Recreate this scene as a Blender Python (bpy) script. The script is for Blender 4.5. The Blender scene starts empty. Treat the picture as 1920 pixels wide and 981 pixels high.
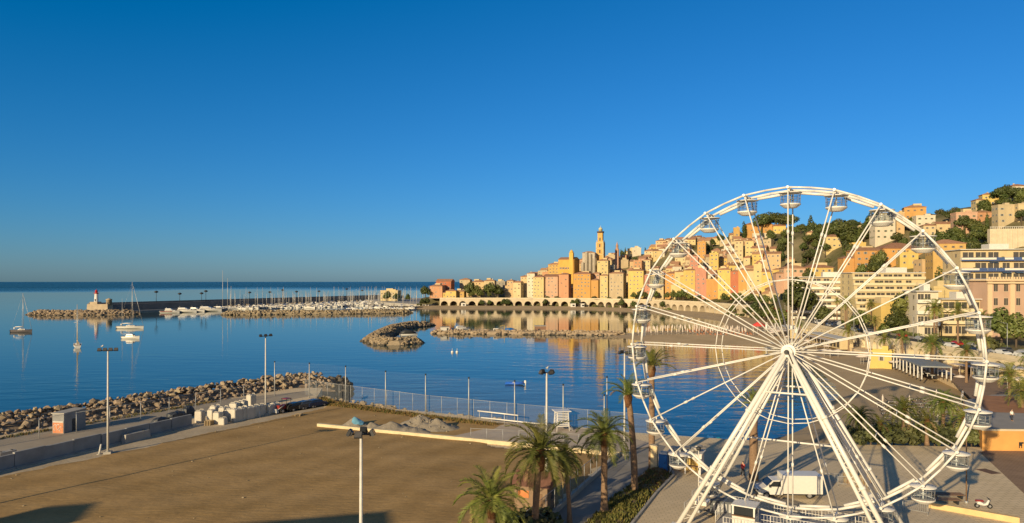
import bpy, math, random
import numpy as np
from mathutils import Vector, Matrix
R = math.radians
random.seed(7)
rng = random.Random(11)
scene = bpy.context.scene
COL = scene.collection
F, CX, HY, CAMZ = 1302.0, 960.0, 528.0, 23.0     # focal length in photo pixels, centre column, horizon row, camera height
SEA = -2.5

def G(px, py, z=0.0):
    d = F*(CAMZ-z)/(py-HY)
    return ((px-CX)/F*d, d)
def PX(x, y, z=0.0):
    return (CX+F*x/y, HY+F*(CAMZ-z)/y)
def AT(px, d):
    return (px-CX)/F*d
def ZAT(py, d):
    return CAMZ-(py-HY)/F*d

# ------------------------------------------------------------------ materials
MATS = {}
def mat(name, col, rough=.8, var=.12, scale=3.0, metal=0.0, spec=.3, bump=0.0, bscale=None, col2=None, objvar=0.0, emit=None, coord='Object', detail=6.0, stretch=None, joint=None, tracks=0.0):
    if name in MATS: return MATS[name]
    m = bpy.data.materials.new(name); m.use_nodes = True
    nt = m.node_tree; N = nt.nodes; L = nt.links
    b = N['Principled BSDF']
    b.inputs['Roughness'].default_value = rough
    b.inputs['Metallic'].default_value = metal
    b.inputs['Specular IOR Level'].default_value = spec
    c = (*col, 1)
    tc = N.new('ShaderNodeTexCoord')
    src = tc.outputs[coord]
    if coord == 'World':
        pass
    if stretch:
        mp = N.new('ShaderNodeMapping'); mp.inputs['Scale'].default_value = stretch
        L.new(src, mp.inputs['Vector']); src = mp.outputs['Vector']
    nz = N.new('ShaderNodeTexNoise'); nz.inputs['Scale'].default_value = scale; nz.inputs['Detail'].default_value = detail
    nz.inputs['Roughness'].default_value = .6
    L.new(src, nz.inputs['Vector'])
    if var > 0 or col2:
        rp = N.new('ShaderNodeValToRGB')
        rp.color_ramp.elements[0].position = .3; rp.color_ramp.elements[1].position = .7
        if col2:
            rp.color_ramp.elements[0].color = c; rp.color_ramp.elements[1].color = (*col2, 1)
        else:
            rp.color_ramp.elements[0].color = (*[max(0, v*(1-var)) for v in col], 1)
            rp.color_ramp.elements[1].color = (*[min(1, v*(1+var)) for v in col], 1)
        L.new(nz.outputs['Fac'], rp.inputs['Fac'])
        out = rp.outputs['Color']
        if objvar:
            oi = N.new('ShaderNodeObjectInfo')
            hs = N.new('ShaderNodeHueSaturation')
            mr = N.new('ShaderNodeMapRange'); mr.inputs[3].default_value = 1-objvar; mr.inputs[4].default_value = 1+objvar
            L.new(oi.outputs['Random'], mr.inputs[0]); L.new(mr.outputs[0], hs.inputs['Value'])
            mr2 = N.new('ShaderNodeMapRange'); mr2.inputs[3].default_value = .5-objvar*.06; mr2.inputs[4].default_value = .5+objvar*.06
            ml = N.new('ShaderNodeMath'); ml.operation = 'MULTIPLY'; ml.inputs[1].default_value = 7.31
            fr = N.new('ShaderNodeMath'); fr.operation = 'FRACT'
            L.new(oi.outputs['Random'], ml.inputs[0]); L.new(ml.outputs[0], fr.inputs[0]); L.new(fr.outputs[0], mr2.inputs[0])
            L.new(mr2.outputs[0], hs.inputs['Hue'])
            L.new(out, hs.inputs['Color']); out = hs.outputs['Color']
        def mul(fac, lo):
            mm = N.new('ShaderNodeMapRange'); mm.inputs[3].default_value = lo; mm.inputs[4].default_value = 1.0; L.new(fac, mm.inputs[0])
            vm = N.new('ShaderNodeVectorMath'); vm.operation = 'SCALE'; L.new(out, vm.inputs[0]); L.new(mm.outputs[0], vm.inputs['Scale']); return vm.outputs[0]
        if joint:
            bt = N.new('ShaderNodeTexBrick'); bt.offset = .5; bt.inputs['Color1'].default_value = (1, 1, 1, 1); bt.inputs['Color2'].default_value = (.8, .8, .8, 1); bt.inputs['Mortar'].default_value = (0, 0, 0, 1)
            bt.inputs['Scale'].default_value = 1/joint; bt.inputs['Mortar Size'].default_value = .025; bt.inputs['Mortar Smooth'].default_value = .3; L.new(src, bt.inputs['Vector'])
            bw = N.new('ShaderNodeRGBToBW'); L.new(bt.outputs['Color'], bw.inputs[0]); out = mul(bw.outputs[0], .66)
        if tracks:
            wv = N.new('ShaderNodeTexWave'); wv.inputs['Scale'].default_value = .10; wv.inputs['Distortion'].default_value = 9; wv.inputs['Detail'].default_value = 5; wv.inputs['Detail Scale'].default_value = .35; wv.inputs['Phase Offset'].default_value = 2.0
            mp2 = N.new('ShaderNodeMapping'); mp2.inputs['Rotation'].default_value = (0, 0, 1.05); mp2.inputs['Scale'].default_value = (1, .35, 1); L.new(tc.outputs[coord], mp2.inputs['Vector']); L.new(mp2.outputs[0], wv.inputs['Vector'])
            out = mul(wv.outputs['Fac'], 1-tracks)
            n2 = N.new('ShaderNodeTexNoise'); n2.inputs['Scale'].default_value = 3.5; n2.inputs['Detail'].default_value = 8; L.new(tc.outputs[coord], n2.inputs['Vector']); out = mul(n2.outputs['Fac'], .62)
        L.new(out, b.inputs['Base Color'])
    else:
        b.inputs['Base Color'].default_value = c
    if bump:
        nb = nz
        if bscale:
            nb = N.new('ShaderNodeTexNoise'); nb.inputs['Scale'].default_value = bscale; nb.inputs['Detail'].default_value = 6
            L.new(src, nb.inputs['Vector'])
        bm = N.new('ShaderNodeBump'); bm.inputs['Strength'].default_value = bump; bm.inputs['Distance'].default_value = .1
        L.new(nb.outputs['Fac'], bm.inputs['Height']); L.new(bm.outputs['Normal'], b.inputs['Normal'])
    if emit:
        b.inputs['Emission Color'].default_value = c; b.inputs['Emission Strength'].default_value = emit
    MATS[name] = m
    return m

def wall_mat(name, col):
    """plaster: base colour with soft blotches and rain streaks"""
    key = 'plaster_'+name
    if key in MATS: return MATS[key]
    return mat(key, tuple(v*.88 for v in col), rough=.9, scale=.35, col2=tuple(min(1, v*1.08) for v in col), objvar=.07, spec=.15, stretch=(1, 1, .35), detail=8)

def leaf_mat(name, c1, c2, trans=.25, scale=.6):
    m = mat(name, c1, rough=.55, col2=c2, scale=scale, spec=.3, objvar=.30, coord='Object')
    return m

def net_mat(name, col, fac):
    m = bpy.data.materials.new(name); m.use_nodes = True
    nt = m.node_tree; N = nt.nodes; L = nt.links
    b = N['Principled BSDF']; b.inputs['Base Color'].default_value = (*col, 1); b.inputs['Roughness'].default_value = .6
    t = N.new('ShaderNodeBsdfTransparent'); mx = N.new('ShaderNodeMixShader'); mx.inputs[0].default_value = fac
    L.new(t.outputs[0], mx.inputs[1]); L.new(b.outputs[0], mx.inputs[2]); L.new(mx.outputs[0], N['Material Output'].inputs['Surface'])
    MATS[name] = m
    return m

white = mat('white_paint', (.66, .64, .60), rough=.35, var=.04, spec=.5)
white_dull = mat('white_dull', (.56, .54, .50), rough=.7, var=.1)
steel = mat('galvanised_steel', (.42, .43, .44), rough=.5, metal=.3, var=.1)
dark = mat('dark_metal', (.03, .032, .036), rough=.5, var=.1)
glass_dark = mat('dark_glass', (.02, .025, .03), rough=.08, var=0, spec=.6)
winglass = mat('window_glass', (.07, .065, .06), rough=.15, var=.2, spec=.5)
tile = mat('clay_roof_tile', (.30, .15, .085), rough=.9, col2=(.40, .24, .15), scale=.8, objvar=.16, spec=.15)
concrete = mat('concrete', (.36, .34, .31), rough=.9, var=.18, scale=.6, bump=.2, bscale=4)
concrete_grey = mat('grey_concrete', (.27, .27, .27), rough=.9, var=.2, scale=.5)
stone = mat('wall_stone', (.44, .37, .27), rough=.9, var=.2, scale=.5, bump=.3, bscale=3)
beige = mat('beige_stone', (.55, .47, .34), rough=.9, var=.12, scale=.4)
asphalt = mat('asphalt', (.055, .055, .058), rough=.9, var=.2, scale=.4)
wood = mat('wood', (.20, .12, .07), rough=.7, var=.25, scale=5, stretch=(1, 1, 6))
trunk_m = mat('tree_bark', (.10, .075, .055), rough=.95, var=.3, scale=4)
palm_trunk = mat('palm_bark', (.23, .15, .095), rough=.95, var=.35, scale=5, bump=.6, bscale=9, stretch=(1, 1, 2.5))
palm_skirt = mat('palm_skirt', (.15, .07, .03), rough=.95, var=.4, scale=7, bump=.8)
shut = [mat('shutter_green', (.20, .24, .16), rough=.6, var=.1), mat('shutter_grey', (.36, .34, .30), rough=.6, var=.1), mat('shutter_brown', (.28, .19, .12), rough=.6, var=.1), mat('shutter_blue', (.26, .29, .30), rough=.6, var=.1)]

# ------------------------------------------------------------------ mesh builder
class MB:
    def __init__(s): s.v, s.f, s.mi, s.sm = [], [], [], []
    def quad(s, a, b, c, d, m=0):
        n = len(s.v); s.v += [tuple(a), tuple(b), tuple(c), tuple(d)]; s.f.append((n, n+1, n+2, n+3)); s.mi.append(m); s.sm.append(False)
    def tri(s, a, b, c, m=0):
        n = len(s.v); s.v += [tuple(a), tuple(b), tuple(c)]; s.f.append((n, n+1, n+2)); s.mi.append(m); s.sm.append(False)
    def box(s, cx, cy, cz, sx, sy, sz, m=0, rot=0.0, taper=1.0):
        n = len(s.v); c, q = math.cos(rot), math.sin(rot)
        for dz, t in ((-.5, 1), (.5, taper)):
            for dx, dy in ((-.5, -.5), (.5, -.5), (.5, .5), (-.5, .5)):
                x, y = dx*sx*t, dy*sy*t
                s.v.append((cx+c*x-q*y, cy+q*x+c*y, cz+dz*sz))
        for f in ((3, 2, 1, 0), (4, 5, 6, 7), (0, 1, 5, 4), (1, 2, 6, 5), (2, 3, 7, 6), (3, 0, 4, 7)):
            s.f.append(tuple(n+i for i in f)); s.mi.append(m); s.sm.append(False)
        return s
    def tube(s, p0, p1, r0, r1=None, n=8, m=0, caps=True):
        r1 = r0 if r1 is None else r1
        p0, p1 = Vector(p0), Vector(p1); ax = p1-p0
        if ax.length < 1e-6: return s
        ax.normalize(); u = ax.orthogonal().normalized(); w = ax.cross(u)
        k = len(s.v)
        for p, r in ((p0, r0), (p1, r1)):
            for i in range(n):
                a = 2*math.pi*i/n
                s.v.append(tuple(p+u*(r*math.cos(a))+w*(r*math.sin(a))))
        for i in range(n):
            j = (i+1) % n
            s.f.append((k+i, k+j, k+n+j, k+n+i)); s.mi.append(m); s.sm.append(True)
        if caps:
            s.f.append(tuple(k+i for i in reversed(range(n)))); s.mi.append(m); s.sm.append(False)
            s.f.append(tuple(k+n+i for i in range(n))); s.mi.append(m); s.sm.append(False)
        return s
    def path(s, pts, rs, n=8, m=0):
        """one continuous tube through pts"""
        pts = [Vector(p) for p in pts]
        if not hasattr(rs, '__len__'): rs = [rs]*len(pts)
        k = len(s.v); up = None
        for i, p in enumerate(pts):
            a = pts[min(i+1, len(pts)-1)]-pts[max(i-1, 0)]; a.normalize()
            u = a.orthogonal().normalized() if up is None else (up-a*up.dot(a)).normalized()
            up = u; w = a.cross(u)
            for j in range(n):
                t = 2*math.pi*j/n
                s.v.append(tuple(p+u*(rs[i]*math.cos(t))+w*(rs[i]*math.sin(t))))
        for i in range(len(pts)-1):
            for j in range(n):
                q = (j+1) % n
                s.f.append((k+i*n+j, k+i*n+q, k+(i+1)*n+q, k+(i+1)*n+j)); s.mi.append(m); s.sm.append(True)
        s.f.append(tuple(k+j for j in reversed(range(n)))); s.mi.append(m); s.sm.append(False)
        s.f.append(tuple(k+(len(pts)-1)*n+j for j in range(n))); s.mi.append(m); s.sm.append(False)
        return s
    def lathe(s, prof, n=12, c=(0, 0, 0), m=0, smooth=True):
        k = len(s.v)
        for r, z in prof:
            for i in range(n):
                a = 2*math.pi*i/n
                s.v.append((c[0]+r*math.cos(a), c[1]+r*math.sin(a), c[2]+z))
        for q in range(len(prof)-1):
            for i in range(n):
                j = (i+1) % n
                s.f.append((k+q*n+i, k+q*n+j, k+(q+1)*n+j, k+(q+1)*n+i)); s.mi.append(m); s.sm.append(smooth)
        s.f.append(tuple(k+i for i in reversed(range(n)))); s.mi.append(m); s.sm.append(False)
        s.f.append(tuple(k+(len(prof)-1)*n+i for i in range(n))); s.mi.append(m); s.sm.append(False)
        return s
    def prism(s, poly, z0, z1, m=0, mtop=None):
        k = len(s.v); n = len(poly)
        for z in (z0, z1):
            for p in poly: s.v.append((p[0], p[1], z))
        for i in range(n):
            j = (i+1) % n
            s.f.append((k+i, k+j, k+n+j, k+n+i)); s.mi.append(m); s.sm.append(False)
        s.f.append(tuple(k+i for i in reversed(range(n)))); s.mi.append(m); s.sm.append(False)
        s.f.append(tuple(k+n+i for i in range(n))); s.mi.append(m if mtop is None else mtop); s.sm.append(False)
        return s
    def sphere(s, c, r, n=10, k=6, m=0, sz=1.0):
        prof = [(max(1e-3, r*math.sin(math.pi*i/k)), -r*sz*math.cos(math.pi*i/k)) for i in range(k+1)]
        return s.lathe(prof, n, c, m)
    def mesh(s, name, mats):
        me = bpy.data.meshes.new(name)
        me.from_pydata(s.v, [], s.f)
        if not isinstance(mats, (list, tuple)): mats = [mats]
        for m in mats: me.materials.append(m)
        me.polygons.foreach_set('material_index', s.mi)
        me.polygons.foreach_set('use_smooth', s.sm)
        me.update()
        return me
    def build(s, name, mats, parent=None, loc=None, rz=0.0):
        return put(name, s.mesh(name, mats), parent, loc, rz)

def put(name, me, parent=None, loc=None, rz=0.0, sc=None):
    o = bpy.data.objects.new(name, me); COL.objects.link(o)
    if parent is not None: o.parent = parent
    if loc is not None: o.location = loc
    if rz: o.rotation_euler = (0, 0, rz)
    if sc is not None: o.scale = sc if hasattr(sc, '__len__') else (sc, sc, sc)
    return o

AUTO = []          # things whose label still gets the landmark they stand by
def tag(o, label=None, cat=None, group=None, kind=None):
    if label: o['label'] = label
    if cat: o['category'] = cat
    if group: o['group'] = group
    if kind: o['kind'] = kind
    return o
def thing(name, label, cat, loc=(0, 0, 0), rz=0.0, group=None, sc=None):
    o = put(name, None, None, loc, rz, sc)
    return tag(o, label, cat, group)
def copy_tree(o, parent=None):
    c = o.copy(); COL.objects.link(c)
    if parent is not None: c.parent = parent
    for ch in list(o.children): copy_tree(ch, c)
    return c
def auto(o, desc, z=2.0):
    """desc: what it looks like; the landmark part of the label is added at the end"""
    AUTO.append((o, desc, z)); return o
LAND = []
def landmark(phrase, x, y, z): LAND.append((phrase, *PX(x, y, z)))

# ------------------------------------------------------------------ camera, sun, sky
cam = bpy.data.cameras.new('camera'); camo = bpy.data.objects.new('camera', cam); COL.objects.link(camo)
cam.sensor_width = 36; cam.lens = 36*F/1920.0
cam.shift_y = (HY-490.5)/1920.0
cam.clip_start = .5; cam.clip_end = 200000
camo.location = (0, 0, CAMZ); camo.rotation_euler = (R(90), 0, 0)
scene.camera = camo
SUN_EL, SUN_AZ = 15.5, 35.0           # light travels AZ degrees to the right of the view direction
w = bpy.data.worlds.new('World'); scene.world = w; w.use_nodes = True
nt = w.node_tree; N = nt.nodes; L = nt.links
sky = N.new('ShaderNodeTexSky'); sky.sky_type = 'NISHITA'; sky.sun_disc = False
sky.sun_elevation = R(SUN_EL); sky.sun_rotation = R(180+SUN_AZ)
sky.altitude = 0; sky.air_density = 1.05; sky.dust_density = .35; sky.ozone_density = 10.0
hs = N.new('ShaderNodeHueSaturation'); hs.inputs['Saturation'].default_value = 1.0; hs.inputs['Value'].default_value = 1.0
L.new(sky.outputs[0], hs.inputs['Color'])
cut = N.new('ShaderNodeVectorMath'); cut.operation = 'SUBTRACT'; cut.inputs[1].default_value = (.27, 0, 0)      # deeper blue over the seaward half of the sky, as a polarised sky has
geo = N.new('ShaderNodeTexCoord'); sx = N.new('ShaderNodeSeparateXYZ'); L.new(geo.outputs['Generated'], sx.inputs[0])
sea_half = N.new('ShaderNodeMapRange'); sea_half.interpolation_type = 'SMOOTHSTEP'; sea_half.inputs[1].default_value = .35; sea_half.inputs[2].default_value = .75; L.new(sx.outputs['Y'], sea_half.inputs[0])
cutv = N.new('ShaderNodeVectorMath'); cutv.operation = 'SCALE'; cutv.inputs[0].default_value = (.27, 0, 0); L.new(sea_half.outputs[0], cutv.inputs['Scale']); L.new(cutv.outputs[0], cut.inputs[1])
flo = N.new('ShaderNodeVectorMath'); flo.operation = 'MAXIMUM'; flo.inputs[1].default_value = (0, 0, 0)
L.new(hs.outputs[0], cut.inputs[0]); L.new(cut.outputs[0], flo.inputs[0]); tm = N.new('ShaderNodeMix'); tm.data_type = 'VECTOR'; tm.inputs[4].default_value = (2.4, 1.25, .78); tm.inputs[5].default_value = (1.10, .975, .97)   # warmer tint added to the unseen sky behind the camera to neutralise shadows
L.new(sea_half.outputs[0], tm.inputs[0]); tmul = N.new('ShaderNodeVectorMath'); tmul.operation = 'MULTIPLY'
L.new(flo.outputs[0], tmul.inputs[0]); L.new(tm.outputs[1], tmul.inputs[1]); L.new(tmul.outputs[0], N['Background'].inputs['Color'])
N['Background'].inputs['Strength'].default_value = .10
sun = bpy.data.lights.new('sun', 'SUN'); suno = bpy.data.objects.new('sun', sun); COL.objects.link(suno)
sun.energy = 5.0; sun.angle = R(.5); sun.color = (1, .785, .46)
dv = Vector((math.sin(R(SUN_AZ))*math.cos(R(SUN_EL)), math.cos(R(SUN_AZ))*math.cos(R(SUN_EL)), -math.sin(R(SUN_EL))))
suno.rotation_euler = dv.to_track_quat('-Z', 'Y').to_euler()
scene.view_settings.view_transform = 'Standard'; scene.view_settings.look = 'None'; scene.view_settings.gamma = 1
scene.view_settings.exposure = 0.28
scene.cycles.max_bounces = 6; scene.cycles.transparent_max_bounces = 16
# ------------------------------------------------------------------ coast line, terrain height
COAST = [(150, 30), (134, 70), (128, 100), (123, 160), (121, 220), (128, 300), (150, 380), (160, 450), (150, 540), (120, 610), (80, 650), (20, 668), (-80, 674)]
CST = np.array(COAST, float)
def coast_sd(P):
    """signed distance to the coast wall (positive inland), arc length and level of the nearest point"""
    P = np.asarray(P, float).reshape(-1, 2)
    best = np.full(len(P), 1e9); sgn = np.ones(len(P)); arc = np.zeros(len(P)); acc = 0
    for a, b in zip(CST[:-1], CST[1:]):
        d = b-a; Ls = np.hypot(*d); t = np.clip(((P-a)@d)/Ls**2, 0, 1)
        q = a+t[:, None]*d; v = P-q; D = np.hypot(v[:, 0], v[:, 1])
        s = np.sign(v[:, 0]*d[1]-v[:, 1]*d[0]); s[s == 0] = 1
        k = D < best
        best[k] = D[k]; sgn[k] = s[k]; arc[k] = acc+t[k]*Ls; acc += Ls
    return best*sgn, arc
ARC = [0]
for a, b in zip(CST[:-1], CST[1:]): ARC.append(ARC[-1]+float(np.hypot(*(b-a))))
def sst(a, b, x): t = np.clip((x-a)/(b-a), 0, 1); return t*t*(3-2*t)
def road_z(arc): return 4.0+2.4*sst(180, 520, np.asarray(arc, float))
RC = np.array([(-170, 800, 4), (-80, 760, 6), (-170, 900, 3), (-60, 860, 5), (10, 880, 10), (-10, 745, 10), (25, 770, 22), (54, 800, 36), (100, 810, 46), (147, 810, 56), (196, 770, 64), (249, 650, 70), (284, 540, 62), (325, 470, 72), (380, 440, 86), (330, 380, 70),
               (260, 380, 58), (220, 300, 44), (300, 300, 62), (200, 200, 25), (260, 200, 50), (500, 400, 92), (500, 650, 84), (300, 800, 80), (150, 1000, 50), (0, 1000, 6)], float)
def terrain_z(P):
    P = np.asarray(P, float).reshape(-1, 2)
    dc, arc = coast_sd(P)
    D = np.hypot(P[:, None, 0]-RC[None, :, 0], P[:, None, 1]-RC[None, :, 1])+8
    W = D**-3.0; rz = (W*RC[None, :, 2]).sum(1)/W.sum(1)
    z0 = road_z(arc)
    town = sst(250, 520, arc)
    st = 48*(1-town)+26*town; Ln = 190*(1-town)+125*town
    t = np.clip((dc-st)/Ln, 0, 1); t = t*.6+.4*(t*t*(3-2*t))
    z = z0+np.maximum(rz-z0, 0)*t
    if SHELF is not None:                       # building platforms cut into the slope
        W2 = np.exp(-((P[:, None, 0]-SHELF[None, :, 0])**2+(P[:, None, 1]-SHELF[None, :, 1])**2)/SHELF[None, :, 3]**2)
        z = z+(W2*SHELF[None, :, 2]).sum(1)/np.maximum(1, W2.sum(1))
    return z, dc, arc
SHELF = None
_s = [(1566, 520, 444, 9), (1632, 418, 470, 12), (1680, 430, 466, 11), (1720, 430, 466, 11), (1786, 372, 457, 15), (1662, 470, 406, 13), (1690, 472, 400, 14), (1722, 480, 389, 9.5), (1740, 455, 406, 8), (1746, 430, 423, 7), (1774, 438, 420, 7.5), (1816, 420, 400, 10.5), (1848, 425, 398, 8), (1858, 455, 365, 9), (1840, 452, 375, 6), (1914, 445, 349, 7), (1888, 400, 386, 7.5), (1926, 395, 384, 8), (1613, 470, 457, 6), (1524, 600, 436, 6), (1577, 560, 432, 6), (1613, 520, 427, 6), (1490, 400, 503, 7.5), (1540, 400, 502, 8), (1900, 372, 430, 9)]
_p = [(AT(a, d), d+6, ZAT(yt, d)-h) for a, d, yt, h in _s]; _b = terrain_z([(q[0], q[1]) for q in _p])[0]
SHELF = np.array([(q[0], q[1], q[2]-b_, 20.0) for q, b_ in zip(_p, _b)])
def tz(x, y): return float(terrain_z([(x, y)])[0][0])
def coast_at(arc, off):
    for i in range(len(COAST)-1):
        if arc <= ARC[i+1] or i == len(COAST)-2:
            a, b = CST[i], CST[i+1]; d = (b-a)/np.hypot(*(b-a)); q = a+d*(arc-ARC[i])
            return float(q[0]+d[1]*off), float(q[1]-d[0]*off), math.atan2(d[1], d[0])

# ------------------------------------------------------------------ sea
def sea_material():
    m = bpy.data.materials.new('sea_water'); m.use_nodes = True
    nt = m.node_tree; N = nt.nodes; L = nt.links; b = N['Principled BSDF']
    b.inputs['Base Color'].default_value = (.010, .050, .050, 1); b.inputs['Roughness'].default_value = .04
    b.inputs['IOR'].default_value = 1.33; b.inputs['Specular IOR Level'].default_value = .5
    tc = N.new('ShaderNodeTexCoord')
    def noise(sc, stretch, det, rot=0.3):
        mp = N.new('ShaderNodeMapping'); mp.inputs['Scale'].default_value = stretch; mp.inputs['Rotation'].default_value = (0, 0, rot)
        L.new(tc.outputs['Object'], mp.inputs['Vector'])
        n = N.new('ShaderNodeTexNoise'); n.inputs['Scale'].default_value = sc; n.inputs['Detail'].default_value = det
        L.new(mp.outputs[0], n.inputs['Vector']); return n.outputs['Fac']
    n1 = noise(.55, (1, 2.2, 1), 3); n2 = noise(.09, (1, 2.6, 1), 2, .15); n3 = noise(.012, (1, 1.6, 1), 3, .8)
    def math_(op, a, bb):
        q = N.new('ShaderNodeMath'); q.operation = op
        for i, x in enumerate((a, bb)):
            if isinstance(x, (int, float)): q.inputs[i].default_value = x
            else: L.new(x, q.inputs[i])
        return q.outputs[0]
    h = math_('ADD', math_('MULTIPLY', n1, .07), math_('MULTIPLY', n2, .30))
    # calm slicks and breezier patches; open sea beyond the bay is ruffled
    sep = N.new('ShaderNodeSeparateXYZ'); L.new(tc.outputs['Object'], sep.inputs[0])
    ln = N.new('ShaderNodeVectorMath'); ln.operation = 'LENGTH'; L.new(tc.outputs['Object'], ln.inputs[0])
    far = N.new('ShaderNodeMapRange'); far.inputs[1].default_value = 2000; far.inputs[2].default_value = 3300
    dd = math_('ADD', ln.outputs['Value'], math_('MULTIPLY', math_('SUBTRACT', noise(.0012, (1, 1, 1), 2), .5), 2600))
    L.new(dd, far.inputs[0])
    near = N.new('ShaderNodeMapRange'); near.inputs[1].default_value = 60; near.inputs[2].default_value = 300; near.inputs[3].default_value = .80; near.inputs[4].default_value = .15
    L.new(ln.outputs['Value'], near.inputs[0])
    patch = N.new('ShaderNodeMapRange'); patch.inputs[1].default_value = .38; patch.inputs[2].default_value = .62; patch.inputs[3].default_value = .55; patch.inputs[4].default_value = 1.1
    L.new(n3, patch.inputs[0])
    st = math_('ADD', math_('MULTIPLY', near.outputs[0], patch.outputs[0]), math_('MULTIPLY', far.outputs[0], 9.0))
    L.new(math_('ADD', .04, math_('MULTIPLY', far.outputs[0], .26)), b.inputs['Roughness'])
    bp = N.new('ShaderNodeBump'); bp.inputs['Strength'].default_value = 1.0; bp.inputs['Distance'].default_value = 1.0
    L.new(math_('MULTIPLY', h, st), bp.inputs['Height']); L.new(bp.outputs['Normal'], b.inputs['Normal'])
    return m
S = MB()
rings = [0, 40, 80, 120, 180, 260, 380, 560, 800, 1200, 2000, 4000, 9000, 20000, 60000]
NS = 64
for r in rings:
    for i in range(NS):
        a = 2*math.pi*i/NS; S.v.append((r*math.cos(a), r*math.sin(a), 0))
for q in range(1, len(rings)-1):
    for i in range(NS):
        j = (i+1) % NS; S.f.append((q*NS+i, (q+1)*NS+i, (q+1)*NS+j, q*NS+j)); S.mi.append(0); S.sm.append(True)
S.f.append(tuple(NS+i for i in range(NS))); S.mi.append(0); S.sm.append(True)
tag(S.build('sea', sea_material(), None, (0, 0, SEA)), kind='structure')

# ------------------------------------------------------------------ height-field patches
def sd_poly(P, poly):
    poly = np.array(poly, float); P = np.asarray(P, float)
    best = np.full(len(P), 1e9); inside = np.zeros(len(P), bool)
    for a, b in zip(poly, np.roll(poly, -1, 0)):
        d = b-a; t = np.clip(((P-a)@d)/(d@d), 0, 1); v = P-(a+t[:, None]*d)
        best = np.minimum(best, np.hypot(v[:, 0], v[:, 1]))
        c = (a[1] > P[:, 1]) != (b[1] > P[:, 1])
        with np.errstate(divide='ignore', invalid='ignore'):
            xi = a[0]+(P[:, 1]-a[1])*(b[0]-a[0])/(b[1]-a[1] if b[1] != a[1] else 1e-9)
        inside ^= c & (P[:, 0] < xi)
    return np.where(inside, best, -best)
def vnoise(X, Y, s, seed=0):
    """smooth value noise, -1..1"""
    r = np.random.RandomState(seed); T = r.rand(64, 64)*2-1
    x, y = X/s, Y/s; xi, yi = np.floor(x).astype(int), np.floor(y).astype(int); fx, fy = x-xi, y-yi
    fx = fx*fx*(3-2*fx); fy = fy*fy*(3-2*fy)
    g = lambda a, b: T[a % 64, b % 64]
    return (g(xi, yi)*(1-fx)+g(xi+1, yi)*fx)*(1-fy)+(g(xi, yi+1)*(1-fx)+g(xi+1, yi+1)*fx)*fy
def grid_mesh(x0, x1, y0, y1, step, zf, keep):
    nx, ny = int((x1-x0)/step)+1, int((y1-y0)/step)+1
    X, Y = np.meshgrid(np.linspace(x0, x1, nx), np.linspace(y0, y1, ny)); Pn = np.stack([X.ravel(), Y.ravel()], 1)
    Z = zf(Pn); K = keep(Pn)
    idx = np.arange(nx*ny).reshape(ny, nx)
    q = np.stack([idx[:-1, :-1], idx[:-1, 1:], idx[1:, 1:], idx[1:, :-1]], -1).reshape(-1, 4)
    q = q[K[q].any(1)]
    used = np.unique(q); re = np.full(nx*ny, -1); re[used] = np.arange(len(used))
    m = MB(); m.v = [(float(a), float(b), float(c)) for (a, b), c in zip(Pn[used], Z[used])]
    m.f = [tuple(int(i) for i in r) for r in re[q]]; m.mi = [0]*len(m.f); m.sm = [True]*len(m.f)
    return m
def patch(name, poly, step, edge, top, fall, mt, rough=.05, under=-4.5):
    p = np.array(poly); x0, y0 = p.min(0)-8; x1, y1 = p.max(0)+8
    def zf(P):
        s = sd_poly(P, poly)
        z = np.where(s > 0, edge+(top-edge)*np.clip(s/fall, 0, 1), edge+(s)*.25)
        return np.maximum(z+vnoise(P[:, 0], P[:, 1], step*3, 3)*rough, under)
    return tag(grid_mesh(x0, x1, y0, y1, step, zf, lambda P: sd_poly(P, poly) > -6).build(name, mt), kind='structure')

sand_m = mat('beach_sand', (.37, .275, .165), rough=.95, col2=(.47, .355, .22), scale=.12, bump=.3, bscale=3, spec=.1)
field_m = mat('field_dirt', (.43, .275, .115), rough=1, col2=(.57, .375, .175), scale=.16, bump=.6, bscale=1.4, spec=.05, stretch=(.55, 1.3, 1), detail=14, tracks=.13)
margin_m = mat('margin_dirt', (.40, .32, .22), rough=1, col2=(.52, .43, .31), scale=.25, bump=.4, bscale=2, spec=.05, detail=12)
plaza_m = mat('plaza_paving', (.66, .52, .33), rough=.9, col2=(.78, .62, .41), scale=.25, spec=.2, bump=.1, bscale=6, detail=9, joint=2.2)
path_m = mat('path_asphalt', (.22, .205, .185), rough=.9, col2=(.29, .27, .245), scale=.3, spec=.2, detail=9)
brick_m = mat('brown_paving', (.27, .18, .12), rough=.9, col2=(.35, .24, .16), scale=.4, spec=.15, detail=9, joint=1.0)
gravel_m = mat('pale_gravel', (.42, .345, .275), rough=1, col2=(.50, .42, .34), scale=.3, spec=.05, detail=10)
hill_m = mat('hill_ground', (.06, .065, .025), rough=1, col2=(.24, .20, .12), scale=.05, spec=.05, detail=10, bump=.5, bscale=.4)

# hills behind the coast road
def hz(P):
    z, dc, arc = terrain_z(P)
    return np.where(dc > 6, z+vnoise(P[:, 0], P[:, 1], 22, 5)*1.2*np.clip((dc-40)/60, 0, 1)-.05, -6)
H = grid_mesh(-90, 720, 20, 930, 7.5, hz, lambda P: coast_sd(P)[0] > 0)
tag(H.build('hills', hill_m), kind='structure')

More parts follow.
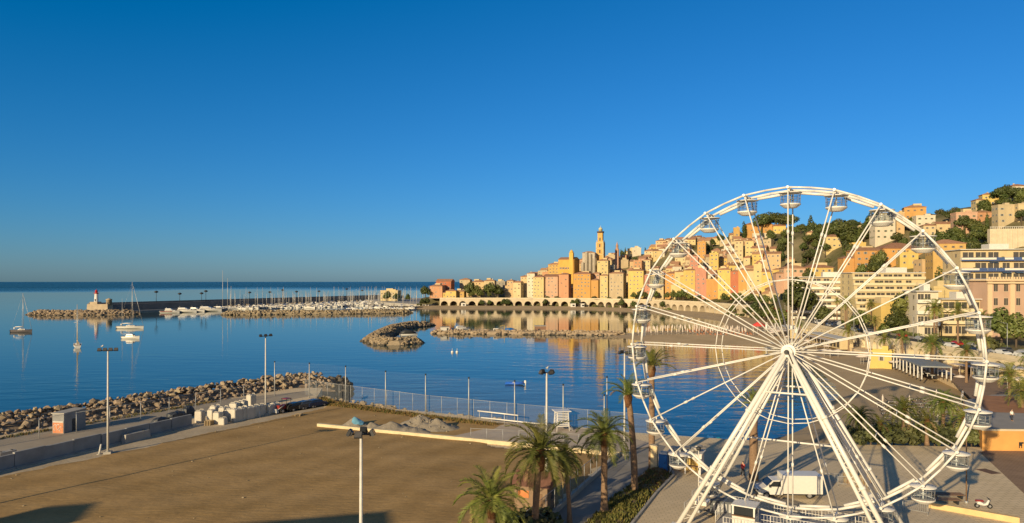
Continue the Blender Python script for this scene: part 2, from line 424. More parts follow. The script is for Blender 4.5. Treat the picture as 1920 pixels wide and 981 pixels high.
# near land: the sheet under field, path and plaza (z = 0), with a sea wall all round
LANDP = [(-260, -140), (-200, -40), (-122, 47), (-84, 104), (-52, 150), (-41, 150), (-38, 134), (18, 106), (31, 101.5), (48, 98), (70, 96), (84, 120), (100, 150), (112, 190), (119, 260), (126, 300), (132, 300), (124, 220), (126, 160), (131, 100), (138, 70), (160, 20), (160, -140)]
tag(MB().prism(LANDP, -6, 0, 0).build('ground', [plaza_m]), kind='structure')
def sheet(name, poly, z, mt):
    m = MB(); m.v = [(p[0], p[1], z) for p in poly]; m.f = [tuple(range(len(poly)))]; m.mi = [0]; m.sm = [False]
    return tag(m.build(name, mt), kind='structure')
# bare field, slightly uneven
FIELD = [(-69, 66), (-60.5, 81.6), (-53.8, 93), (-35, 126), (-35.5, 132), (1, 112), (-2, 103), (-2.5, 97), (14, 92), (13.3, 90.5), (4.0, 69), (1.0, 62), (-6, 45), (-60, 30), (-75, 45)]
def fz(P):
    s = sd_poly(P, FIELD)+vnoise(P[:, 0], P[:, 1], 5, 21)*.7+vnoise(P[:, 0], P[:, 1], 1.7, 22)*.35-.3
    return np.where(s > 0, .012+np.clip(s, 0, 2)*.05+vnoise(P[:, 0], P[:, 1], 5, 9)*.05*np.clip(s, 0, 1)+vnoise(P[:, 0], P[:, 1], 1.3, 8)*.012*np.clip(s, 0, 1), -.3+s*.02)
tag(grid_mesh(-78, 18, 28, 134, .6, fz, lambda P: sd_poly(P, FIELD) > -.9).build('field', field_m), kind='structure')
sheet('gravel_court', [(-10, 101.5), (1, 113.5), (15, 105.5), (20.5, 97), (14.2, 93.4), (1, 96.8)], .12, gravel_m)
sheet('path', [(-1, 57), (4.5, 69), (13.8, 90.5), (18.8, 100), (21.5, 97), (17.2, 86), (11.1, 74.7), (7.6, 67.3), (3, 57)], .008, path_m)
sheet('dirt_track', [(-110, 46), (-75.5, 102.5), (-58, 134), (-43, 146), (-40, 140), (-57, 114), (-66, 92), (-92, 52)], .008, mat('track_dirt', (.30, .25, .19), rough=1, col2=(.40, .34, .26), scale=.25, detail=9))
sheet('field_margin', [(-76, 60), (-64, 77), (-51.5, 107), (-44, 122), (-38, 134), (-36, 131), (-34, 126), (-52, 92), (-59, 80), (-70, 62)], .006, margin_m)
sheet('brown_promenade', [(63, 93.5), (55, 74), (51, 60), (120, 60), (126, 100), (121, 160), (119, 215), (112, 215), (104, 165), (92, 140), (80, 118), (72, 100)], .008, brick_m)

# beaches
patch('beach', [(33, 101), (40, 112), (50, 122), (62, 141), (74, 160), (86, 196), (94, 225), (101, 270), (88, 278), (72, 286), (52, 300), (44, 322), (60, 350), (90, 365), (108, 372), (122, 395), (132, 445), (124, 520), (100, 582), (62, 626), (0, 636), (-84, 644), (-110, 660), (-110, 700), (20, 690), (90, 668), (140, 610), (170, 540), (176, 440), (164, 370), (140, 300), (128, 210), (118, 180), (106, 152), (88, 120), (72, 98)], 3.0, SEA-.12, -.2, 26, sand_m, .06)

# ------------------------------------------------------------------ coast road on top of the quay
def strip(name, a0, a1, o0, o1, z, mt, step=12):
    m = MB(); n = max(2, int((a1-a0)/step))
    for i in range(n+1):
        a = a0+(a1-a0)*i/n; zz = float(road_z(a))
        for o in (o0, o1):
            x, y, _ = coast_at(a, o); m.v.append((x, y, zz+z))
    for i in range(n): m.f.append((2*i, 2*i+1, 2*i+3, 2*i+2)); m.mi.append(0); m.sm.append(False)
    return tag(m.build(name, mt), kind='structure')
def kerb_strip(name, a0, a1, o0, o1, z0, z1, mt, step=12):
    m = MB(); n = max(2, int((a1-a0)/step))
    for i in range(n+1):
        a = a0+(a1-a0)*i/n; zz = float(road_z(a))
        for o, z in ((o0, z0), (o0, z1), (o1, z1), (o1, z0)):
            x, y, _ = coast_at(a, o); m.v.append((x, y, zz+z))
    for i in range(n):
        for k in range(3): m.f.append((4*i+k, 4*i+k+1, 4*i+5+k, 4*i+4+k)); m.mi.append(0); m.sm.append(False)
    return tag(m.build(name, mt), kind='structure')
AEND = ARC[-1]
strip('road', 20, AEND, -1, 13, .02, asphalt)
pav = mat('pavement', (.34, .30, .25), rough=.9, var=.12, scale=.5)
kerb_strip('seaside_pavement', 20, AEND, -.6, 3.0, 0, .14, pav)
kerb_strip('inland_pavement', 20, AEND, 11.2, 14.5, 0, .15, pav)
mk = MB(); a = 30
while a < 600:
    zz = float(road_z(a))+.024
    p = [coast_at(a, 7.0), coast_at(a, 7.18), coast_at(a+3, 7.18), coast_at(a+3, 7.0)]
    mk.quad(*[(q[0], q[1], zz) for q in p]); a += 9
tag(mk.build('road_marking', mat('road_paint', (.7, .7, .68), var=.1)), kind='structure')

def arcade(name, label, cat, a0, a1, bay, pier, spring, mt, off=-.8, zb=-3.0, par=1.0, dep=3.2, mdark=None):
    """sea wall of arches under the road: front with arch openings, reveals, a back wall, parapet"""
    x0, y0, _ = coast_at(a0, off); n = int((a1-a0)/bay); K = 10
    t = thing(name, label, cat, (x0, y0, 0))
    W_, B_, Pp = MB(), MB(), MB()
    for i in range(n):
        s0 = a0+i*bay; s1 = s0+bay; zt = float(road_z(s0+bay/2))
        def P(s, o, z):
            x, y, _ = coast_at(s, o); return (x-x0, y-y0, z)
        r = (bay-pier)/2; cxx = s0+bay/2; top = min(zt-.5, spring+r)
        arch = [(cxx-r, zb)]+[(cxx-r*math.cos(math.pi*k/K), spring+(top-spring)*math.sin(math.pi*k/K)) for k in range(K+1)]+[(cxx+r, zb)]
        W_.quad(P(s0, off, zb), P(cxx-r, off, zb), P(cxx-r, off, zt), P(s0, off, zt)); W_.quad(P(cxx+r, off, zb), P(s1, off, zb), P(s1, off, zt), P(cxx+r, off, zt))
        for (sa, za), (sb, zb_) in zip(arch[:-1], arch[1:]):
            if sa != sb: W_.quad(P(sa, off, za), P(sb, off, zb_), P(sb, off, zt), P(sa, off, zt))
            W_.quad(P(sa, off, za), P(sa, off+dep, za), P(sb, off+dep, zb_), P(sb, off, zb_))
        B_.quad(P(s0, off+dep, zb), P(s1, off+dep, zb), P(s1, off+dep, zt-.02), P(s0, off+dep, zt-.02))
        for (z0, z1, o0, o1) in ((zt, zt+par, off-.12, off+.2), (zt-.35, zt, off-.18, off+.1)):
            c = [P(s0, o0, z0), P(s1, o0, z0), P(s1, o1, z0), P(s0, o1, z0), P(s0, o0, z1), P(s1, o0, z1), P(s1, o1, z1), P(s0, o1, z1)]
            for f in ((0, 1, 5, 4), (2, 3, 7, 6), (4, 5, 6, 7), (3, 2, 1, 0)): Pp.quad(*[c[j] for j in f])
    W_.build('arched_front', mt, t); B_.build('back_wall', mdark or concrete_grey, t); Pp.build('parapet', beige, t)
    return t
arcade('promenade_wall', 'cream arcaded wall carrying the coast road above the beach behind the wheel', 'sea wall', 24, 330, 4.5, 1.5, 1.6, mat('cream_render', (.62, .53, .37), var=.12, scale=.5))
arcade('quay_wall', 'pale stone quay wall with wide arches below the old town', 'sea wall', 372, AEND-4, 9, 2.0, .6, mat('pale_quay_stone', (.50, .42, .30), var=.15, scale=.3), zb=-3, dep=7, mdark=mat('arch_dark', (.05, .04, .035), var=.4, scale=.3))  # arch back wall coloured dark, standing in for shade and doors inside

def plain_wall(name, label, a0, a1, off, mt):
    x0, y0, _ = coast_at(a0, off); t = thing(name, label, 'sea wall', (x0, y0, 0)); m = MB(); c = MB(); n = 14
    for i in range(n):
        p, q = coast_at(a0+(a1-a0)*i/n, off), coast_at(a0+(a1-a0)*(i+1)/n, off); zt = float(road_z(a0))
        ang = math.atan2(q[1]-p[1], q[0]-p[0]); ln = math.dist(p[:2], q[:2]); mx, my = (p[0]+q[0])/2-x0, (p[1]+q[1])/2-y0
        m.box(mx, my, zt/2-1.2, ln+.02, .9, zt+3.4, rot=ang); c.box(mx, my, zt+.62, ln+.02, 1.15, .25, rot=ang)
    m.build('wall', mt, t); c.build('coping', beige, t); return t

# ------------------------------------------------------------------ ferris wheel
WD = 63.4; WX = AT(1482, WD); WZ = ZAT(657, WD); WR = 14.75; WA = R(31)
# local axes: x across the wheel, y = wheel axle (local -y looks at the camera), z up
wheel = thing('ferris_wheel', 'tall white ferris wheel with glass gondolas standing on the plaza', 'ferris wheel', (WX, WD, 0), -WA)
OFF = 1.3
HZ = WZ
def rimp(k, y, r=WR): a = R(15*k); return Vector((r*math.sin(a), y, HZ+r*math.cos(a)))
for y, rad, extra in ((-OFF, .092, 0), (OFF, .125, 1)):
    m = MB(); pts = []
    for k in range(24):
        a = rimp(k, y); b = rimp(k+1, y); mid = rimp(k+.5, y)*.6+(a+b)*.2
        pts += [a, mid]
    pts.append(pts[0])
    for a, b in zip(pts[:-1], pts[1:]): m.tube(a, b, rad, n=10)
    if extra:
        for k in range(24):                       # light strips between the gondola mounts on the rear rim
            a = rimp(k+.16, y, WR-.28); b = rimp(k+.84, y, WR-.28); m.tube(a, b, .13, n=8)
    m.build('rim', white, wheel)
for k in range(24):
    for y in (-1, 1):
        m = MB(); a = R(15*k)
        p0 = Vector((.55*math.sin(a), y*1.05, HZ+.55*math.cos(a))); p1 = rimp(k, y*OFF, WR-.05)
        m.tube(p0, p1, .06, .06, n=8)
        pm = p0.lerp(p1, .72); m.tube(pm-(p1-p0).normalized()*.18, pm+(p1-p0).normalized()*.18, .12, n=8)
        m.build('spoke', white, wheel)
    m = MB(); m.tube(rimp(k, -OFF-.2), rimp(k, OFF+.25), .07, n=8)
    m.tube(rimp(k, -OFF-.22), rimp(k, -OFF-.12), .125, n=10); m.build('gondola_axle', [white], wheel)
    m = MB()                                      # bracing between front and rear spokes
    m.tube(rimp(k, -1.2, 9.8), rimp(k, 1.2, 9.8), .04, n=6); m.build('cross_brace', white, wheel)
for y in (-1.12, 1.12):
    m = MB()
    for k in range(24): m.tube(rimp(k, y, .44*WR), rimp(k+1, y, .44*WR), .045, n=6)
    m.build('inner_ring', white, wheel)
m = MB(); m.tube((0, -1.75, HZ), (0, 1.75, HZ), .42, n=20)
for y in (-1.05, 1.05): m.tube((0, y-.09, HZ), (0, y+.09, HZ), .62, n=24)
m.tube((0, -1.9, HZ), (0, -1.7, HZ), .44, n=20)
hub = m.build('hub', white, wheel)
m = MB(); m.tube((0, -2.02, HZ), (0, -1.9, HZ), .22, n=16); m.build('hub_cap', dark, hub)
m = MB()                                          # cable cover down the axle
m.tube((.1, -2.1, HZ+.1), (.55, -2.1, HZ-1.0), .05, n=6); m.build('cable_duct', dark, hub)
# gondolas
tint = bpy.data.materials.new('gondola_glass'); tint.use_nodes = True
_n = tint.node_tree.nodes; _l = tint.node_tree.links; _b = _n['Principled BSDF']
_b.inputs['Base Color'].default_value = (.10, .13, .16, 1); _b.inputs['Roughness'].default_value = .05
_t = _n.new('ShaderNodeBsdfTransparent'); _t.inputs[0].default_value = (.86, .91, .95, 1); _x = _n.new('ShaderNodeMixShader'); _x.inputs[0].default_value = .10
_l.new(_t.outputs[0], _x.inputs[1]); _l.new(_b.outputs[0], _x.inputs[2]); _l.new(_x.outputs[0], _n['Material Output'].inputs['Surface'])
can = MB(); can.lathe([(.0, .02), (1.08, -.10), (1.10, -.17), (1.02, -.19), (.3, -.12)], 24, (0, 0, -.28)); can_me = can.mesh('canopy', [white])
gl = MB()
gl.lathe([(.90, -1.38), (.93, -.66)], 24); gl.f = gl.f[:-2]; gl.mi = gl.mi[:-2]; gl.sm = gl.sm[:-2]; gl_me = gl.mesh('glazing', [tint])
fr = MB()
for i in range(12):
    a = 2*math.pi*i/12; c, s_ = math.cos(a), math.sin(a)
    fr.tube((.92*c, .92*s_, -1.40), (.95*c, .95*s_, -.44 if i % 3 == 0 else -.64), .022, n=5)
for z in (-.65, -1.0, -1.39):
    for i in range(24):
        a, b2 = 2*math.pi*i/24, 2*math.pi*(i+1)/24; r = .945 if z > -.7 else .925
        fr.tube((r*math.cos(a), r*math.sin(a), z), (r*math.cos(b2), r*math.sin(b2), z), .022, n=5, caps=False)
fr_me = fr.mesh('cage_frame', [mat('cage_grey', (.22, .225, .235), rough=.5, var=.1)])
bk = MB(); bk.lathe([(.30, -1.93), (.56, -1.92), (.64, -1.87), (.97, -1.62), (.98, -1.50), (.94, -1.50), (.90, -1.60), (.62, -1.82), (.3, -1.84)], 24); bk.sm = [False]*len(bk.sm); bk_me = bk.mesh('basket', [white])
st = MB(); st.lathe([(.50, -1.62), (.88, -1.62), (.88, -1.54), (.50, -1.54)], 20); st_me = st.mesh('bench', [mat('bench_grey', (.30, .29, .28), rough=.7, var=.1)])
po = MB(); po.tube((0, 0, -1.9), (0, 0, -.34), .07, n=10); po.lathe([(.05, 0), (.27, .02), (.27, .07), (.05, .09)], 14, (0, 0, -1.12)); po_me = po.mesh('centre_post', [white])
hg = MB(); hg.box(0, 0, -.14, .22, .5, .32); hg_me = hg.mesh('hanger', [white])
for k in range(24):
    p = rimp(k, 0)
    g = put('gondola', None, wheel, p, R(rng.uniform(-25, 25)), .92)
    for nm, me in (('canopy', can_me), ('glazing', gl_me), ('cage_frame', fr_me), ('basket', bk_me), ('bench', st_me), ('centre_post', po_me), ('hanger', hg_me)):
        put(nm, me, g)
# legs: an A-frame on each side of the wheel, every leg a main tube with a lighter lattice tube beside it
for side in (-1, 1):
    for sx in (-1, 1):
        m = MB()
        top = Vector((.15*sx, side*1.75, HZ)); foot = Vector((9.2*sx, side*4.3, .35))
        d = (foot-top)
        m.tube(top, foot, .21, .21, n=12)
        for t in (.33, .66): q = top+d*t; m.tube(q-d.normalized()*.12, q+d.normalized()*.12, .30, n=12)
        top2 = Vector((.15*sx, side*1.75, HZ-.4)); foot2 = Vector((8.35*sx, side*4.1, .35)); d2 = foot2-top2
        m.tube(top2, foot2, .17, .17, n=10)
        for i in range(1, 15):
            a = top+d*(i/15); b = top2+d2*((i+.5)/15.5); m.tube(a, b, .03, n=6); m.tube(top+d*((i+1)/15.5), b, .025, n=6)
        m.box(foot.x, foot.y, .2, 1.3, 1.3, .4)
        m.build('leg', white, wheel)
    m = MB()
    for t in (.22, .55):
        zt = HZ*(1-t)+.3*t; xx = 9.0*t; yy = side*(1.75+2.5*t)
        if t < .5 or side > 0: m.tube((-xx, yy, zt), (xx, yy, zt), .09, n=8)
    m.build('tie_bar', white, wheel)
# boarding platform with fences, steps and the operator booth
pf = thing('boarding_platform', 'white fenced boarding platform under the ferris wheel', 'platform', (WX, WD, 0), -WA)
m = MB(); m.prism([(-5.2, -3.4), (5.2, -3.4), (6.2, -2.2), (6.2, 3.2), (-6.2, 3.2), (-6.2, -2.2)], 0, .55); m.build('deck', mat('deck_plate', (.30, .30, .32), rough=.6, var=.15, scale=2), pf)
for (ax, ay, bx, by) in ((-5.2, -3.4, -1.4, -3.4), (1.4, -3.4, 5.2, -3.4), (-6.2, -2.2, -6.2, 3.2), (6.2, -2.2, 6.2, 3.2), (-6.2, 3.2, 6.2, 3.2), (-3, -.9, 3, -.9)):
    m = MB(); n = max(2, int(math.hypot(bx-ax, by-ay)/.28))
    for z in (.65, 1.1, 1.6): m.tube((ax, ay, z), (bx, by, z), .028, n=6)
    for i in range(n+1):
        t = i/n; m.tube((ax+(bx-ax)*t, ay+(by-ay)*t, .55), (ax+(bx-ax)*t, ay+(by-ay)*t, 1.6), .016 if i % 5 else .035, n=5)
    m.build('railing', white, pf)
for i in range(3): MB().box(0, -3.6-.3*i, .45-.15*i-.1, 2.6, .32, .16).build('step', steel, pf)
bx = thing('operator_booth', 'small cream operator booth with dark window beside the wheel platform', 'booth', (*G(1398, 1000)[:2], 0), -WA)
m = MB(); m.box(0, 0, .9, 2.0, 1.8, 1.8); m.build('wall', white_dull, bx)
m = MB(); m.box(0, 0, 2.7, 2.15, 1.95, .1); rf = m.build('roof', white, bx)
m = MB()
for sx in (-1, 1):
    for sy in (-1, 1): m.box(sx*.93, sy*.83, 2.23, .14, .14, .86)
m.build('corner_post', white, bx)
MB().box(0, 0, 2.23, 1.7, 1.5, .84).build('window', glass_dark, bx)
MB().box(0, -1.02, 1.83, 2.0, .3, .06).build('counter', wood, bx)

# plaza clutter round the wheel
gen = thing('generator_trailer', 'dark grey generator trailer behind the front leg of the wheel', 'generator', (*G(1358, 968), 0), -WA+.2)
MB().box(0, 0, 1.0, 2.6, 1.3, 1.2).build('housing', mat('generator_grey', (.10, .11, .12), rough=.6, var=.15), gen); MB().box(0, 0, .35, 3.2, 1.2, .12).tube((-1.6, 0, .35), (-2.5, 0, .4), .06, n=6).build('chassis', dark, gen)
m = MB()
for i in range(6): m.box(-.9+.36*i, -.66, 1.0, .2, .04, .8)
m.build('grille', steel, gen)
for s_ in (-.62, .62): MB().tube((0, s_-.1, .3), (0, s_+.1, .3), .3, n=14).build('wheel', dark, gen)
bar = MB()
for x_ in (-1.1, 1.1): bar.tube((x_, 0, 0), (x_, 0, 1.1), .025, n=5); bar.tube((x_, -.3, .03), (x_, .3, .03), .02, n=5)
bar.tube((-1.1, 0, 1.1), (1.1, 0, 1.1), .025, n=5); bar.tube((-1.1, 0, .25), (1.1, 0, .25), .02, n=5)
for i in range(12): bar.tube((-1.0+.18*i, 0, .25), (-1.0+.18*i, 0, 1.1), .012, n=4)
bar_me = bar.mesh('frame', [steel])
for i, (px, py, rz_) in enumerate(((1292, 958, .9), (1306, 936, .9), (1322, 916, .9), (1338, 898, .85), (1590, 912, -.1), (1622, 914, -.1), (1560, 906, -.1), (1706, 936, -.7), (1716, 962, -.7))):
    x, y = G(px, py); t = thing('crowd_barrier', 'grey steel crowd barrier beside the left legs of the wheel' if i < 4 else 'grey steel crowd barrier on the plaza right of the van', 'barrier', (x, y, 0), rz_, 'crowd barriers round the wheel'); put('frame', bar_me, t)
for i, (px, py, lb) in enumerate(((1596, 905, 'pale wooden crate on the plaza right of the van'), (1612, 909, 'larger pale wooden crate next to the barriers right of the van'))):
    x, y = G(px, py); t = thing('wooden_crate', lb, 'crate', (x, y, 0), .2*i); sz = 1.0+.35*i; m = MB(); m.box(0, 0, sz*.5, sz*1.4, sz, sz*.94); m.build('box', mat('pale_wood', (.42, .31, .17), rough=.8, var=.2, scale=4), t); m = MB()
    for q in (-.5, 0, .5): m.box(q*1.3*sz, -sz*.52, sz*.5, .1, .05, sz)
    m.build('batten', wood, t)
for i, (px, py, h_, lb) in enumerate(((1310, 962, 6.2, 'slim white lamp post between the wheel legs and the planted bank'), (1812, 944, 7.0, 'slim dark post casting a long shadow beside the scooter'))):
    x, y = G(px, py); t = thing('lamp_post', lb, 'lamp post', (x, y, 0), 0); MB().tube((0, 0, 0), (0, 0, h_), .07, .05, n=8).build('pole', white_dull if i == 0 else wood, t); MB().lathe([(.06, 0), (.24, .08), (.26, .3), (.1, .42)], 10, (0, 0, h_)).build('lamp_head', dark, t); MB().tube((0, 0, 0), (0, 0, .25), .16, n=8).build('base', steel, t)
x, y = G(1640, 976); t = thing('market_umbrella', 'white square umbrella top at the lower edge right of the wheel legs', 'parasol', (x, y, 0), .3); m = MB(); m.lathe([(1.5, 2.1), (1.52, 2.15), (.05, 2.75)], 4, smooth=False); m.build('canopy', white_dull, t); MB().tube((0, 0, 0), (0, 0, 2.6), .05, n=8).build('pole', steel, t)
# ------------------------------------------------------------------ palms
frond_g = [leaf_mat('palm_frond_a', (.075, .105, .02), (.15, .17, .035), scale=1.2), leaf_mat('palm_frond_b', (.11, .135, .025), (.23, .22, .055), scale=1.2), mat('palm_frond_dry', (.26, .19, .09), rough=.9, var=.2)]
def palm_crown(seed, L=3.5, nf=38, pairs=30, lo=-35, hi=82, droop=1.0, lw=.055, ll=.58):
    r = random.Random(seed); m = MB()
    for i in range(nf):
        t = i/(nf-1)
        az = i*2.39996+r.uniform(-.2, .2)
        el = R(hi+(lo-hi)*(t**.85)+r.uniform(-7, 7)); ln = L*r.uniform(.82, 1.08)*(1-.25*max(0, (math.degrees(el)-55)/35))
        mt = 2 if (t > .93 and r.random() < .6) else (1 if r.random() < .4 else 0)
        K = 9; pts = []; p = Vector((.12*math.cos(az), .12*math.sin(az), 0)); e = el
        for k in range(K+1):
            pts.append(p.copy())
            p = p+Vector((math.cos(az)*math.cos(e), math.sin(az)*math.cos(e), math.sin(e)))*(ln/K)
            e -= R(droop*(4.5+13*(k/K)))*(.35+math.cos(max(-1.2, min(1.2, e)))*.75)
        m.path(pts, [.045-.037*k/K for k in range(K+1)], n=4, m=mt)
        side = Vector((-math.sin(az), math.cos(az), 0))
        for q in range(pairs):
            s = .10+.9*(q/(pairs-1)); f = s*K; k = min(K-1, int(f)); b = pts[k].lerp(pts[k+1], f-k); dr = (pts[k+1]-pts[k]).normalized()
            up = side.cross(dr); up = up if up.z > 0 else -up
            l = ll*(.35+.9*math.sin(math.pi*min(1, .12+s*.80)))*r.uniform(.8, 1.15)
            for sg in (-1, 1):
                d = (side*sg*.86+dr*(.55+.4*s)+up*r.uniform(.12, .5)).normalized()
                tip = b+d*l+Vector((0, 0, -.22*l*r.random())); wd = dr*lw
                mid = b.lerp(tip, .5)+up*.03
                n = len(m.v); m.v += [tuple(b-wd*.5), tuple(b+wd*.5), tuple(mid+wd*.6), tuple(tip), tuple(mid-wd*.6)]
                m.f.append((n, n+1, n+2, n+3, n+4)); m.mi.append(mt); m.sm.append(False)
    return m.mesh('crown', frond_g)
CROWNS = {}
def palm(label, x, y, zc, z0=0.0, Rr=3.4, kind='date', tr=.30, lean=(0, 0), near=True, seed=1, group=None, cat='palm'):
    t = thing('palm_tree', label, cat, (x, y, z0), rng.uniform(0, 6), group)
    H = zc-z0
    key = (kind, near, seed % (4 if near else 2))
    if key not in CROWNS:
        a = dict(date=dict(lo=-38, hi=84, droop=1.0), upright=dict(lo=18, hi=88, droop=.75, nf=20, L=3.8), fan=dict(lo=-60, hi=80, droop=1.3, L=2.2, nf=50))[kind]
        if not near: a = dict(a, nf=int(a.get('nf', 38)*.62), pairs=13, lw=.13, ll=.75)
        CROWNS[key] = palm_crown(seed*7+3, **a)
    a = t.rotation_euler[2]; c, s = math.cos(-a), math.sin(-a); lx, ly = lean[0]*c-lean[1]*s, lean[0]*s+lean[1]*c
    m = MB(); K = 12; nn = 12 if near else 7
    pts = []; rs = []
    for k in range(K+1):
        f = k/K; pts.append((lx*f*f, ly*f*f, -.2+(H+.2)*f)); r0 = tr*(1.25-.35*min(1, f*3)) if kind != 'upright' else tr*(1.15-.25*f)
        rs.append(r0*(1+.05*math.sin(k*2.1)))
    m.path(pts, rs, n=nn); m.build('trunk', palm_trunk, t)
    m = MB(); m.lathe([(tr*.85, -1.5*Rr/3.4), (tr*1.2, -.8*Rr/3.4), (tr*1.45, -.3*Rr/3.4), (tr*1.1, .15), (.1, .4)], nn, (lx, ly, H))
    m.build('leaf_base', palm_skirt, t)
    put('crown', CROWNS[key], t, (lx, ly, H), 0, Rr/3.4*.95)
    return t
palm('large date palm at the field corner with its trunk below the lower edge', AT(922, 56), 56, 5.4, Rr=3.6, seed=1, tr=.36)
palm('full date palm with arching fronds rising behind the brown roofed hut', AT(1003, 62), 62, 7.9, Rr=4.1, seed=2, tr=.34, lean=(.5, 0))
palm('small curved palm with a sparse crown between two full date palms', AT(1068, 66), 66, 6.2, Rr=2.6, seed=3, tr=.22, lean=(-.55, .2), kind='date')
palm('straight date palm with thick trunk standing at the edge of the paved path', AT(1133, 68.5), 68.5, 8.0, Rr=3.4, seed=4, tr=.34)
palm('tall pruned palm with upright tuft standing in the planted strip by the path', AT(1190, 75.5), 75.5, 10.6, Rr=2.9, seed=5, tr=.33, kind='upright', lean=(-.7, 0))
palm('tall pruned palm with upright tuft rising behind the left rim of the wheel', AT(1222, 86), 86, 12.4, Rr=3.2, seed=6, tr=.36, kind='upright')
palm('stout palm with thick shaggy trunk seen between the wheel hub and its front leg', AT(1413, 80.5), 80.5, 8.6, Rr=2.6, seed=7, tr=.46, kind='upright')
for i, (px, d, h, r_, lb) in enumerate(((1612, 100, 3.6, 2.5, 'low bushy palm, first of the planted bed by the sun loungers'), (1650, 98.5, 2.8, 2.2, 'low bushy palm, second along the planted bed by the sun loungers'), (1694, 100, 4.6, 2.9, 'low bushy palm in the middle of the planted bed by the loungers'),
        (1738, 98, 3.4, 2.6, 'low bushy palm on the wheel side of the planted bed'), (1768, 101, 5.4, 2.9, 'tallest bushy palm in the planted bed by the loungers'), (1806, 99, 3.6, 2.6, 'low bushy palm at the paved end of the planted bed'))):
    palm(lb, AT(px, d), d, h, Rr=r_, seed=i, tr=.3, near=i % 2 == 0, group='bushy palms in the planted bed')
for px, d, zc, z0, r_, kd, lb in (
        (1752, 196, 15.6, 4.2, 4.0, 'date', 'tall palm with round crown in front of the white flats by the road'),
        (1796, 204, 14.6, 4.2, 3.8, 'date', 'tall slim palm beside the road, next to the pink hotel'),
        (1585, 268, 15.2, 5, 3.6, 'date', 'tall palm in front of the terraced cream apartment block'),
        (1748, 172, 7.6, 0, 3.9, 'date', 'wide palm with spreading crown on the promenade below the road'),
        (1692, 206, 6.6, 0, 3.0, 'date', 'small palm standing against the arcaded wall below the road'),
        (1812, 158, 7.2, 0, 3.0, 'date', 'palm with drooping crown by the promenade wall, right of the beach pavilion'),
        (1893, 121, 6.8, 0, 3.2, 'date', 'palm in the grassy bank above the orange wall'),
        (1917, 112, 5.4, 0, 3.2, 'date', 'palm at the far end of the orange wall'),
        (1846, 172, 8.4, 4, 2.6, 'date', 'small palm by the parked cars under the pink hotel'),
        (1640, 238, 9.6, 5, 2.6, 'date', 'small palm on the road edge below the yellow low block'),
        (1535, 300, 11, 5, 2.8, 'date', 'palm on the road edge left of the cream apartment block')):
    palm(lb, AT(px, d), d, zc, z0, r_, kd, .3, near=False, seed=int(px))

# ------------------------------------------------------------------ broadleaf trees, pines, cypresses (meshes shared by the copies)
fol = [leaf_mat('foliage_dark', (.036, .056, .014), (.10, .115, .03), scale=.5), leaf_mat('foliage_mid', (.06, .085, .02), (.15, .16, .045), scale=.5), leaf_mat('foliage_olive', (.06, .07, .025), (.11, .115, .045), scale=.5), leaf_mat('foliage_pine', (.04, .06, .018), (.10, .11, .032), scale=.6)]
def clumps(m, lobes, n, size, r, flat=1.0):
    tot = sum(l[3]**2 for l in lobes)
    for (x, y, z, rad) in lobes:
        for i in range(int(n*rad*rad/tot)):
            a = r.uniform(0, 2*math.pi); u = r.uniform(-1, 1); q = math.sqrt(1-u*u); rr = rad*r.uniform(.72, 1.08)
            c = Vector((x+rr*q*math.cos(a), y+rr*q*math.sin(a), z+rr*u*flat))
            nrm = (Vector((q*math.cos(a), q*math.sin(a), u))+Vector((r.uniform(-1, 1), r.uniform(-1, 1), r.uniform(-.6, 1)))*.7).normalized()
            t1 = nrm.orthogonal().normalized(); t1 = Matrix.Rotation(r.uniform(0, 6.28), 3, nrm) @ t1; t2 = nrm.cross(t1); s = size*r.uniform(.6, 1.3)
            k = len(m.v); m.v += [tuple(c-t1*s), tuple(c-t2*s*.55), tuple(c+t1*s), tuple(c+t2*s*.55)]; m.f.append((k, k+1, k+2, k+3)); m.mi.append(0); m.sm.append(False)
TREES = {}
